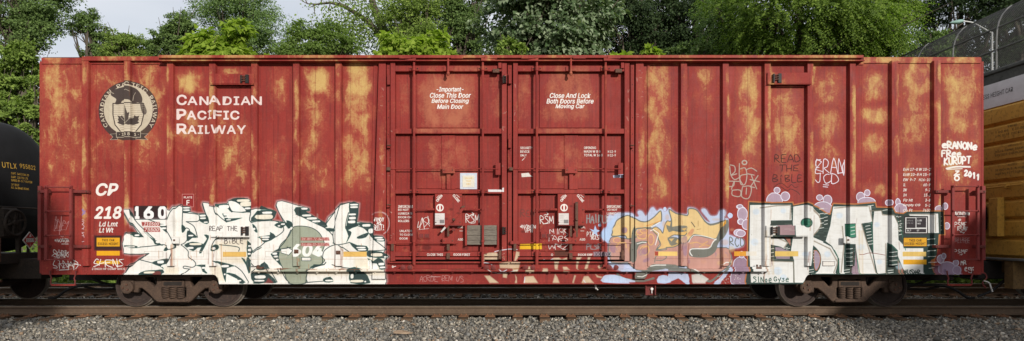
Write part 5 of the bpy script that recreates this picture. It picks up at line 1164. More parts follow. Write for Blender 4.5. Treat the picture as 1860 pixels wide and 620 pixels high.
# route boards bridging two posts, with their spring clips; small defect-card boxes
for a, b, y0, y1, c0, c1 in ((381, 461, 134, 152, 436, 451), (1394, 1475, 132, 151.5, 1405, 1420), (382, 453, 410, 429, 437, 451), (1392, 1468, 410, 428, 1402, 1417)):
    bd = empty('route_board', (0, 0, 0), car)
    Y = PO - .03
    m = MB(); m.pbox(a, b, y0, y1, Y, .025); m.build('board_plate', P_, bd, bevel=.004)
    m = MB(); m.pbox(a + .5, b - .5, y1 + .2, y1 + 2, Y - .02, .04); m.build('board_lip', P_, bd, bevel=.003)
    m = MB(); m.pbox(c0, c0 + 2.5, y0 + 2, y1 - 1.5, Y - .05, .05); m.pbox(c1 - 6, c1, y0 + 1.5, y1 - 1, Y - .035, .035); m.build('clip_bracket', M['black'], bd, bevel=.003)
    for k in range(3):
        m = MB(); yy = y0 + 4.5 + k * 4; m.ptube([(c0 + 2, yy), (c1 - 5, yy - .6)], Y - .045, .011, 6); m.build('clip_spring', M['rusty'], bd)
for a, b, y0, y1 in ((312, 324.5, 430, 443), (1533, 1545, 430, 442)):
    m = MB(); m.pbox(a, b, y0, y1, PO - .035, .034); o = m.build('card_box', P_, car, bevel=.006)
    m = MB(); m.lathe([(0, -.01), (.02, -.01), (.02, .01)], (wx((a + b) / 2, PO), PO - .037, wz((y0 + y1) / 2, PO)), 'Y', 10); m.build('card_box_stud', M['rusty'], o)
for x, y in ((538, 457), (614, 459)):
    m = MB(); m.pbox(x - 4, x + 4, y - 3.5, y + 3.5, PO - .012, .02); o = m.build('jacking_lug', M['rusty'], car, bevel=.004)
    m = MB(); m.lathe([(0, -.02), (.022, -.02), (.022, .0)], (wx(x, PO), PO - .012, wz(y, PO)), 'Y', 6); m.build('lug_bolt', M['rusty'], o)
m = MB(); m.pbox(1495, 1514.5, 474, 484, SH - .012, .012); m.build('slot_plate', P_, car, bevel=.003)
m = MB(); m.pbox(465, 476, 485.5, 488.5, SH - .12, .1); m.pbox(466, 470, 482, 486, SH - .1, .05); m.build('track_stop', M['rusty'], car, bevel=.003)
m = MB(); m.pbox(1374, 1384, 485.5, 488.5, SH - .12, .1); m.pbox(1375, 1377, 481, 486, SH - .1, .05); m.pbox(1381, 1383, 482, 486, SH - .1, .05); m.build('track_stop', M['rusty'], car, bevel=.003)
m = MB(); m.pbox(1312, 1402, 485.2, 488.8, SH - .11, .1); m.build('track_extension', P_, car, bevel=.004)

# ------------------------------------------------------------------ the two plug doors
def plug_door(dx, second):
    d = empty('plug_door', (0, 0, 0), car)
    YP, YF, YB, YD = -1.475, -1.565, -1.60, -1.655   # sheet, frame, bars, rods
    def q(x): return x + dx
    def B(name, x0, x1, y0, y1, Y, dep, mat=P_, bev=.004):
        m = MB(); m.pbox(q(x0), q(x1), y0, y1, Y, dep); return m.build(name, mat, d, bevel=bev)
    # door sheets between the bars, slightly dished
    for y0, y1 in ((129.5, 234.5), (242.5, 345), (351.5, 458.5)):
        B('door_sheet', 718, 912, y0, y1, YP, .02)
        B('sheet_stiffener', 757, 871, y0 + 2.5, y1 - 2, YP - .018, .016, bev=.006)
    B('door_header', 717, 912, 113, 120, YP - .03, .05)
    for x in range(724, 910, 11):
        m = MB(); m.lathe([(0, -.006), (.008, -.005), (.008, .004)], (wx(q(x), YP - .03), YP - .031, wz(117, YP)), 'Y', 6); m.build('rivet', M['red_dark'], d)
    B('stile', 709, 717.5, 113, 474.5, YF - .03, .14)
    B('stile', 911.5, 920.5, 113, 474.5, YF - .03, .14)
    B('crossbar', 717.6, 911.4, 119.5, 129.8, YB + .02, .13)
    B('crossbar', 717.6, 911.4, 234, 243, YB + .02, .13)
    B('crossbar', 717.6, 911.4, 344.6, 352, YB + .02, .13)
    B('crossbar', 717.6, 911.4, 457.6, 466, YB + .02, .13)
    B('bottom_rail', 717.6, 911.4, 467.4, 471.8, YF, .09)
    B('threshold_bar', 705, 925, 475.6, 478.6, YB, .09)
    # centre strap below the middle bar
    B('centre_strap', 802, 827, 246, 344, YP - .034, .015)
    B('strap_post', 811, 818.5, 310, 344, YB + .03, .06)
    # thin latch bars
    m = MB(); m.ptube([(q(703), 307), (q(905), 307)], YB + .0, .012, 8); m.build('latch_rod', P_, d)
    m = MB(); m.ptube([(q(703), 441.5), (q(832), 441.5)], YB + .0, .012, 8); m.build('latch_rod', P_, d)
    if second:
        m = MB(); m.ptube([(q(832.5), 441.5), (q(925), 441.5)], YB, .012, 8); m.build('latch_rod', P_, d)
    B('latch_bracket', 803.5, 826, 303, 315, YB - .02, .05)
    B('latch_bracket', 803.5, 826, 432, 443, YB - .02, .05)
    for x in (807, 822.5):
        for y in (309, 437.5):
            m = MB(); m.lathe([(0, -.012), (.012, -.01), (.012, .006)], (wx(q(x), YB), YB - .022, wz(y, YB)), 'Y', 8); m.build('bracket_bolt', M['rusty'], d)
    B('keeper', 900, 909, 296, 318, YB, .05)
    B('hinge_block', 702, 709, 304, 310, YB - .02, .06, M['rusty'])
    B('hinge_block', 704, 720, 438, 444, YB - .02, .06, P_)
    B('hinge_link', 710, 715, 443, 456, YB - .024, .03, M['rusty'])
    # vertical locking rods with collars
    for x in (752, 877):
        m = MB(); m.ptube([(q(x), 106.5), (q(x), 478.5)], YD, .024, 10); rod = m.build('locking_rod', P_, d, smooth=40)
        for y0, y1 in ((121, 129), (345, 351.5), (379, 383), (457, 466), (437, 440)):
            m = MB(); m.ptube([(q(x), y0), (q(x), y1)], YD, .036, 10); m.build('rod_collar', P_, rod, smooth=40)
            if y0 in (121, 345, 457):
                c = MB(); c.pbox(q(x - 9), q(x + 9), y0 + .4, y1 - .4, YB - .004, .03); c.build('rod_clamp', P_, rod, bevel=.003)
                for s in (-6.3, 6.3):
                    m = MB(); m.lathe([(0, -.014), (.011, -.012), (.011, .006)], (wx(q(x + s), YB), YB - .006, wz((y0 + y1) / 2, YB)), 'Y', 8); m.build('clamp_bolt', M['under'], rod)
        h = MB(); h.pprism([(q(x - 3), 105.5), (q(x + 26), 108.6), (q(x + 26), 110.6), (q(x - 3), 110.6)] if x == 877 else [(q(x - 17), 108.8), (q(x + 3), 105.5), (q(x + 3), 110.6), (q(x - 17), 110.6)], YR - .03, .05); h.build('crank_arm', P_, rod, bevel=.003)
        f = MB(); f.ptube([(q(x), 466), (q(x), 481)], YD, .033, 10); f.build('rod_foot', P_, rod, smooth=40)
    m = MB(); m.ptube([(q(814), 107), (q(814), 130), (q(814), 134), (q(814), 137.5)], YD, [.022, .022, .036, .018], 10); m.build('hanger_pin', P_, d, smooth=40)
    c = MB(); c.pbox(q(805), q(823), 120.6, 129, YB - .004, .03); c.build('hanger_clamp', P_, d, bevel=.003)
    # short operating links either side of the gear box
    for x0, x1 in ((755, 789), (840, 875)):
        m = MB(); m.ptube([(q(x0), 381), (q(x0 + (x1 - x0) * .6), 381), (q(x0 + (x1 - x0) * .62), 381), (q(x1), 381)], YB, [.015, .015, .024, .024] if x0 < 800 else [.024, .024, .015, .015], 8); m.build('operating_link', P_, d, smooth=40)
    # gear box plate and handle
    B('gear_plate', 790, 839, 352.6, 409, YB - .012, .10)
    B('gear_plate_edge', 789.5, 839.5, 409.2, 410.8, YB - .03, .11, M['red_dark'])
    for x, y in ((838, 357), (836, 381), (836, 404), (792, 404)):
        m = MB(); m.lathe([(0, -.01), (.012, -.008), (.012, .006)], (wx(q(x), YB), YB - .014, wz(y, YB)), 'Y', 8); m.build('plate_bolt', M['rusty'], d)
    YH = YB - .075
    hd = empty('operating_handle', (0, 0, 0), d)
    def bar(p, w, name, mat, Y=YH, dep=.022):
        (x0, y0), (x1, y1) = p; L = math.hypot(x1 - x0, y1 - y0); nx, ny = -(y1 - y0) / L * w, (x1 - x0) / L * w
        m = MB(); m.pprism([(x0 + nx, y0 + ny), (x1 + nx, y1 + ny), (x1 - nx, y1 - ny), (x0 - nx, y0 - ny)], Y, dep); m.build(name, mat, hd, bevel=.004)
    if not second:
        bar([(844, 376), (808, 414)], 2.6, 'lever', P_); bar([(809, 413), (801, 422)], 1.7, 'grip', M['white_rod'], YH - .004)
        bar([(838, 377), (844, 375)], 1.8, 'lever_tip', M['rusty'], YH - .003)
        px, py = 824, 399
    else:
        bar([(1047.5, 367), (1047.5, 420)], 2.5, 'lever', M['rusty']); bar([(1048, 419), (1048, 431)], 1.6, 'grip', M['rusty'], YH - .004)
        px, py = 1047.5, 399
    m = MB(); m.lathe([(0, -.03), (.02, -.028), (.03, -.01), (.03, .08)], (wx(px, YH), YH, wz(py, YH)), 'Y', 12); m.build('pivot', M['rusty'], hd)
    # latch train below the box
    for y0, y1, w in ((411, 430, 1.9), (444, 455, 2.6), (460, 471, 3)):
        B('latch_hasp', 814 - w, 814 + w, y0, y1, YB - .035, .05, M['rusty'])
    m = MB(); m.lathe([(.015, -.02), (.034, -.02), (.034, .02), (.015, .02)], (wx(q(824), YB), YB - .03, wz(417, YB)), 'Y', 12); m.build('seal_eye', M['red_dark'], d)
    B('card_holder', 759, 781, 421, 434, YP - .045, .02, P_)
    B('card_slot', 761, 769, 425, 432, YP - .052, .01, M['red_dark']); B('card_slot', 771, 779, 425, 432, YP - .052, .01, M['red_dark'])
    B('corner_hasp', 905.5, 910.5, 455, 471, YB - .03, .05, M['rusty']); B('corner_latch', 895, 907, 125, 132, YB - .03, .06, M['rusty']); B('corner_latch', 905, 911, 114, 124, YB - .03, .06, P_)
    # twin rollers on the track
    for cx_ in (738.5, 890):
        rl = MB(); rl.pprism([(q(cx_ - 12), 490), (q(cx_ - 12), 484), (q(cx_ - 8), 480.5), (q(cx_ - 2), 483.5), (q(cx_ + 2), 483.5), (q(cx_ + 8), 480.5), (q(cx_ + 12), 484), (q(cx_ + 12), 490)], YB - .07, .03); o = rl.build('roller_hanger', P_, d, bevel=.004)
        for s in (-6.2, 6.2):
            m = MB(); m.lathe([(0, -.025), (.024, -.02), (.05, -.012), (.05, .04)], (wx(q(cx_ + s), YB - .07), YB - .07, wz(486, YB - .07)), 'Y', 14); m.build('roller', M['red_dark'], o)
    if not second:
        # wooden placard board in metal cheeks
        for k, (y0, y1) in enumerate(((409.5, 418), (418.4, 427.6), (428, 436.6), (437, 444.8))):
            B('plank', 848.5 - (k % 2) * .6, 902 + (k % 3) * .5, y0, y1, YB + .005 - .004 * (k % 2), .03, M['board'])
        for x in (844.5, 902.8): B('board_cheek', x, x + 3.6, 407.5, 446.5, YB - .012, .05, P_)
        B('route_card_frame', 835.5, 866.5, 314.5, 344, YP - .03, .012, M['cardframe']); c = B('route_card', 840, 862, 319, 340.5, YP - .036, .005, M['card'])
        for i, s in enumerate(('UNLOAD', 'THIS', 'SIDE')):
            v, t = text_tris(s, 0, 0.0); w = (7, 4.5, 4)[i]
            V = [(wx(851 + (a - .5) * 2 * w, YP - .0375), YP - .0375, wz(325.5 + i * 5.4 - b * 3.2, YP - .0375)) for a, b in v]
            m = MB(); m.v = V; m.f = [tuple(x) for x in t]; m.build('lettering', M['letter_yellow'], c)
plug_door(0, False)
plug_door(223, True)
# jamb strips at the opening edges and between the doors
for x0, x1, Y in ((702.6, 708.4, -1.545), (922.2, 930.6, -1.535), (1145.4, 1152, -1.545)):
    m = MB(); m.pbox(x0, x1, 112, 480, Y, .1); o = m.build('door_jamb', P_, car, bevel=.003)
    for k in range(12):
        b = MB(); b.lathe([(0, -.006), (.009, -.005), (.009, .004)], (wx((x0 + x1) / 2, Y), Y - .001, wz(124 + k * 30, Y)), 'Y', 6); b.build('rivet', M['under'], o)
for x, y in ((705.5, 145), (705.5, 260), (918.5, 143), (926.5, 143), (926, 260), (1148, 260), (705, 368), (1148, 368)):
    m = MB(); m.pbox(x - 2.6, x + 2.6, y - 9, y + 9, -1.615, .06); m.build('jamb_block', P_, car, bevel=.004)
for x, y in ((917, 144), (916.5, 419)):
    m = MB(); m.pbox(x - 4, x - 1.5, y - 7, y + 7, -1.66, .05)
    for k in range(4): m.pbox(x - 1.5, x + 3, y - 6 + k * 3.4, y - 4 + k * 3.4, -1.65, .03)
    m.build('hold_open_catch', M['under'], car, bevel=.003)
m = MB(); m.pbox(701.5, 1153, 479.4, 488.8, SH - .02, .05); m.build('threshold_plate', P_, car, bevel=.003)
m = MB(); m.pbox(701, 1153, 111.2, 112.8, SH - .06, .1); m.build('door_head', P_, car)
for x, y in ((706, 368), (1148, 370), (706, 260), (1148, 260)):
    m = MB(); m.ptube([(x - 3, y + 4), (x + 4, y + 4)], -1.63, .01, 6); m.build('jamb_pin', M['rusty'], car)

# ------------------------------------------------------------------ trucks (bogies)
WR = .44
def wheel_meshes():
    # outer face at -Y, plate dished, flange at the inside
    w = MB(); w.lathe([(.0, -.02), (.11, -.02), (.12, .0), (.15, .035), (.30, .05), (.36, .03), (.375, .0), (WR - .012, .0)], (0, 0, 0), 'Y', 48)
    w.lathe([(WR - .01, .14), (.30, .11), (.15, .12), (.0, .12)], (0, 0, 0), 'Y', 48)
    plate_ = w.mesh('wheel_plate', M['wheel'], smooth=35)
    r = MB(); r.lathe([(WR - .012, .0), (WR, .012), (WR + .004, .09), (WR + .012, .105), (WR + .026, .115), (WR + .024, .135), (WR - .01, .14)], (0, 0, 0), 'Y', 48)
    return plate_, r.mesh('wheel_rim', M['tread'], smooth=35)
WP, WRM = wheel_meshes()
cap = MB(); cap.lathe([(0, -.035), (.115, -.035), (.135, -.02), (.135, .14), (.10, .15), (.10, .28)], (0, 0, 0), 'Y', 24)
CAPM = cap.mesh('bearing_cap', M['truck'], smooth=35)
blt = MB(); blt.lathe([(0, -.025), (.02, -.025), (.02, 0)], (0, 0, 0), 'Y', 6)
BOLT = blt.mesh('cap_bolt', M['rusty'])
def coil(r, wire, z0, z1, turns, c):
    m = MB(); n = int(turns * 14); m.tube([(c[0] + r * math.cos(2 * math.pi * i / 14), c[1] + r * math.sin(2 * math.pi * i / 14), z0 + (z1 - z0) * i / n) for i in range(n + 1)], wire, 6)
    return m
SPR = coil(.062, .0155, .205, .425, 6, (0, 0, 0)).mesh('spring', M['truck'], smooth=60)
def truck(xc, label):
    t = empty('truck', (xc, 0, 0), car); t['label'] = label
    wb = .935
    zc_ = WR
    def sideframe():
        hl = [(-.32, .134), (-.37, .17), (-.515, .32), (-.655, .435), (-.70, .43), (-.735, .455), (-.755, .43), (-.76, .345), (-.825, .345), (-.83, .43), (-.85, .47), (-.85, .575), (-1.02, .575), (-1.03, .45), (-1.09, .45), (-1.09, .64), (-.98, .735), (-.45, .775)]
        o = hl + [(-x, z) for x, z in reversed(hl)]
        wn_ = [(-.62, .67), (-.36, .67), (-.335, .64), (-.335, .51), (-.39, .425), (-.44, .44), (-.62, .63)]
        holes = [[(-.285, .23), (-.285, .42), (-.26, .45), (-.26, .62), (.26, .62), (.26, .45), (.285, .42), (.285, .23), (.24, .19), (-.24, .19)], wn_, [(-x, z) for x, z in reversed(wn_)]]
        return o, holes
    o, h = sideframe()
    me = plate('side_frame', o, h, -1.10, .13, M['truck'], bevel=.022, as_mesh=True)
    link_mesh('side_frame', me, t); link_mesh('side_frame', me, t, (0, 0, 0), (0, 0, math.pi))
    for s in (-1, 1):
        lip = MB(); lip.prism([(-.33, .15), (-.29, .125), (.29, .125), (.33, .15), (.27, .185), (-.27, .185)], s * 1.045 - .085, s * 1.045 + .085); lip.build('spring_seat', M['truck'], t, bevel=.01)
        bo = MB(); bo.prism([(-.235, .43), (.235, .43), (.235, .575), (-.235, .575)], s * 1.05 - .07, s * 1.05 + .07); b_ = bo.build('bolster_end', M['truck'], t, bevel=.012)
        pk = MB(); pk.prism([(-.19, .475), (.19, .475), (.19, .55), (-.19, .55)], s * 1.05 - .078, s * 1.05 + .078); pk.build('bolster_pocket', M['under'], b_)
        for k in range(3): link_mesh('spring', SPR, t, ((k - 1) * .158, s * 1.09, 0), (0, 0, k * 1.1))
        for k in range(2): link_mesh('spring', SPR, t, ((k - .5) * .158, s * .99, 0), (0, 0, k * .7))
    bol = MB(); bol.box(-.22, .22, -.97, .97, .36, .66); bol.build('bolster', M['under'], t, bevel=.02)
    for sx in (-1, 1):
        for sy in (-1, 1):
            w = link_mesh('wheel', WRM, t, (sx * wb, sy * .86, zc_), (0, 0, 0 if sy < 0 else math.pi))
            link_mesh('wheel_plate', WP, w)
            c = link_mesh('bearing_cap', CAPM, t, (sx * wb, sy * 1.16, zc_ + .0), (0, 0, 0 if sy < 0 else math.pi))
            if sy < 0:
                for k in range(3):
                    a = math.radians(90 + 120 * k + 20 * sx); link_mesh('cap_bolt', BOLT, c, (.062 * math.cos(a), -.035, .062 * math.sin(a)))
            ad = MB(); ad.box(sx * wb - .12, sx * wb + .12, sy * 1.06 - .08, sy * 1.06 + .08, zc_ + .06, zc_ + .17); ad.build('bearing_adapter', M['truck'], t, bevel=.01)
        ax = MB(); ax.tube([(sx * wb, -1.1, zc_), (sx * wb, 1.1, zc_)], .085, 14); ax.build('axle', M['wheel'], t, smooth=40)
        bb = MB(); bb.box(sx * (wb - .56) - .05, sx * (wb - .56) + .05, -.74, .74, .30, .40)
        bb.build('brake_beam', M['under'], t)
        for sy in (-1, 1):
            bs = MB(); bs.prism([(sx * (wb - .50) - .04, .28), (sx * (wb - .50) + .04, .28), (sx * (wb - .47) + .02, .56), (sx * (wb - .50) - .04, .56)], sy * .79 - .05, sy * .79 + .05); bs.build('brake_shoe', M['wheel'], t)
truck(wx(326, -.86), 'left truck with brown castings'); truck(wx(1531.5, -.86), 'right truck with darker brown castings')

# brake rigging, hoses, valve box under the body
m = MB(); m.pbox(1172.5, 1191.5, 516.8, 536.5, -1.38, .012); m.pbox(1172.5, 1174.5, 516.8, 536.5, -1.44, .06); m.pbox(1189.5, 1191.5, 516.8, 536.5, -1.44, .06); o = m.build('valve_bracket', M['red_dark'], car, bevel=.003)
m = MB(); m.lathe([(0, -.03), (.028, -.025), (.028, 0)], (wx(1184, -1.4), -1.39, wz(525, -1.4)), 'Y', 12); m.ptube([(1184, 526), (1184, 533)], -1.41, .01, 6); m.build('valve_knob', M['letter_white'], o)
m = MB(); m.ptube([(1081, 517), (1083, 524), (1086, 527)], -1.35, .014, 6); m.ptube([(1082, 518), (1082, 525)], -1.34, .018, 6); m.build('drain_cock', M['white_rod'], car)
m = MB(); m.tube([(-1.4, .3, .62), (-.1, .3, .62)], .15, 16); m.build('brake_cylinder', M['under'], car, smooth=40)
m = MB(); m.tube([(1.0, .5, .62), (2.1, .5, .62)], .16, 16); m.build('air_reservoir', M['under'], car, smooth=40)
def hose(pts, r, mat, name='air_hose'):
    m = MB(); m.tube(smooth_pts(pts, 5, closed=False), r, 8); return m.build(name, mat, car, smooth=50)
for s in (-1, 1):
    X0 = XL if s < 0 else XR
    m = MB(); m.box(min(X0, X0 + s * .95), max(X0, X0 + s * .95), -.11, .11, .70, .90); m.box(min(X0 + s * .6, X0 + s * .95), max(X0 + s * .6, X0 + s * .95), -.19, .19, .66, .95); m.build('coupler', M['rusty'], car, bevel=.02)
    # brake pipe and hose drooping towards the neighbour
    hose([(X0 - s * 1.4, -.55, .47), (X0 - s * .6, -.5, .44), (X0 - s * .1, -.46, .42), (X0 + s * .25, -.42, .32), (X0 + s * .55, -.36, .14), (X0 + s * .75, -.3, .13)], .03, M['black'])
    hose([(X0 - s * 1.9, -.2, .40), (X0 - s * 1.2, -.1, .36), (X0 - s * .3, -.1, .30), (X0 + s * .1, -.1, .36)], .025, M['under'], 'brake_pipe')
    m = MB(); m.tube([(X0 - s * 1.3, -.7, .30), (X0 - s * .2, -.3, .55)], .03, 8); m.build('brake_rod', M['under'], car)
    if s < 0: continue
    # uncoupling lever
    m = MB(); m.tube(smooth_pts([(X0 - s * .12, -1.48, .72), (X0 + s * .05, -1.5, .76), (X0 + s * .1, -1.5, .66), (X0 + s * .02, -1.5, .56), (X0 + s * .08, -1.5, .46)], 4, closed=False), .014, 8); lv = m.build('uncoupling_lever', M['red_dark'] if s > 0 else M['under'], car, smooth=50)
    m = MB(); m.tube(smooth_pts([(X0 + s * .03, -1.52, .60), (X0 + s * .14, -1.52, .56), (X0 + s * .17, -1.53, .46), (X0 + s * .2, -1.53, .38)], 4, closed=False), .014, 8); m.build('lever_handle', M['white_rod'] if s > 0 else M['under'], lv, smooth=50)
    m = MB(); m.tube([(X0 + s * .05, -1.45, .62), (X0 + s * .25, -.2, .62)], .015, 8); m.build('lever_shaft', M['under'], lv)
# ------------------------------------------------------------------ black tank car coupled at the left
tk = empty('black_tank_car', (-12.5, 0, 0))
tag(tk, 'black tank car with yellow lettering on its rounded end, coupled to the red boxcar', 'tank car')
def tb(mb, name, mat, parent=tk, **k):
    o = mb.build(name, mat, parent, **k); o.location = (12.5, 0, 0) if parent is tk else (0, 0, 0); return o
TZ, TR, TXR, THD = 2.62, 1.47, -11.62, .42
prof = [(TR * math.cos(a), THD * math.sin(a)) for a in [math.pi / 2 * i / 14 for i in range(15)]]
m = MB(); m.lathe([(TR, -11.0)] + prof[:-1] + [(0.0, THD)], (TXR, 0, TZ), 'X', 64)
tb(m, 'tank_shell', M['tank'], smooth=50)
m = MB(); m.lathe([(TR + .004, -.035), (TR + .010, -.02), (TR + .004, 0)], (TXR, 0, TZ), 'X', 64); tb(m, 'head_weld', M['tank'], smooth=50)
def head_x(y, z): return TXR + THD * math.sqrt(max(0, 1 - (y * y + (z - TZ) ** 2) / TR ** 2))
def head_text(s, px0, px1, py0, py1, mat, bold=.02):
    v, t = text_tris(s, 0, 0.0, 1.05)
    V = []
    # place on the head: find Y, Z where the view through the pixel meets the dished end
    def hit(px, py):
        x = TXR + THD * .9
        for _ in range(12):
            d = x * F / (px - CX); y = CAMY + d; zz = CAMZ - (py - HY) * d / F; x = head_x(y, zz)
        return y, zz
    (y0, z0), (y1, z1), (y2, z2) = hit(px0, py1[0]), hit(px1, py1[1]), hit(px0, py0[0])
    zb = (z0 + z1) / 2; hgt = z2 - z0
    for a, b in v:
        y = y0 + (y1 - y0) * a; zz = zb + hgt * b
        V.append((head_x(y, zz) + .006, y, zz))
    m = MB(); m.v = V; m.f = [tuple(q) for q in t]; tag(tb(m, 'lettering', mat), kind='stuff')
head_text('UTLX', 4, 30, (296, 300), (306, 306), M['letter_yellow'], .03)
head_text('955822', 36, 64, (298, 302), (306, 309), M['letter_yellow'], .03)
for i, s in enumerate(('CAPT  34013 GAL 00', 'CAPT  128 750 LTR', 'SPRG D-5 7 OUTER', '36" WHLS', 'NO. 24 BRAKE BEAMS')):
    head_text(s, 20, (52, 50, 58, 34, 52)[i], (314 + i * 6.4, 316), (318 + i * 6.4, 319.5 + i * 6.4), M['letter_yellow'], .02)
# end platform, sill, brake stand
m = MB(); m.box(-14.5, -11.05, -1.5, 1.5, 1.02, 1.10); m.box(-11.1, -10.98, -1.52, 1.52, .90, 1.13); tb(m, 'end_platform', M['tankdirt'], bevel=.01)
m = MB(); m.box(-14.5, -10.5, -.33, .33, .55, 1.0); tb(m, 'centre_sill', M['tankdirt'], bevel=.01)
m = MB(); m.box(-10.7, -10.25, -.16, .16, .66, .92); tb(m, 'coupler', M['rusty'], bevel=.02)
m = MB()
for y in (-1.42, 1.42): m.tube([(-11.02, y, 1.1), (-11.02, y, 2.15)], .02, 8)
m.tube([(-11.02, -1.42, 2.14), (-11.02, -.5, 2.14), (-11.02, .5, 2.14), (-11.02, 1.42, 2.14)], .02, 8); tb(m, 'safety_railing', M['tankdirt'], smooth=50)
bw = empty('hand_brake', (0, 0, 0), tk); bw.location = (12.5, 0, 0)
by, bz = CAMY + 10.85 * F / (930 - 28), 0
bz = CAMZ - (405 - HY) * (by - CAMY) / F
m = MB(); n = 40
m.tube([(-10.85, by + .27 * math.cos(2 * math.pi * i / n), bz + .27 * math.sin(2 * math.pi * i / n)) for i in range(n + 1)], .028, 10, caps=False); m.build('wheel_ring', M['tankdirt'], bw, smooth=60)
for k in range(6):
    a = math.pi * 2 * k / 6 + .3; m = MB(); m.tube([(-10.88, by + .05 * math.cos(a), bz + .05 * math.sin(a)), (-10.86, by + .26 * math.cos(a), bz + .26 * math.sin(a))], .024, 6); m.build('spoke', M['tankdirt'], bw)
m = MB(); m.lathe([(0, .05), (.05, .045), (.07, 0), (.07, -.12)], (-10.88, by, bz), 'X', 16); m.build('wheel_hub', M['tankdirt'], bw)
m = MB(); m.box(-11.10, -10.96, by - .22, by + .26, bz - .34, bz + .34); m.build('gear_housing', M['tankdirt'], bw, bevel=.05)
m = MB(); m.box(-11.09, -11.0, by - .42, by - .30, 1.1, bz + .25); m.box(-11.09, -11.0, by + .28, by + .36, 1.1, bz + .2); m.build('brake_stand', M['tankdirt'], bw, bevel=.01)
for k in range(10):
    m = MB(); zz = bz - .36 - k * .05
    m.tube([(-10.98, by - .25 + .018 * math.cos(a) * (k % 2 == 0), zz + .032 * math.sin(a)) if k % 2 == 0 else (-10.98 + .018 * math.cos(a), by - .25, zz + .032 * math.sin(a)) for a in [math.pi * 2 * i / 8 for i in range(9)]], .008, 5, caps=False); m.build('chain_link', M['rusty'], bw)
# 1077 diamond
dx_ = -10.93; dy_ = CAMY + 10.93 * F / (930 - 55); dz_ = CAMZ - (436.5 - HY) * (dy_ - CAMY) / F; R_ = .175
pl = MB(); pl.v = [(dx_ - .01, dy_, dz_ + R_ * 1.1), (dx_ - .01, dy_ + R_ * 1.1, dz_), (dx_ - .01, dy_, dz_ - R_ * 1.1), (dx_ - .01, dy_ - R_ * 1.1, dz_)] + [(dx_ - .03, dy_, dz_ + R_ * 1.1), (dx_ - .03, dy_ + R_ * 1.1, dz_), (dx_ - .03, dy_, dz_ - R_ * 1.1), (dx_ - .03, dy_ - R_ * 1.1, dz_)]
pl.f = [(0, 1, 2, 3), (7, 6, 5, 4)] + [((i + 1) % 4, i, i + 4, (i + 1) % 4 + 4) for i in range(4)]
po = tb(pl, 'placard', M['letter_white'])
m = MB(); m.v = [(dx_ - .004, dy_, dz_ + R_), (dx_ - .004, dy_ + R_, dz_), (dx_ - .004, dy_, dz_ - R_), (dx_ - .004, dy_ - R_, dz_)]; m.f = [(0, 1, 2, 3)]; m.build('placard_face', M['diamond_red'], po)
m = MB(); m.v = [(dx_ - .001, dy_ - .115, dz_ - .045), (dx_ - .001, dy_ + .115, dz_ - .045), (dx_ - .001, dy_ + .115, dz_ + .045), (dx_ - .001, dy_ - .115, dz_ + .045)]; m.f = [(0, 1, 2, 3)]; m.build('number_panel', M['letter_white'], po)
for s, w, h, zz, mt, off in (('1077', .2, .062, 0, 'letter_black', .002), ('3', .03, .045, -.105, 'letter_white', 0.0)):
    v, t = text_tris(s, 0, 0.0); m = MB(); m.v = [(dx_ + off, dy_ + (a - .5) * w, dz_ + zz + (b - .5) * h) for a, b in v]; m.f = [tuple(q) for q in t]; m.build('lettering', M[mt], po)
m = MB(); m.v = [(dx_, dy_ - .03, dz_ + .075), (dx_, dy_ + .03, dz_ + .075), (dx_, dy_ + .022, dz_ + .1), (dx_, dy_, dz_ + .145), (dx_, dy_ - .022, dz_ + .1)]; m.f = [(0, 1, 2, 3, 4)]; m.build('flame_symbol', M['letter_white'], po)
m = MB(); m.box(dx_ - .06, dx_ - .035, dy_ - .03, dy_ + .03, 1.1, dz_ + .05); tb(m, 'placard_stand', M['tankdirt'])
# running gear at this end
tt = empty('truck', (0, 0, 0), tk); tt.location = (12.5, 0, 0)
for sx in (-11.62, -13.4):
    for sy in (-1, 1):
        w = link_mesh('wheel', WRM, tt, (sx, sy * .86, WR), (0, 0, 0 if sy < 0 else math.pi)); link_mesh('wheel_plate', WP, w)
        link_mesh('bearing_cap', CAPM, tt, (sx, sy * 1.16, WR), (0, 0, 0 if sy < 0 else math.pi))
    ax = MB(); ax.tube([(sx, -1.1, WR), (sx, 1.1, WR)], .085, 14); ax.build('axle', M['wheel'], tt, smooth=40)
for s in (-1,):
    m = MB(); m.prism([(-13.6, .62), (-13.6, .47), (-13.1, .47), (-12.95, .06), (-12.05, .06), (-11.85, .47), (-11.42, .47), (-11.42, .62), (-12.0, .76), (-13.0, .76)], s * 1.05 - .06, s * 1.05 + .06); m.build('side_frame', M['tankdirt'], tt, bevel=.02)
m = MB(); m.tube([(-14.2, -1.2, .75), (-12.4, -1.25, .62), (-10.9, -.9, .55)], .03, 8); m.tube([(-13.6, -1.3, .98), (-12.9, -1.3, .7)], .025, 8); m.tube([(-13.2, -1.3, .7), (-11.2, -1.2, 1.0)], .025, 8); tb(m, 'brake_rigging', M['rusty'])
m = MB(); m.box(-14.4, -11.3, -1.35, -1.25, .80, 1.0); m.box(-12.2, -11.3, -1.2, -1.12, .64, .80); tb(m, 'side_sill', M['tankdirt'], bevel=.01)

# ------------------------------------------------------------------ ochre boxcar coupled at the right
oc = empty('ochre_boxcar', (13, 0, 0))
tag(oc, 'ochre yellow boxcar end with white top band, coupled to the red boxcar beneath the bridge', 'boxcar')
XE = 10.97
def ob(mb, name, mat, parent=oc, **k):
    o = mb.build(name, mat, parent, **k); o.location = (-13, 0, 0) if parent is oc else (0, 0, 0); return o
m = MB(); m.box(XE + .03, XE + 17, -1.45, 1.45, .95, 4.98); ob(m, 'body_shell', M['ochre'], bevel=.03)
m = MB(); m.box(XE, XE + .028, -1.45, 1.45, 4.44, 4.985); ob(m, 'white_end_band', M['white_band'])
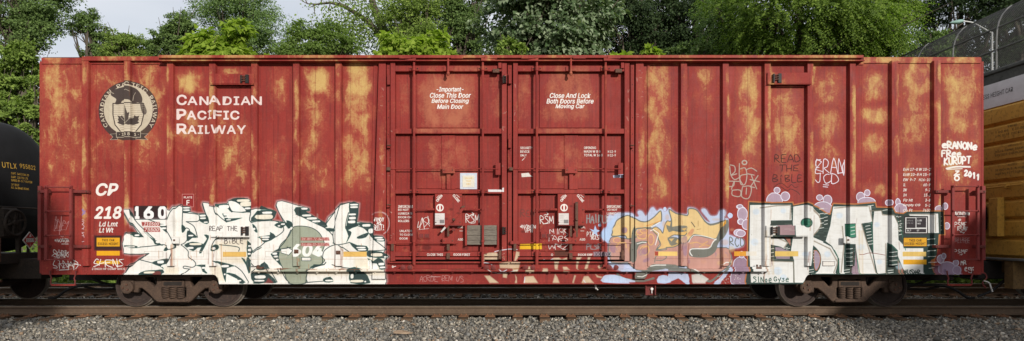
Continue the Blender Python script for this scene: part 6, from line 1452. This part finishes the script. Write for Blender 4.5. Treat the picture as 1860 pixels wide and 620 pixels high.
# pressed end: deep horizontal ribs
for k in range(8):
    z1 = 4.40 - k * .425; z0 = z1 - .36
    m = MB(); pr = [(XE + .028, z0 - .03), (XE - .042, z0 + .03), (XE - .050, (z0 + z1) / 2), (XE - .046, z1 - .03), (XE + .028, z1 + .025)]
    n = len(pr); m.v = [(x, -1.36, z) for x, z in pr] + [(x, 1.36, z) for x, z in pr] + [(XE + .028, -1.44, (z0 + z1) / 2), (XE + .028, 1.44, (z0 + z1) / 2)]
    m.f = [(i, i + 1, i + 1 + n, i + n) for i in range(n - 1)] + [(i + 1, i, 2 * n) for i in range(n - 1)] + [(i + n, i + 1 + n, 2 * n + 1) for i in range(n - 1)]
    ob(m, 'end_rib', M['ochre'], smooth=25)
for y in (-1.42, 1.42):
    m = MB(); m.box(XE - .06, XE + .02, y - .06, y + .06, .95, 4.40); ob(m, 'corner_post', M['ochre'], bevel=.01)
def ochre_text(s, y0, y1, z, h, x, mat='letter_black', bold=.015):
    v, t = text_tris(s, 0, 0.0, 1.08); m = MB(); m.v = [(x, y1 + (y0 - y1) * a, z + h * b) for a, b in v]; m.f = [tuple(q) for q in t]; tag(ob(m, 'lettering', M[mat]), kind='stuff')
ochre_text('EXCESS HEIGHT CAR', -.57, .47, 4.675, .105, XE - .006)
for z, rows_ in ((3.80, ('2RHS', 'T OC DS   T IC DS', '2 OC 8153  2 IC 8153')), (3.37, ('38 INCH WHEELS', 'NO.24 BRAKE BEAMS', 'EFSTICS COUPLING')), (2.95, ('AMF SRP RSR CUSHION UNIT', '38 INCH M-B-W HOSE', 'AAR M-927-01090'))):
    for i, s in enumerate(rows_): ochre_text(s, -.95 if i else -.75, -.15 if i else -.5, z + .10 - i * .085, .045, XE - .058)
# hand brake, platform, pipe, steps
hb = empty('hand_brake', (0, 0, 0), oc); hb.location = (-13, 0, 0)
m = MB(); m.box(XE - .20, XE - .06, .02, .36, 1.62, 2.22); m.build('brake_housing', M['black'], hb, bevel=.06)
m = MB(); m.lathe([(0, -.1), (.10, -.08), (.14, 0)], (XE - .2, .2, 1.9), 'X', 18); m.build('brake_gear', M['black'], hb)
for k in range(13):
    zz = 1.60 - k * .05; m = MB()
    m.tube([(XE - .13, .18 + .02 * math.cos(a), zz + .034 * math.sin(a)) if k % 2 else (XE - .13 + .02 * math.cos(a), .18, zz + .034 * math.sin(a)) for a in [math.pi * 2 * i / 8 for i in range(9)]], .009, 5, caps=False); m.build('chain_link', M['rusty'], hb)
m = MB(); m.box(XE - .22, XE - .06, -.42, -.16, 1.50, 2.36); ob(m, 'end_bracket', M['ochre'], bevel=.01)
m = MB(); m.tube([(XE - .12, -1.2, 2.62), (XE - .12, -.2, 2.60), (XE - .12, .9, 2.60)], .018, 8); ob(m, 'grab_bar', M['ochre'])
for y in (-1.0, -.52, .75):
    m = MB(); m.box(XE - .14, XE - .02, y - .03, y + .03, 2.56, 2.66); ob(m, 'bar_bracket', M['ochre'], bevel=.006)
m = MB(); m.box(XE - .34, XE - .05, -1.35, 1.35, .985, 1.03); ob(m, 'crossover_step', M['galv_dark'], bevel=.005)
m = MB(); m.box(XE - .03, XE + .08, -1.44, 1.44, .70, .96); ob(m, 'end_sill', M['ochre_dirty'], bevel=.01)
for a in ((XE - .30, XE + .03, -.95, -.70, .38, .98), (XE - .25, XE + .03, .45, .7, .5, .98)):
    m = MB(); m.box(*a); ob(m, 'step_bracket', M['ochre_dirty'], bevel=.01)
m = MB(); m.box(XE - .55, XE + 2, -.3, .3, .55, .95); ob(m, 'draft_sill', M['under'], bevel=.02)
m = MB(); m.tube(smooth_pts([(XE + .1, -.5, .6), (XE - .1, -.5, .55), (XE - .35, -.42, .3), (XE - .6, -.34, .16)], 4, closed=False), .03, 8); ob(m, 'air_hose', M['black'], smooth=50)
tt = empty('truck', (0, 0, 0), oc); tt.location = (-13, 0, 0)
for sx in (XE + 1.6, XE + 3.4):
    for sy in (-1, 1):
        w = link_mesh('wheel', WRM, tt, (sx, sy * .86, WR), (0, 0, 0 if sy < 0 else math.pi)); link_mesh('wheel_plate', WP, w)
for s in (-1, 1):
    m = MB(); m.prism([(XE + 1.4, .62), (XE + 1.4, .47), (XE + 1.9, .47), (XE + 2.05, .06), (XE + 2.95, .06), (XE + 3.1, .47), (XE + 3.6, .47), (XE + 3.6, .62), (XE + 3.0, .76), (XE + 2.0, .76)], s * 1.05 - .06, s * 1.05 + .06); m.build('side_frame', M['truck'], tt, bevel=.02)

# ------------------------------------------------------------------ road bridge over the line, its curved mesh fence and the street lamp
BX, BZ = 15.5, 6.8
br = empty('road_bridge', (BX + 5.5, 0, 0))
tag(br, 'dark concrete road bridge crossing above the ochre boxcar', 'bridge')
def bb_(mb, name, mat, **k):
    o = mb.build(name, mat, br, **k); o.location = (-(BX + 5.5), 0, 0); return o
m = MB(); m.box(BX + .1, BX + 11, -24, 26, 6.05, 6.45); bb_(m, 'deck', M['concrete'])
for s, x in ((0, BX), (1, BX + 10.7)):
    m = MB(); m.box(x, x + .32, -24, 26, 6.10, BZ - .02); m.box(x - .06, x + .38, -24, 26, BZ - .10, BZ); bb_(m, 'parapet', M['concrete'], bevel=.02)
for k in range(5):
    x = BX + .5 + k * 2.45; m = MB(); m.box(x - .16, x + .16, -24, 26, 5.40, 5.45); m.box(x - .02, x + .02, -24, 26, 5.45, 6.05); bb_(m, 'girder', M['tankdirt'])
for y0, y1 in ((-24.6, -23), (15.5, 17.5)):
    m = MB(); m.box(BX + .2, BX + 10.8, y0, y1, -.5, 5.40); bb_(m, 'abutment', M['concrete'])

fe = empty('bridge_fence', (BX + .1, 0, BZ))
tag(fe, 'tall chain link fence with pale curved posts along the bridge edge', 'fence')
prof_f = [(0, 0), (0, .5), (0, 1.0), (.02, 1.3), (.08, 1.58), (.2, 1.82), (.36, 2.0), (.5, 2.1)]
def fy(t):
    """point of the fence section at arc fraction t"""
    L = [0]
    for a, b in zip(prof_f[:-1], prof_f[1:]): L.append(L[-1] + math.hypot(b[0] - a[0], b[1] - a[1]))
    s = t * L[-1]
    for i in range(len(L) - 1):
        if s <= L[i + 1] + 1e-9:
            u = (s - L[i]) / (L[i + 1] - L[i]); a, b = prof_f[i], prof_f[i + 1]
            return a[0] + (b[0] - a[0]) * u, a[1] + (b[1] - a[1]) * u
    return prof_f[-1]
y = -6.0
while y < 26:
    m = MB(); m.tube([(a - .02, y, b) for a, b in [(0, -.05)] + prof_f], .024, 8); m.build('fence_post', M['galv_post'], fe, smooth=60); y += 1.95
for t in (.02, .30, .62, 1.0):
    a, b = fy(t); m = MB(); m.tube([(a, -6.5, b), (a, 26, b)], .03, 6); m.build('fence_rail', M['galv_dark'], fe)
NS = 10; prs = [fy(i / NS) for i in range(NS + 1)]; Lf = 2.35; wv, wf = [], []
step = .055; rw = .0045; yy = np.arange(-9, 28, step)
for sgn in (-1, 1):
    base_n = 0
    for y0 in yy:
        ln_ = [(prs[i][0], y0 + sgn * Lf * i / NS, prs[i][1]) for i in range(NS + 1)]
        if max(p[1] for p in ln_) > 26 or min(p[1] for p in ln_) < -6.5: continue
        n0 = len(wv)
        for p in ln_:
            wv += [(p[0], p[1] - rw, p[2]), (p[0] - rw, p[1] + rw, p[2]), (p[0] + rw, p[1] + rw, p[2])]
        for i in range(NS):
            for k in range(3):
                a = n0 + i * 3 + k; b = n0 + i * 3 + (k + 1) % 3; wf.append((a, b, b + 3, a + 3))
link_mesh('chain_link_mesh', np_mesh('chain_link_mesh', np.array(wv), np.array(wf), M['galv_dark']), fe)

LX = 27.4; ld = LX * F / (1802 - CX); LY = CAMY + ld
def lz(py): return CAMZ - (py - HY) * ld / F
def lx(px): return (px - CX) * ld / F
lp = empty('street_lamp', (LX, LY, 6.45))
tag(lp, 'grey street lamp with long curved arm and pale green head on the bridge', 'street lamp')
def lb(mb, name, mat, **k):
    o = mb.build(name, mat, lp, **k); o.location = (-LX, -LY, -6.45); return o
m = MB(); m.tube([(LX, LY, 6.45), (LX, LY, lz(60))], [.08, .05], 12); lb(m, 'lamp_pole', M['galv'], smooth=50)
m = MB(); m.tube(smooth_pts([(lx(1802), LY, lz(60)), (lx(1790), LY, lz(54)), (lx(1778), LY, lz(47)), (lx(1765), LY, lz(41)), (lx(1748), LY, lz(38.5))], 4, closed=False), .04, 8); lb(m, 'lamp_arm', M['galv'], smooth=60)
m = MB(); x0, x1 = lx(1725), lx(1749); zc_ = lz(40)
rings = [(0, .02, -.05), (.25, .10, -.055), (.6, .145, -.03), (.9, .115, .02), (1, .05, .03)]
for t, r, dz in rings:
    for k in range(10):
        a = 2 * math.pi * k / 10; m.v.append((x0 + (x1 - x0) * t, LY + r * 1.3 * math.cos(a), zc_ + dz + r * math.sin(a) * (1 if math.sin(a) > 0 else .7)))
for i in range(len(rings) - 1):
    for k in range(10): m.f.append((i * 10 + k, i * 10 + (k + 1) % 10, (i + 1) * 10 + (k + 1) % 10, (i + 1) * 10 + k))
m.f += [tuple(range(10)), tuple(range(40, 50))[::-1]]
lb(m, 'lamp_head', M['lamp_green'], smooth=60)
# ------------------------------------------------------------------ trees, saplings and undergrowth
def leaf_mesh(name, c, nrm_out, size, mat, rg, kind, face=None):
    """c (n,3) leaf positions, nrm_out the way the twig grows, face the way the leaf looks"""
    n = len(c)
    def unit(a): return a / (np.linalg.norm(a, axis=1)[:, None] + 1e-9)
    d = unit(rg.normal(size=(n, 3)))
    if kind == 'droop': d = d * .6 + nrm_out * .9 + np.array([0, 0, -.35])
    elif kind == 'broad': d = d * .55 + nrm_out * .7 + np.array([0, -.1, -.45])
    else: d = d + nrm_out * .5 + np.array([0, 0, -.15])
    d = unit(d)
    if face is None: face = np.zeros((n, 3))
    u = rg.normal(size=(n, 3)) * .75 + face * .9 + np.array([0, -.45, .85])
    s = unit(np.cross(d, u)); up = np.cross(s, d)
    L = (size * rg.uniform(.6, 1.3, n))[:, None]
    if kind == 'broad':
        W = L * .40; f_ = W * .3
        p = np.stack([c, c + d * L * .12 + s * W * .8 + up * f_, c + d * L * .45 + s * W * .85 + up * f_ * .8, c + d * L - up * L * .12, c + d * L * .45 - s * W * .85 + up * f_ * .8, c + d * L * .12 - s * W * .8 + up * f_], 1)
        f = np.arange(n * 6).reshape(n, 6)
        tri = np.concatenate([f[:, [0, 1, 2]], f[:, [0, 2, 3]], f[:, [0, 3, 4]], f[:, [0, 4, 5]]])
    else:
        W = L * (.26 if kind == 'droop' else .36); f_ = W * .35
        p = np.stack([c, c + d * L * .4 + s * W + up * f_, c + d * L - up * L * .08, c + d * L * .4 - s * W + up * f_], 1)
        f = np.arange(n * 4).reshape(n, 4)
        tri = np.concatenate([f[:, [0, 1, 2]], f[:, [0, 2, 3]]])
    return np_mesh(name, p.reshape(-1, 3), tri, mat)

def tree(label, px, Y, top, half, mat, n, size, seed, kind='plain', lean=0.0, low=None, clumps=26, cl_r=.34, name='tree', group=None, trunk_r=None, squash=1.0, thin=0):
    """crown centre at pixel px at depth Y, top of crown at pixel row top, half width in pixels"""
    rg = np.random.default_rng(seed); d = Y - CAMY
    if kind == 'plain' and Y > 20: size *= .82; n = int(n * 1.3)
    X = (px - CX) * d / F; zt = wz(top, Y); R = half * d / F
    z0 = -.5
    zb = wz(low, Y) if low is not None else max(z0 + .35 * (zt - z0), zt - 2.6 * R)
    zb = min(zb, zt - .6)
    cz, H = (zt + zb) / 2, (zt - zb) / 2
    o = empty(name, (X, Y, z0)); tag(o, label, 'tree' if 'shrub' not in name else 'shrub', group or name.replace('_', ' ') + 's growing behind the train')
    # clump centres through an uneven ellipsoid
    cs = []
    while len(cs) < clumps:
        q = rg.uniform(-1, 1, 3); r = np.linalg.norm(q)
        if r > 1 or r < .35: continue
        wob = 1 + .18 * math.sin(3 * math.atan2(q[2], q[0]) + seed) + .10 * math.sin(7 * math.atan2(q[2], q[0]) + seed * 2)
        cs.append((q[0] * R * wob * .86, q[1] * R * .8 * squash, q[2] * H * .86 * wob))
    cs = np.array(cs)
    # limbs
    tr = trunk_r or max(.05, .022 * (zt - z0))
    m = MB(); fork = np.array([lean * .4, 0, (zb - z0) * .9 + .15 * H])
    m.tube([(0, 0, 0), tuple(fork * .5 + np.array([rg.normal() * .06, rg.normal() * .06, 0])), tuple(fork), tuple(fork + np.array([lean * .4, 0, H * .8])), (lean, 0, cz - z0 + H * .7)], [tr * 1.15, tr * .9, tr * .8, tr * .5, tr * .12], 8)
    for c in cs[::max(1, len(cs) // 18)]:
        e = c + np.array([lean * .5, 0, cz - z0]); t0 = rg.uniform(0, .6); st = fork + np.array([lean * .4 * t0, 0, H * .8 * t0]); mid = (st + e) / 2 + rg.normal(size=3) * .12 * R
        m.tube([tuple(st), tuple(mid), tuple(e)], [tr * .38, tr * .24, tr * .06], 6)
        for _ in range(2):
            e2 = e + rg.normal(size=3) * np.array([R, R * .7, H]) * .28; m.tube([tuple(mid), tuple((mid + e2) / 2 + rg.normal(size=3) * .06 * R), tuple(e2)], [tr * .14, tr * .09, tr * .03], 5)
    m.build('trunk', M['bark'], o, smooth=60)
    k = rg.integers(0, len(cs), n)
    rad = np.array([R * cl_r, R * cl_r, min(H, R) * cl_r])
    cdir = cs / np.array([R, R, H]); cdir /= np.linalg.norm(cdir, axis=1)[:, None] + 1e-6
    if kind == 'droop':
        # feathery compound leaves: leaflets strung along arching stalks
        LF = 15; ns = n // LF
        ks = rg.integers(0, len(cs), ns); o0 = rg.normal(size=(ns, 3)); o0 /= np.linalg.norm(o0, axis=1)[:, None]
        st = cs[ks] + o0 * rad * (rg.random((ns, 1)) ** .5)
        dr = o0 * .6 + cdir[ks] * .7 + rg.normal(size=(ns, 3)) * .35; dr[:, 2] += .15; dr /= np.linalg.norm(dr, axis=1)[:, None]
        ln = rg.uniform(.35, .8, (ns, 1)); tt_ = np.linspace(.08, 1, LF)
        pos = st[:, None, :] + dr[:, None, :] * (ln * tt_)[:, :, None]
        pos[:, :, 2] -= .55 * ln * tt_ ** 2
        side = np.cross(dr, np.array([0, 0, 1.0])); side /= np.linalg.norm(side, axis=1)[:, None] + 1e-6
        sgn = np.where(np.arange(LF) % 2, 1.0, -1.0)
        outv = side[:, None, :] * sgn[None, :, None] + dr[:, None, :] * .5 + np.array([0, 0, -.2])
        face = np.repeat((o0 * .6 + cdir[ks])[:, None, :], LF, 1).reshape(-1, 3)
        pos = pos.reshape(-1, 3); outv = outv.reshape(-1, 3)
    else:
        NSUB = 12
        sub = rg.normal(size=(len(cs), NSUB, 3)); sub /= np.linalg.norm(sub, axis=2)[:, :, None]; sub *= rg.uniform(.45, 1.05, (len(cs), NSUB, 1)); sub[:, :, 2] *= .8
        sp = sub[k, rg.integers(0, NSUB, n)]
        g_ = rg.normal(size=(n, 3)) * np.array([.24, .24, .11])
        pos = cs[k] + (sp + g_) * rad
        outv = sp + g_; outv /= np.linalg.norm(outv, axis=1)[:, None] + 1e-6
        face = sp * .8 + cdir[k] * .7
    pos = pos + np.array([lean * .5, 0, cz - z0])
    link_mesh('crown', leaf_mesh('crown', pos, outv, size, mat, rg, kind, face), o)
    return o

L_ = M
# left side
tree('broad green maple standing right behind the black tank car', 8, 15, 55, 62, L_['leaf_mid'], 26000, .16, 11, low=330, clumps=40, name='maple_tree')
tree('tall dark olive tree rising behind the maple, its twigs against the sky', 52, 27, -75, 80, L_['leaf_dark'], 25000, .17, 12, low=120, clumps=46, lean=-1.2, name='ash_tree')
tree('thin open dark tree with sky between its leaves beside the tall olive tree', 168, 29, 18, 36, L_['leaf_dark'], 7500, .17, 13, low=130, clumps=20, cl_r=.42, name='ash_tree')
tree('rounded low dark green tree between the thin open tree and the bushy one', 228, 27, 46, 46, L_['leaf_mid'], 13000, .15, 14, low=140, clumps=26, name='maple_tree')
tree('bushy dark green tree left of the high locust crown', 318, 25, 18, 44, L_['leaf_dark'], 14000, .16, 15, low=130, clumps=26, name='maple_tree')
tree('high feathery tree with a crooked bare trunk above the catalpa', 425, 28, -55, 84, L_['leaf_fine'], 30000, .14, 16, low=120, clumps=44, lean=.9, name='locust_tree', trunk_r=.30)
tree('bright yellow-green broad-leaved catalpa just above the boxcar roof, under the crooked trunk', 402, 9.5, 40, 66, L_['leaf_bright'], 9000, .22, 17, 'broad', low=190, clumps=26, name='catalpa_tree')
tree('small bright leafy sprout peeping over the roof beside open saplings', 502, 9.5, 84, 17, L_['leaf_bright'], 800, .25, 18, 'broad', low=180, clumps=7, name='catalpa_shrub')
for i, (px, top, half) in enumerate(((530, 36, 28), (566, 14, 34), (604, 24, 38))):
    tree(('slim open sapling with sky behind it, next to the high feathery tree', 'open sapling with bare twigs on top against blue sky', 'leafy sapling in front of a leaning brown trunk')[i], px, 18 + i, top, half, L_['leaf_fresh'], 2600 + 1600 * i, .14, 30 + i, low=150, clumps=18, cl_r=.45, name='sapling', trunk_r=.06)
# bare branch and leaning trunk
bt = empty('leaning_tree', (wx(700, 24), 24, -.5)); tag(bt, 'leaning brown trunk with one long bare branch reaching left', 'tree')
def at24(px, py): return (wx(px, 24) - wx(700, 24), 0, wz(py, 24) + .5)
m = MB(); m.tube([(0, 0, 0), at24(706, 150), at24(698, 60), at24(688, 35), at24(678, 10), at24(668, -30)], [.42, .36, .30, .26, .22, .1], 8)
m.build('trunk', M['bark'], bt, smooth=60)
m = MB(); m.tube([at24(700, 80), at24(672, 42), at24(648, 25), at24(622, 10), at24(600, 5), at24(575, 8), at24(558, 7), at24(545, 0)], [.2, .17, .14, .12, .08, .05, .03, .012], 7)
for a, b in (((622, 10), (605, -8)), ((600, 5), (596, 25)), ((575, 8), (560, 15)), ((558, 7), (552, -6)), ((648, 25), (640, 52)), ((585, 7), (580, -10)), ((570, 8), (572, 30))): m.tube([at24(*a), at24(*b)], [.045, .01], 5)
m.build('branch', M['bark'], bt, smooth=60)
rgx = np.random.default_rng(3)
cpos = np.concatenate([np.array(at24(660, 20)) + rgx.normal(size=(3000, 3)) * np.array([1.4, 1.2, 1.2]), np.array(at24(640, 70)) + rgx.normal(size=(3000, 3)) * np.array([1.2, 1.2, .9])])
link_mesh('crown', leaf_mesh('crown', cpos, rgx.normal(size=cpos.shape), .15, L_['leaf_mid'], rgx, 'plain'), bt)
tree('leafy young maple filling the gap between tank car and red boxcar', 62, 11.5, 118, 34, L_['leaf_mid'], 12000, .13, 61, low=330, clumps=26, name='maple_tree')
# centre
tree('dense mid green tree behind the second catalpa', 745, 22, -45, 75, L_['leaf_mid'], 26000, .15, 41, low=150, clumps=44, name='maple_tree')
tree('dark leafy tree filling the space left of the pale poplar', 838, 24, -50, 62, L_['leaf_dark'], 22000, .16, 42, low=150, clumps=40, name='maple_tree')
tree('yellow-green catalpa bush over the roof in front of the dense mid green tree', 765, 9.5, 50, 74, L_['leaf_bright'], 8500, .21, 43, 'broad', low=170, clumps=26, name='catalpa_tree', squash=.8)
tree('pale silvery poplar with light leaf undersides over the right door', 1000, 13, -60, 118, L_['leaf_pale'], 20000, .21, 44, 'broad', low=165, clumps=46, name='poplar_tree')
tree('low green vine-covered sapling before the pale poplar', 925, 10.5, 66, 32, L_['leaf_mid'], 3600, .14, 45, low=160, clumps=16, name='sapling')
tree('small bright catalpa sprig at the right edge of the pale poplar', 1132, 9.5, 68, 34, L_['leaf_bright'], 1500, .28, 46, 'broad', low=170, clumps=11, name='catalpa_shrub')
tree('smallest bright catalpa sprig against the blackest trees', 1186, 9.5, 68, 22, L_['leaf_bright'], 900, .27, 47, 'broad', low=165, clumps=8, name='catalpa_shrub')
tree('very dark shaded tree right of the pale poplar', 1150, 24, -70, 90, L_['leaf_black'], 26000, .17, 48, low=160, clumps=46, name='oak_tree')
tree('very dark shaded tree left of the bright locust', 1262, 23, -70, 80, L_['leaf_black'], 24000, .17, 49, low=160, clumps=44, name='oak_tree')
tree('low dim green bush between the blackest trees and the bright locust', 1265, 13, 76, 46, L_['leaf_dark'], 5200, .15, 50, low=150, clumps=20, name='elder_shrub')
# right
tree('bright feathery honey locust with drooping sprays over the roof end', 1455, 11.5, -70, 165, L_['leaf_locust'], 75000, .11, 51, 'droop', low=140, clumps=80, cl_r=.26, name='locust_tree')
tree('outer part of a second bright locust beside the fence', 1592, 12.5, -35, 72, L_['leaf_locust'], 27000, .11, 52, 'droop', low=125, clumps=38, cl_r=.3, name='locust_tree')
tree('dim green locust branch tree at the dark edge of the bright locust', 1330, 14, -40, 70, L_['leaf_fine'], 20000, .11, 53, 'droop', low=130, clumps=34, name='locust_tree')
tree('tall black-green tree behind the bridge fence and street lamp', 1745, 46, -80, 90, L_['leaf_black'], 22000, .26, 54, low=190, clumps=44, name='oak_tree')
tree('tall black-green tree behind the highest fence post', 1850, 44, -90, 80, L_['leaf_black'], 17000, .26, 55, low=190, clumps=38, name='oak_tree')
tree('dark layered fir-like tree just left of the fence', 1690, 30, 40, 46, L_['leaf_dark'], 9000, .18, 56, low=170, clumps=26, name='oak_tree')
# the wood behind, which reads as one mass
rg = np.random.default_rng(77); cl = []
for k in range(150):
    x = rg.uniform(640, 1700); Y = rg.uniform(34, 52); cl.append(((x - CX) * (Y - CAMY) / F, Y, rg.uniform(1, 17)))
for k in range(40):
    x = rg.uniform(-60, 640); Y = rg.uniform(34, 50); cl.append(((x - CX) * (Y - CAMY) / F, Y, rg.uniform(0, 9.5)))
cl = np.array(cl); n = 90000
p = cl[rg.integers(0, len(cl), n)] + rg.normal(size=(n, 3)) * np.array([1.5, 1.2, 1.1])
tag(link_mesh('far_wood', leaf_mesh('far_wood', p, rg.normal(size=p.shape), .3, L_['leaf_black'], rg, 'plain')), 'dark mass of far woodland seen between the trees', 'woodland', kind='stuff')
# undergrowth along the edge of the ballast, seen below the car
n = 60000; x = rg.uniform(-30, 34, n); yy_ = 9.3 + np.abs(rg.normal(size=n)) * 1.6
hgt = (1.4 + .8 * np.sin(x * 1.3) + .5 * np.sin(x * 3.1 + 1)) * np.clip((yy_ - 8.8) / 1.5, .25, 1.6)
p = np.stack([x, yy_, -.45 + rg.random(n) ** .8 * hgt], -1)
tag(link_mesh('undergrowth', leaf_mesh('undergrowth', p, np.tile([0, -1.0, .3], (n, 1)), .16, L_['leaf_mid'], rg, 'plain')), 'low green weeds growing beside the far track', 'weeds', kind='stuff')

# unseen tree added on the near side so its shade falls over the tank car end
sx_, sy_, sz_ = -11.7 + sun_dir.x * 26, -1.0 + sun_dir.y * 26, .7 + sun_dir.z * 26
o = empty('added_shade_tree', (sx_, sy_, -.55)); tag(o, 'unseen tree added on the near side of the tracks to shade the tank car end', 'tree')
m = MB(); m.tube([(0, 0, 0), (.1, 0, 3.5), (0, .1, 6.5), (0, 0, sz_ + 1.6)], [.24, .2, .16, .04], 8)
for k in range(9):
    a = k * .7; m.tube([(0, 0, 6 + k * .3), (1.5 * math.cos(a), 1.5 * math.sin(a), 7.2 + k * .35)], [.08, .02], 6)
m.build('trunk', M['bark'], o, smooth=60)
n = 7000; q = rg.normal(size=(n, 3)); q /= np.linalg.norm(q, axis=1)[:, None]; q *= rg.random((n, 1)) ** .4
pp = q * np.array([2.1, 1.9, 1.7]) + np.array([0, 0, sz_ + .55]) + rg.normal(size=(n, 3)) * .15
link_mesh('crown', leaf_mesh('crown', pp, q, .26, L_['leaf_mid'], rg, 'plain', q), o)
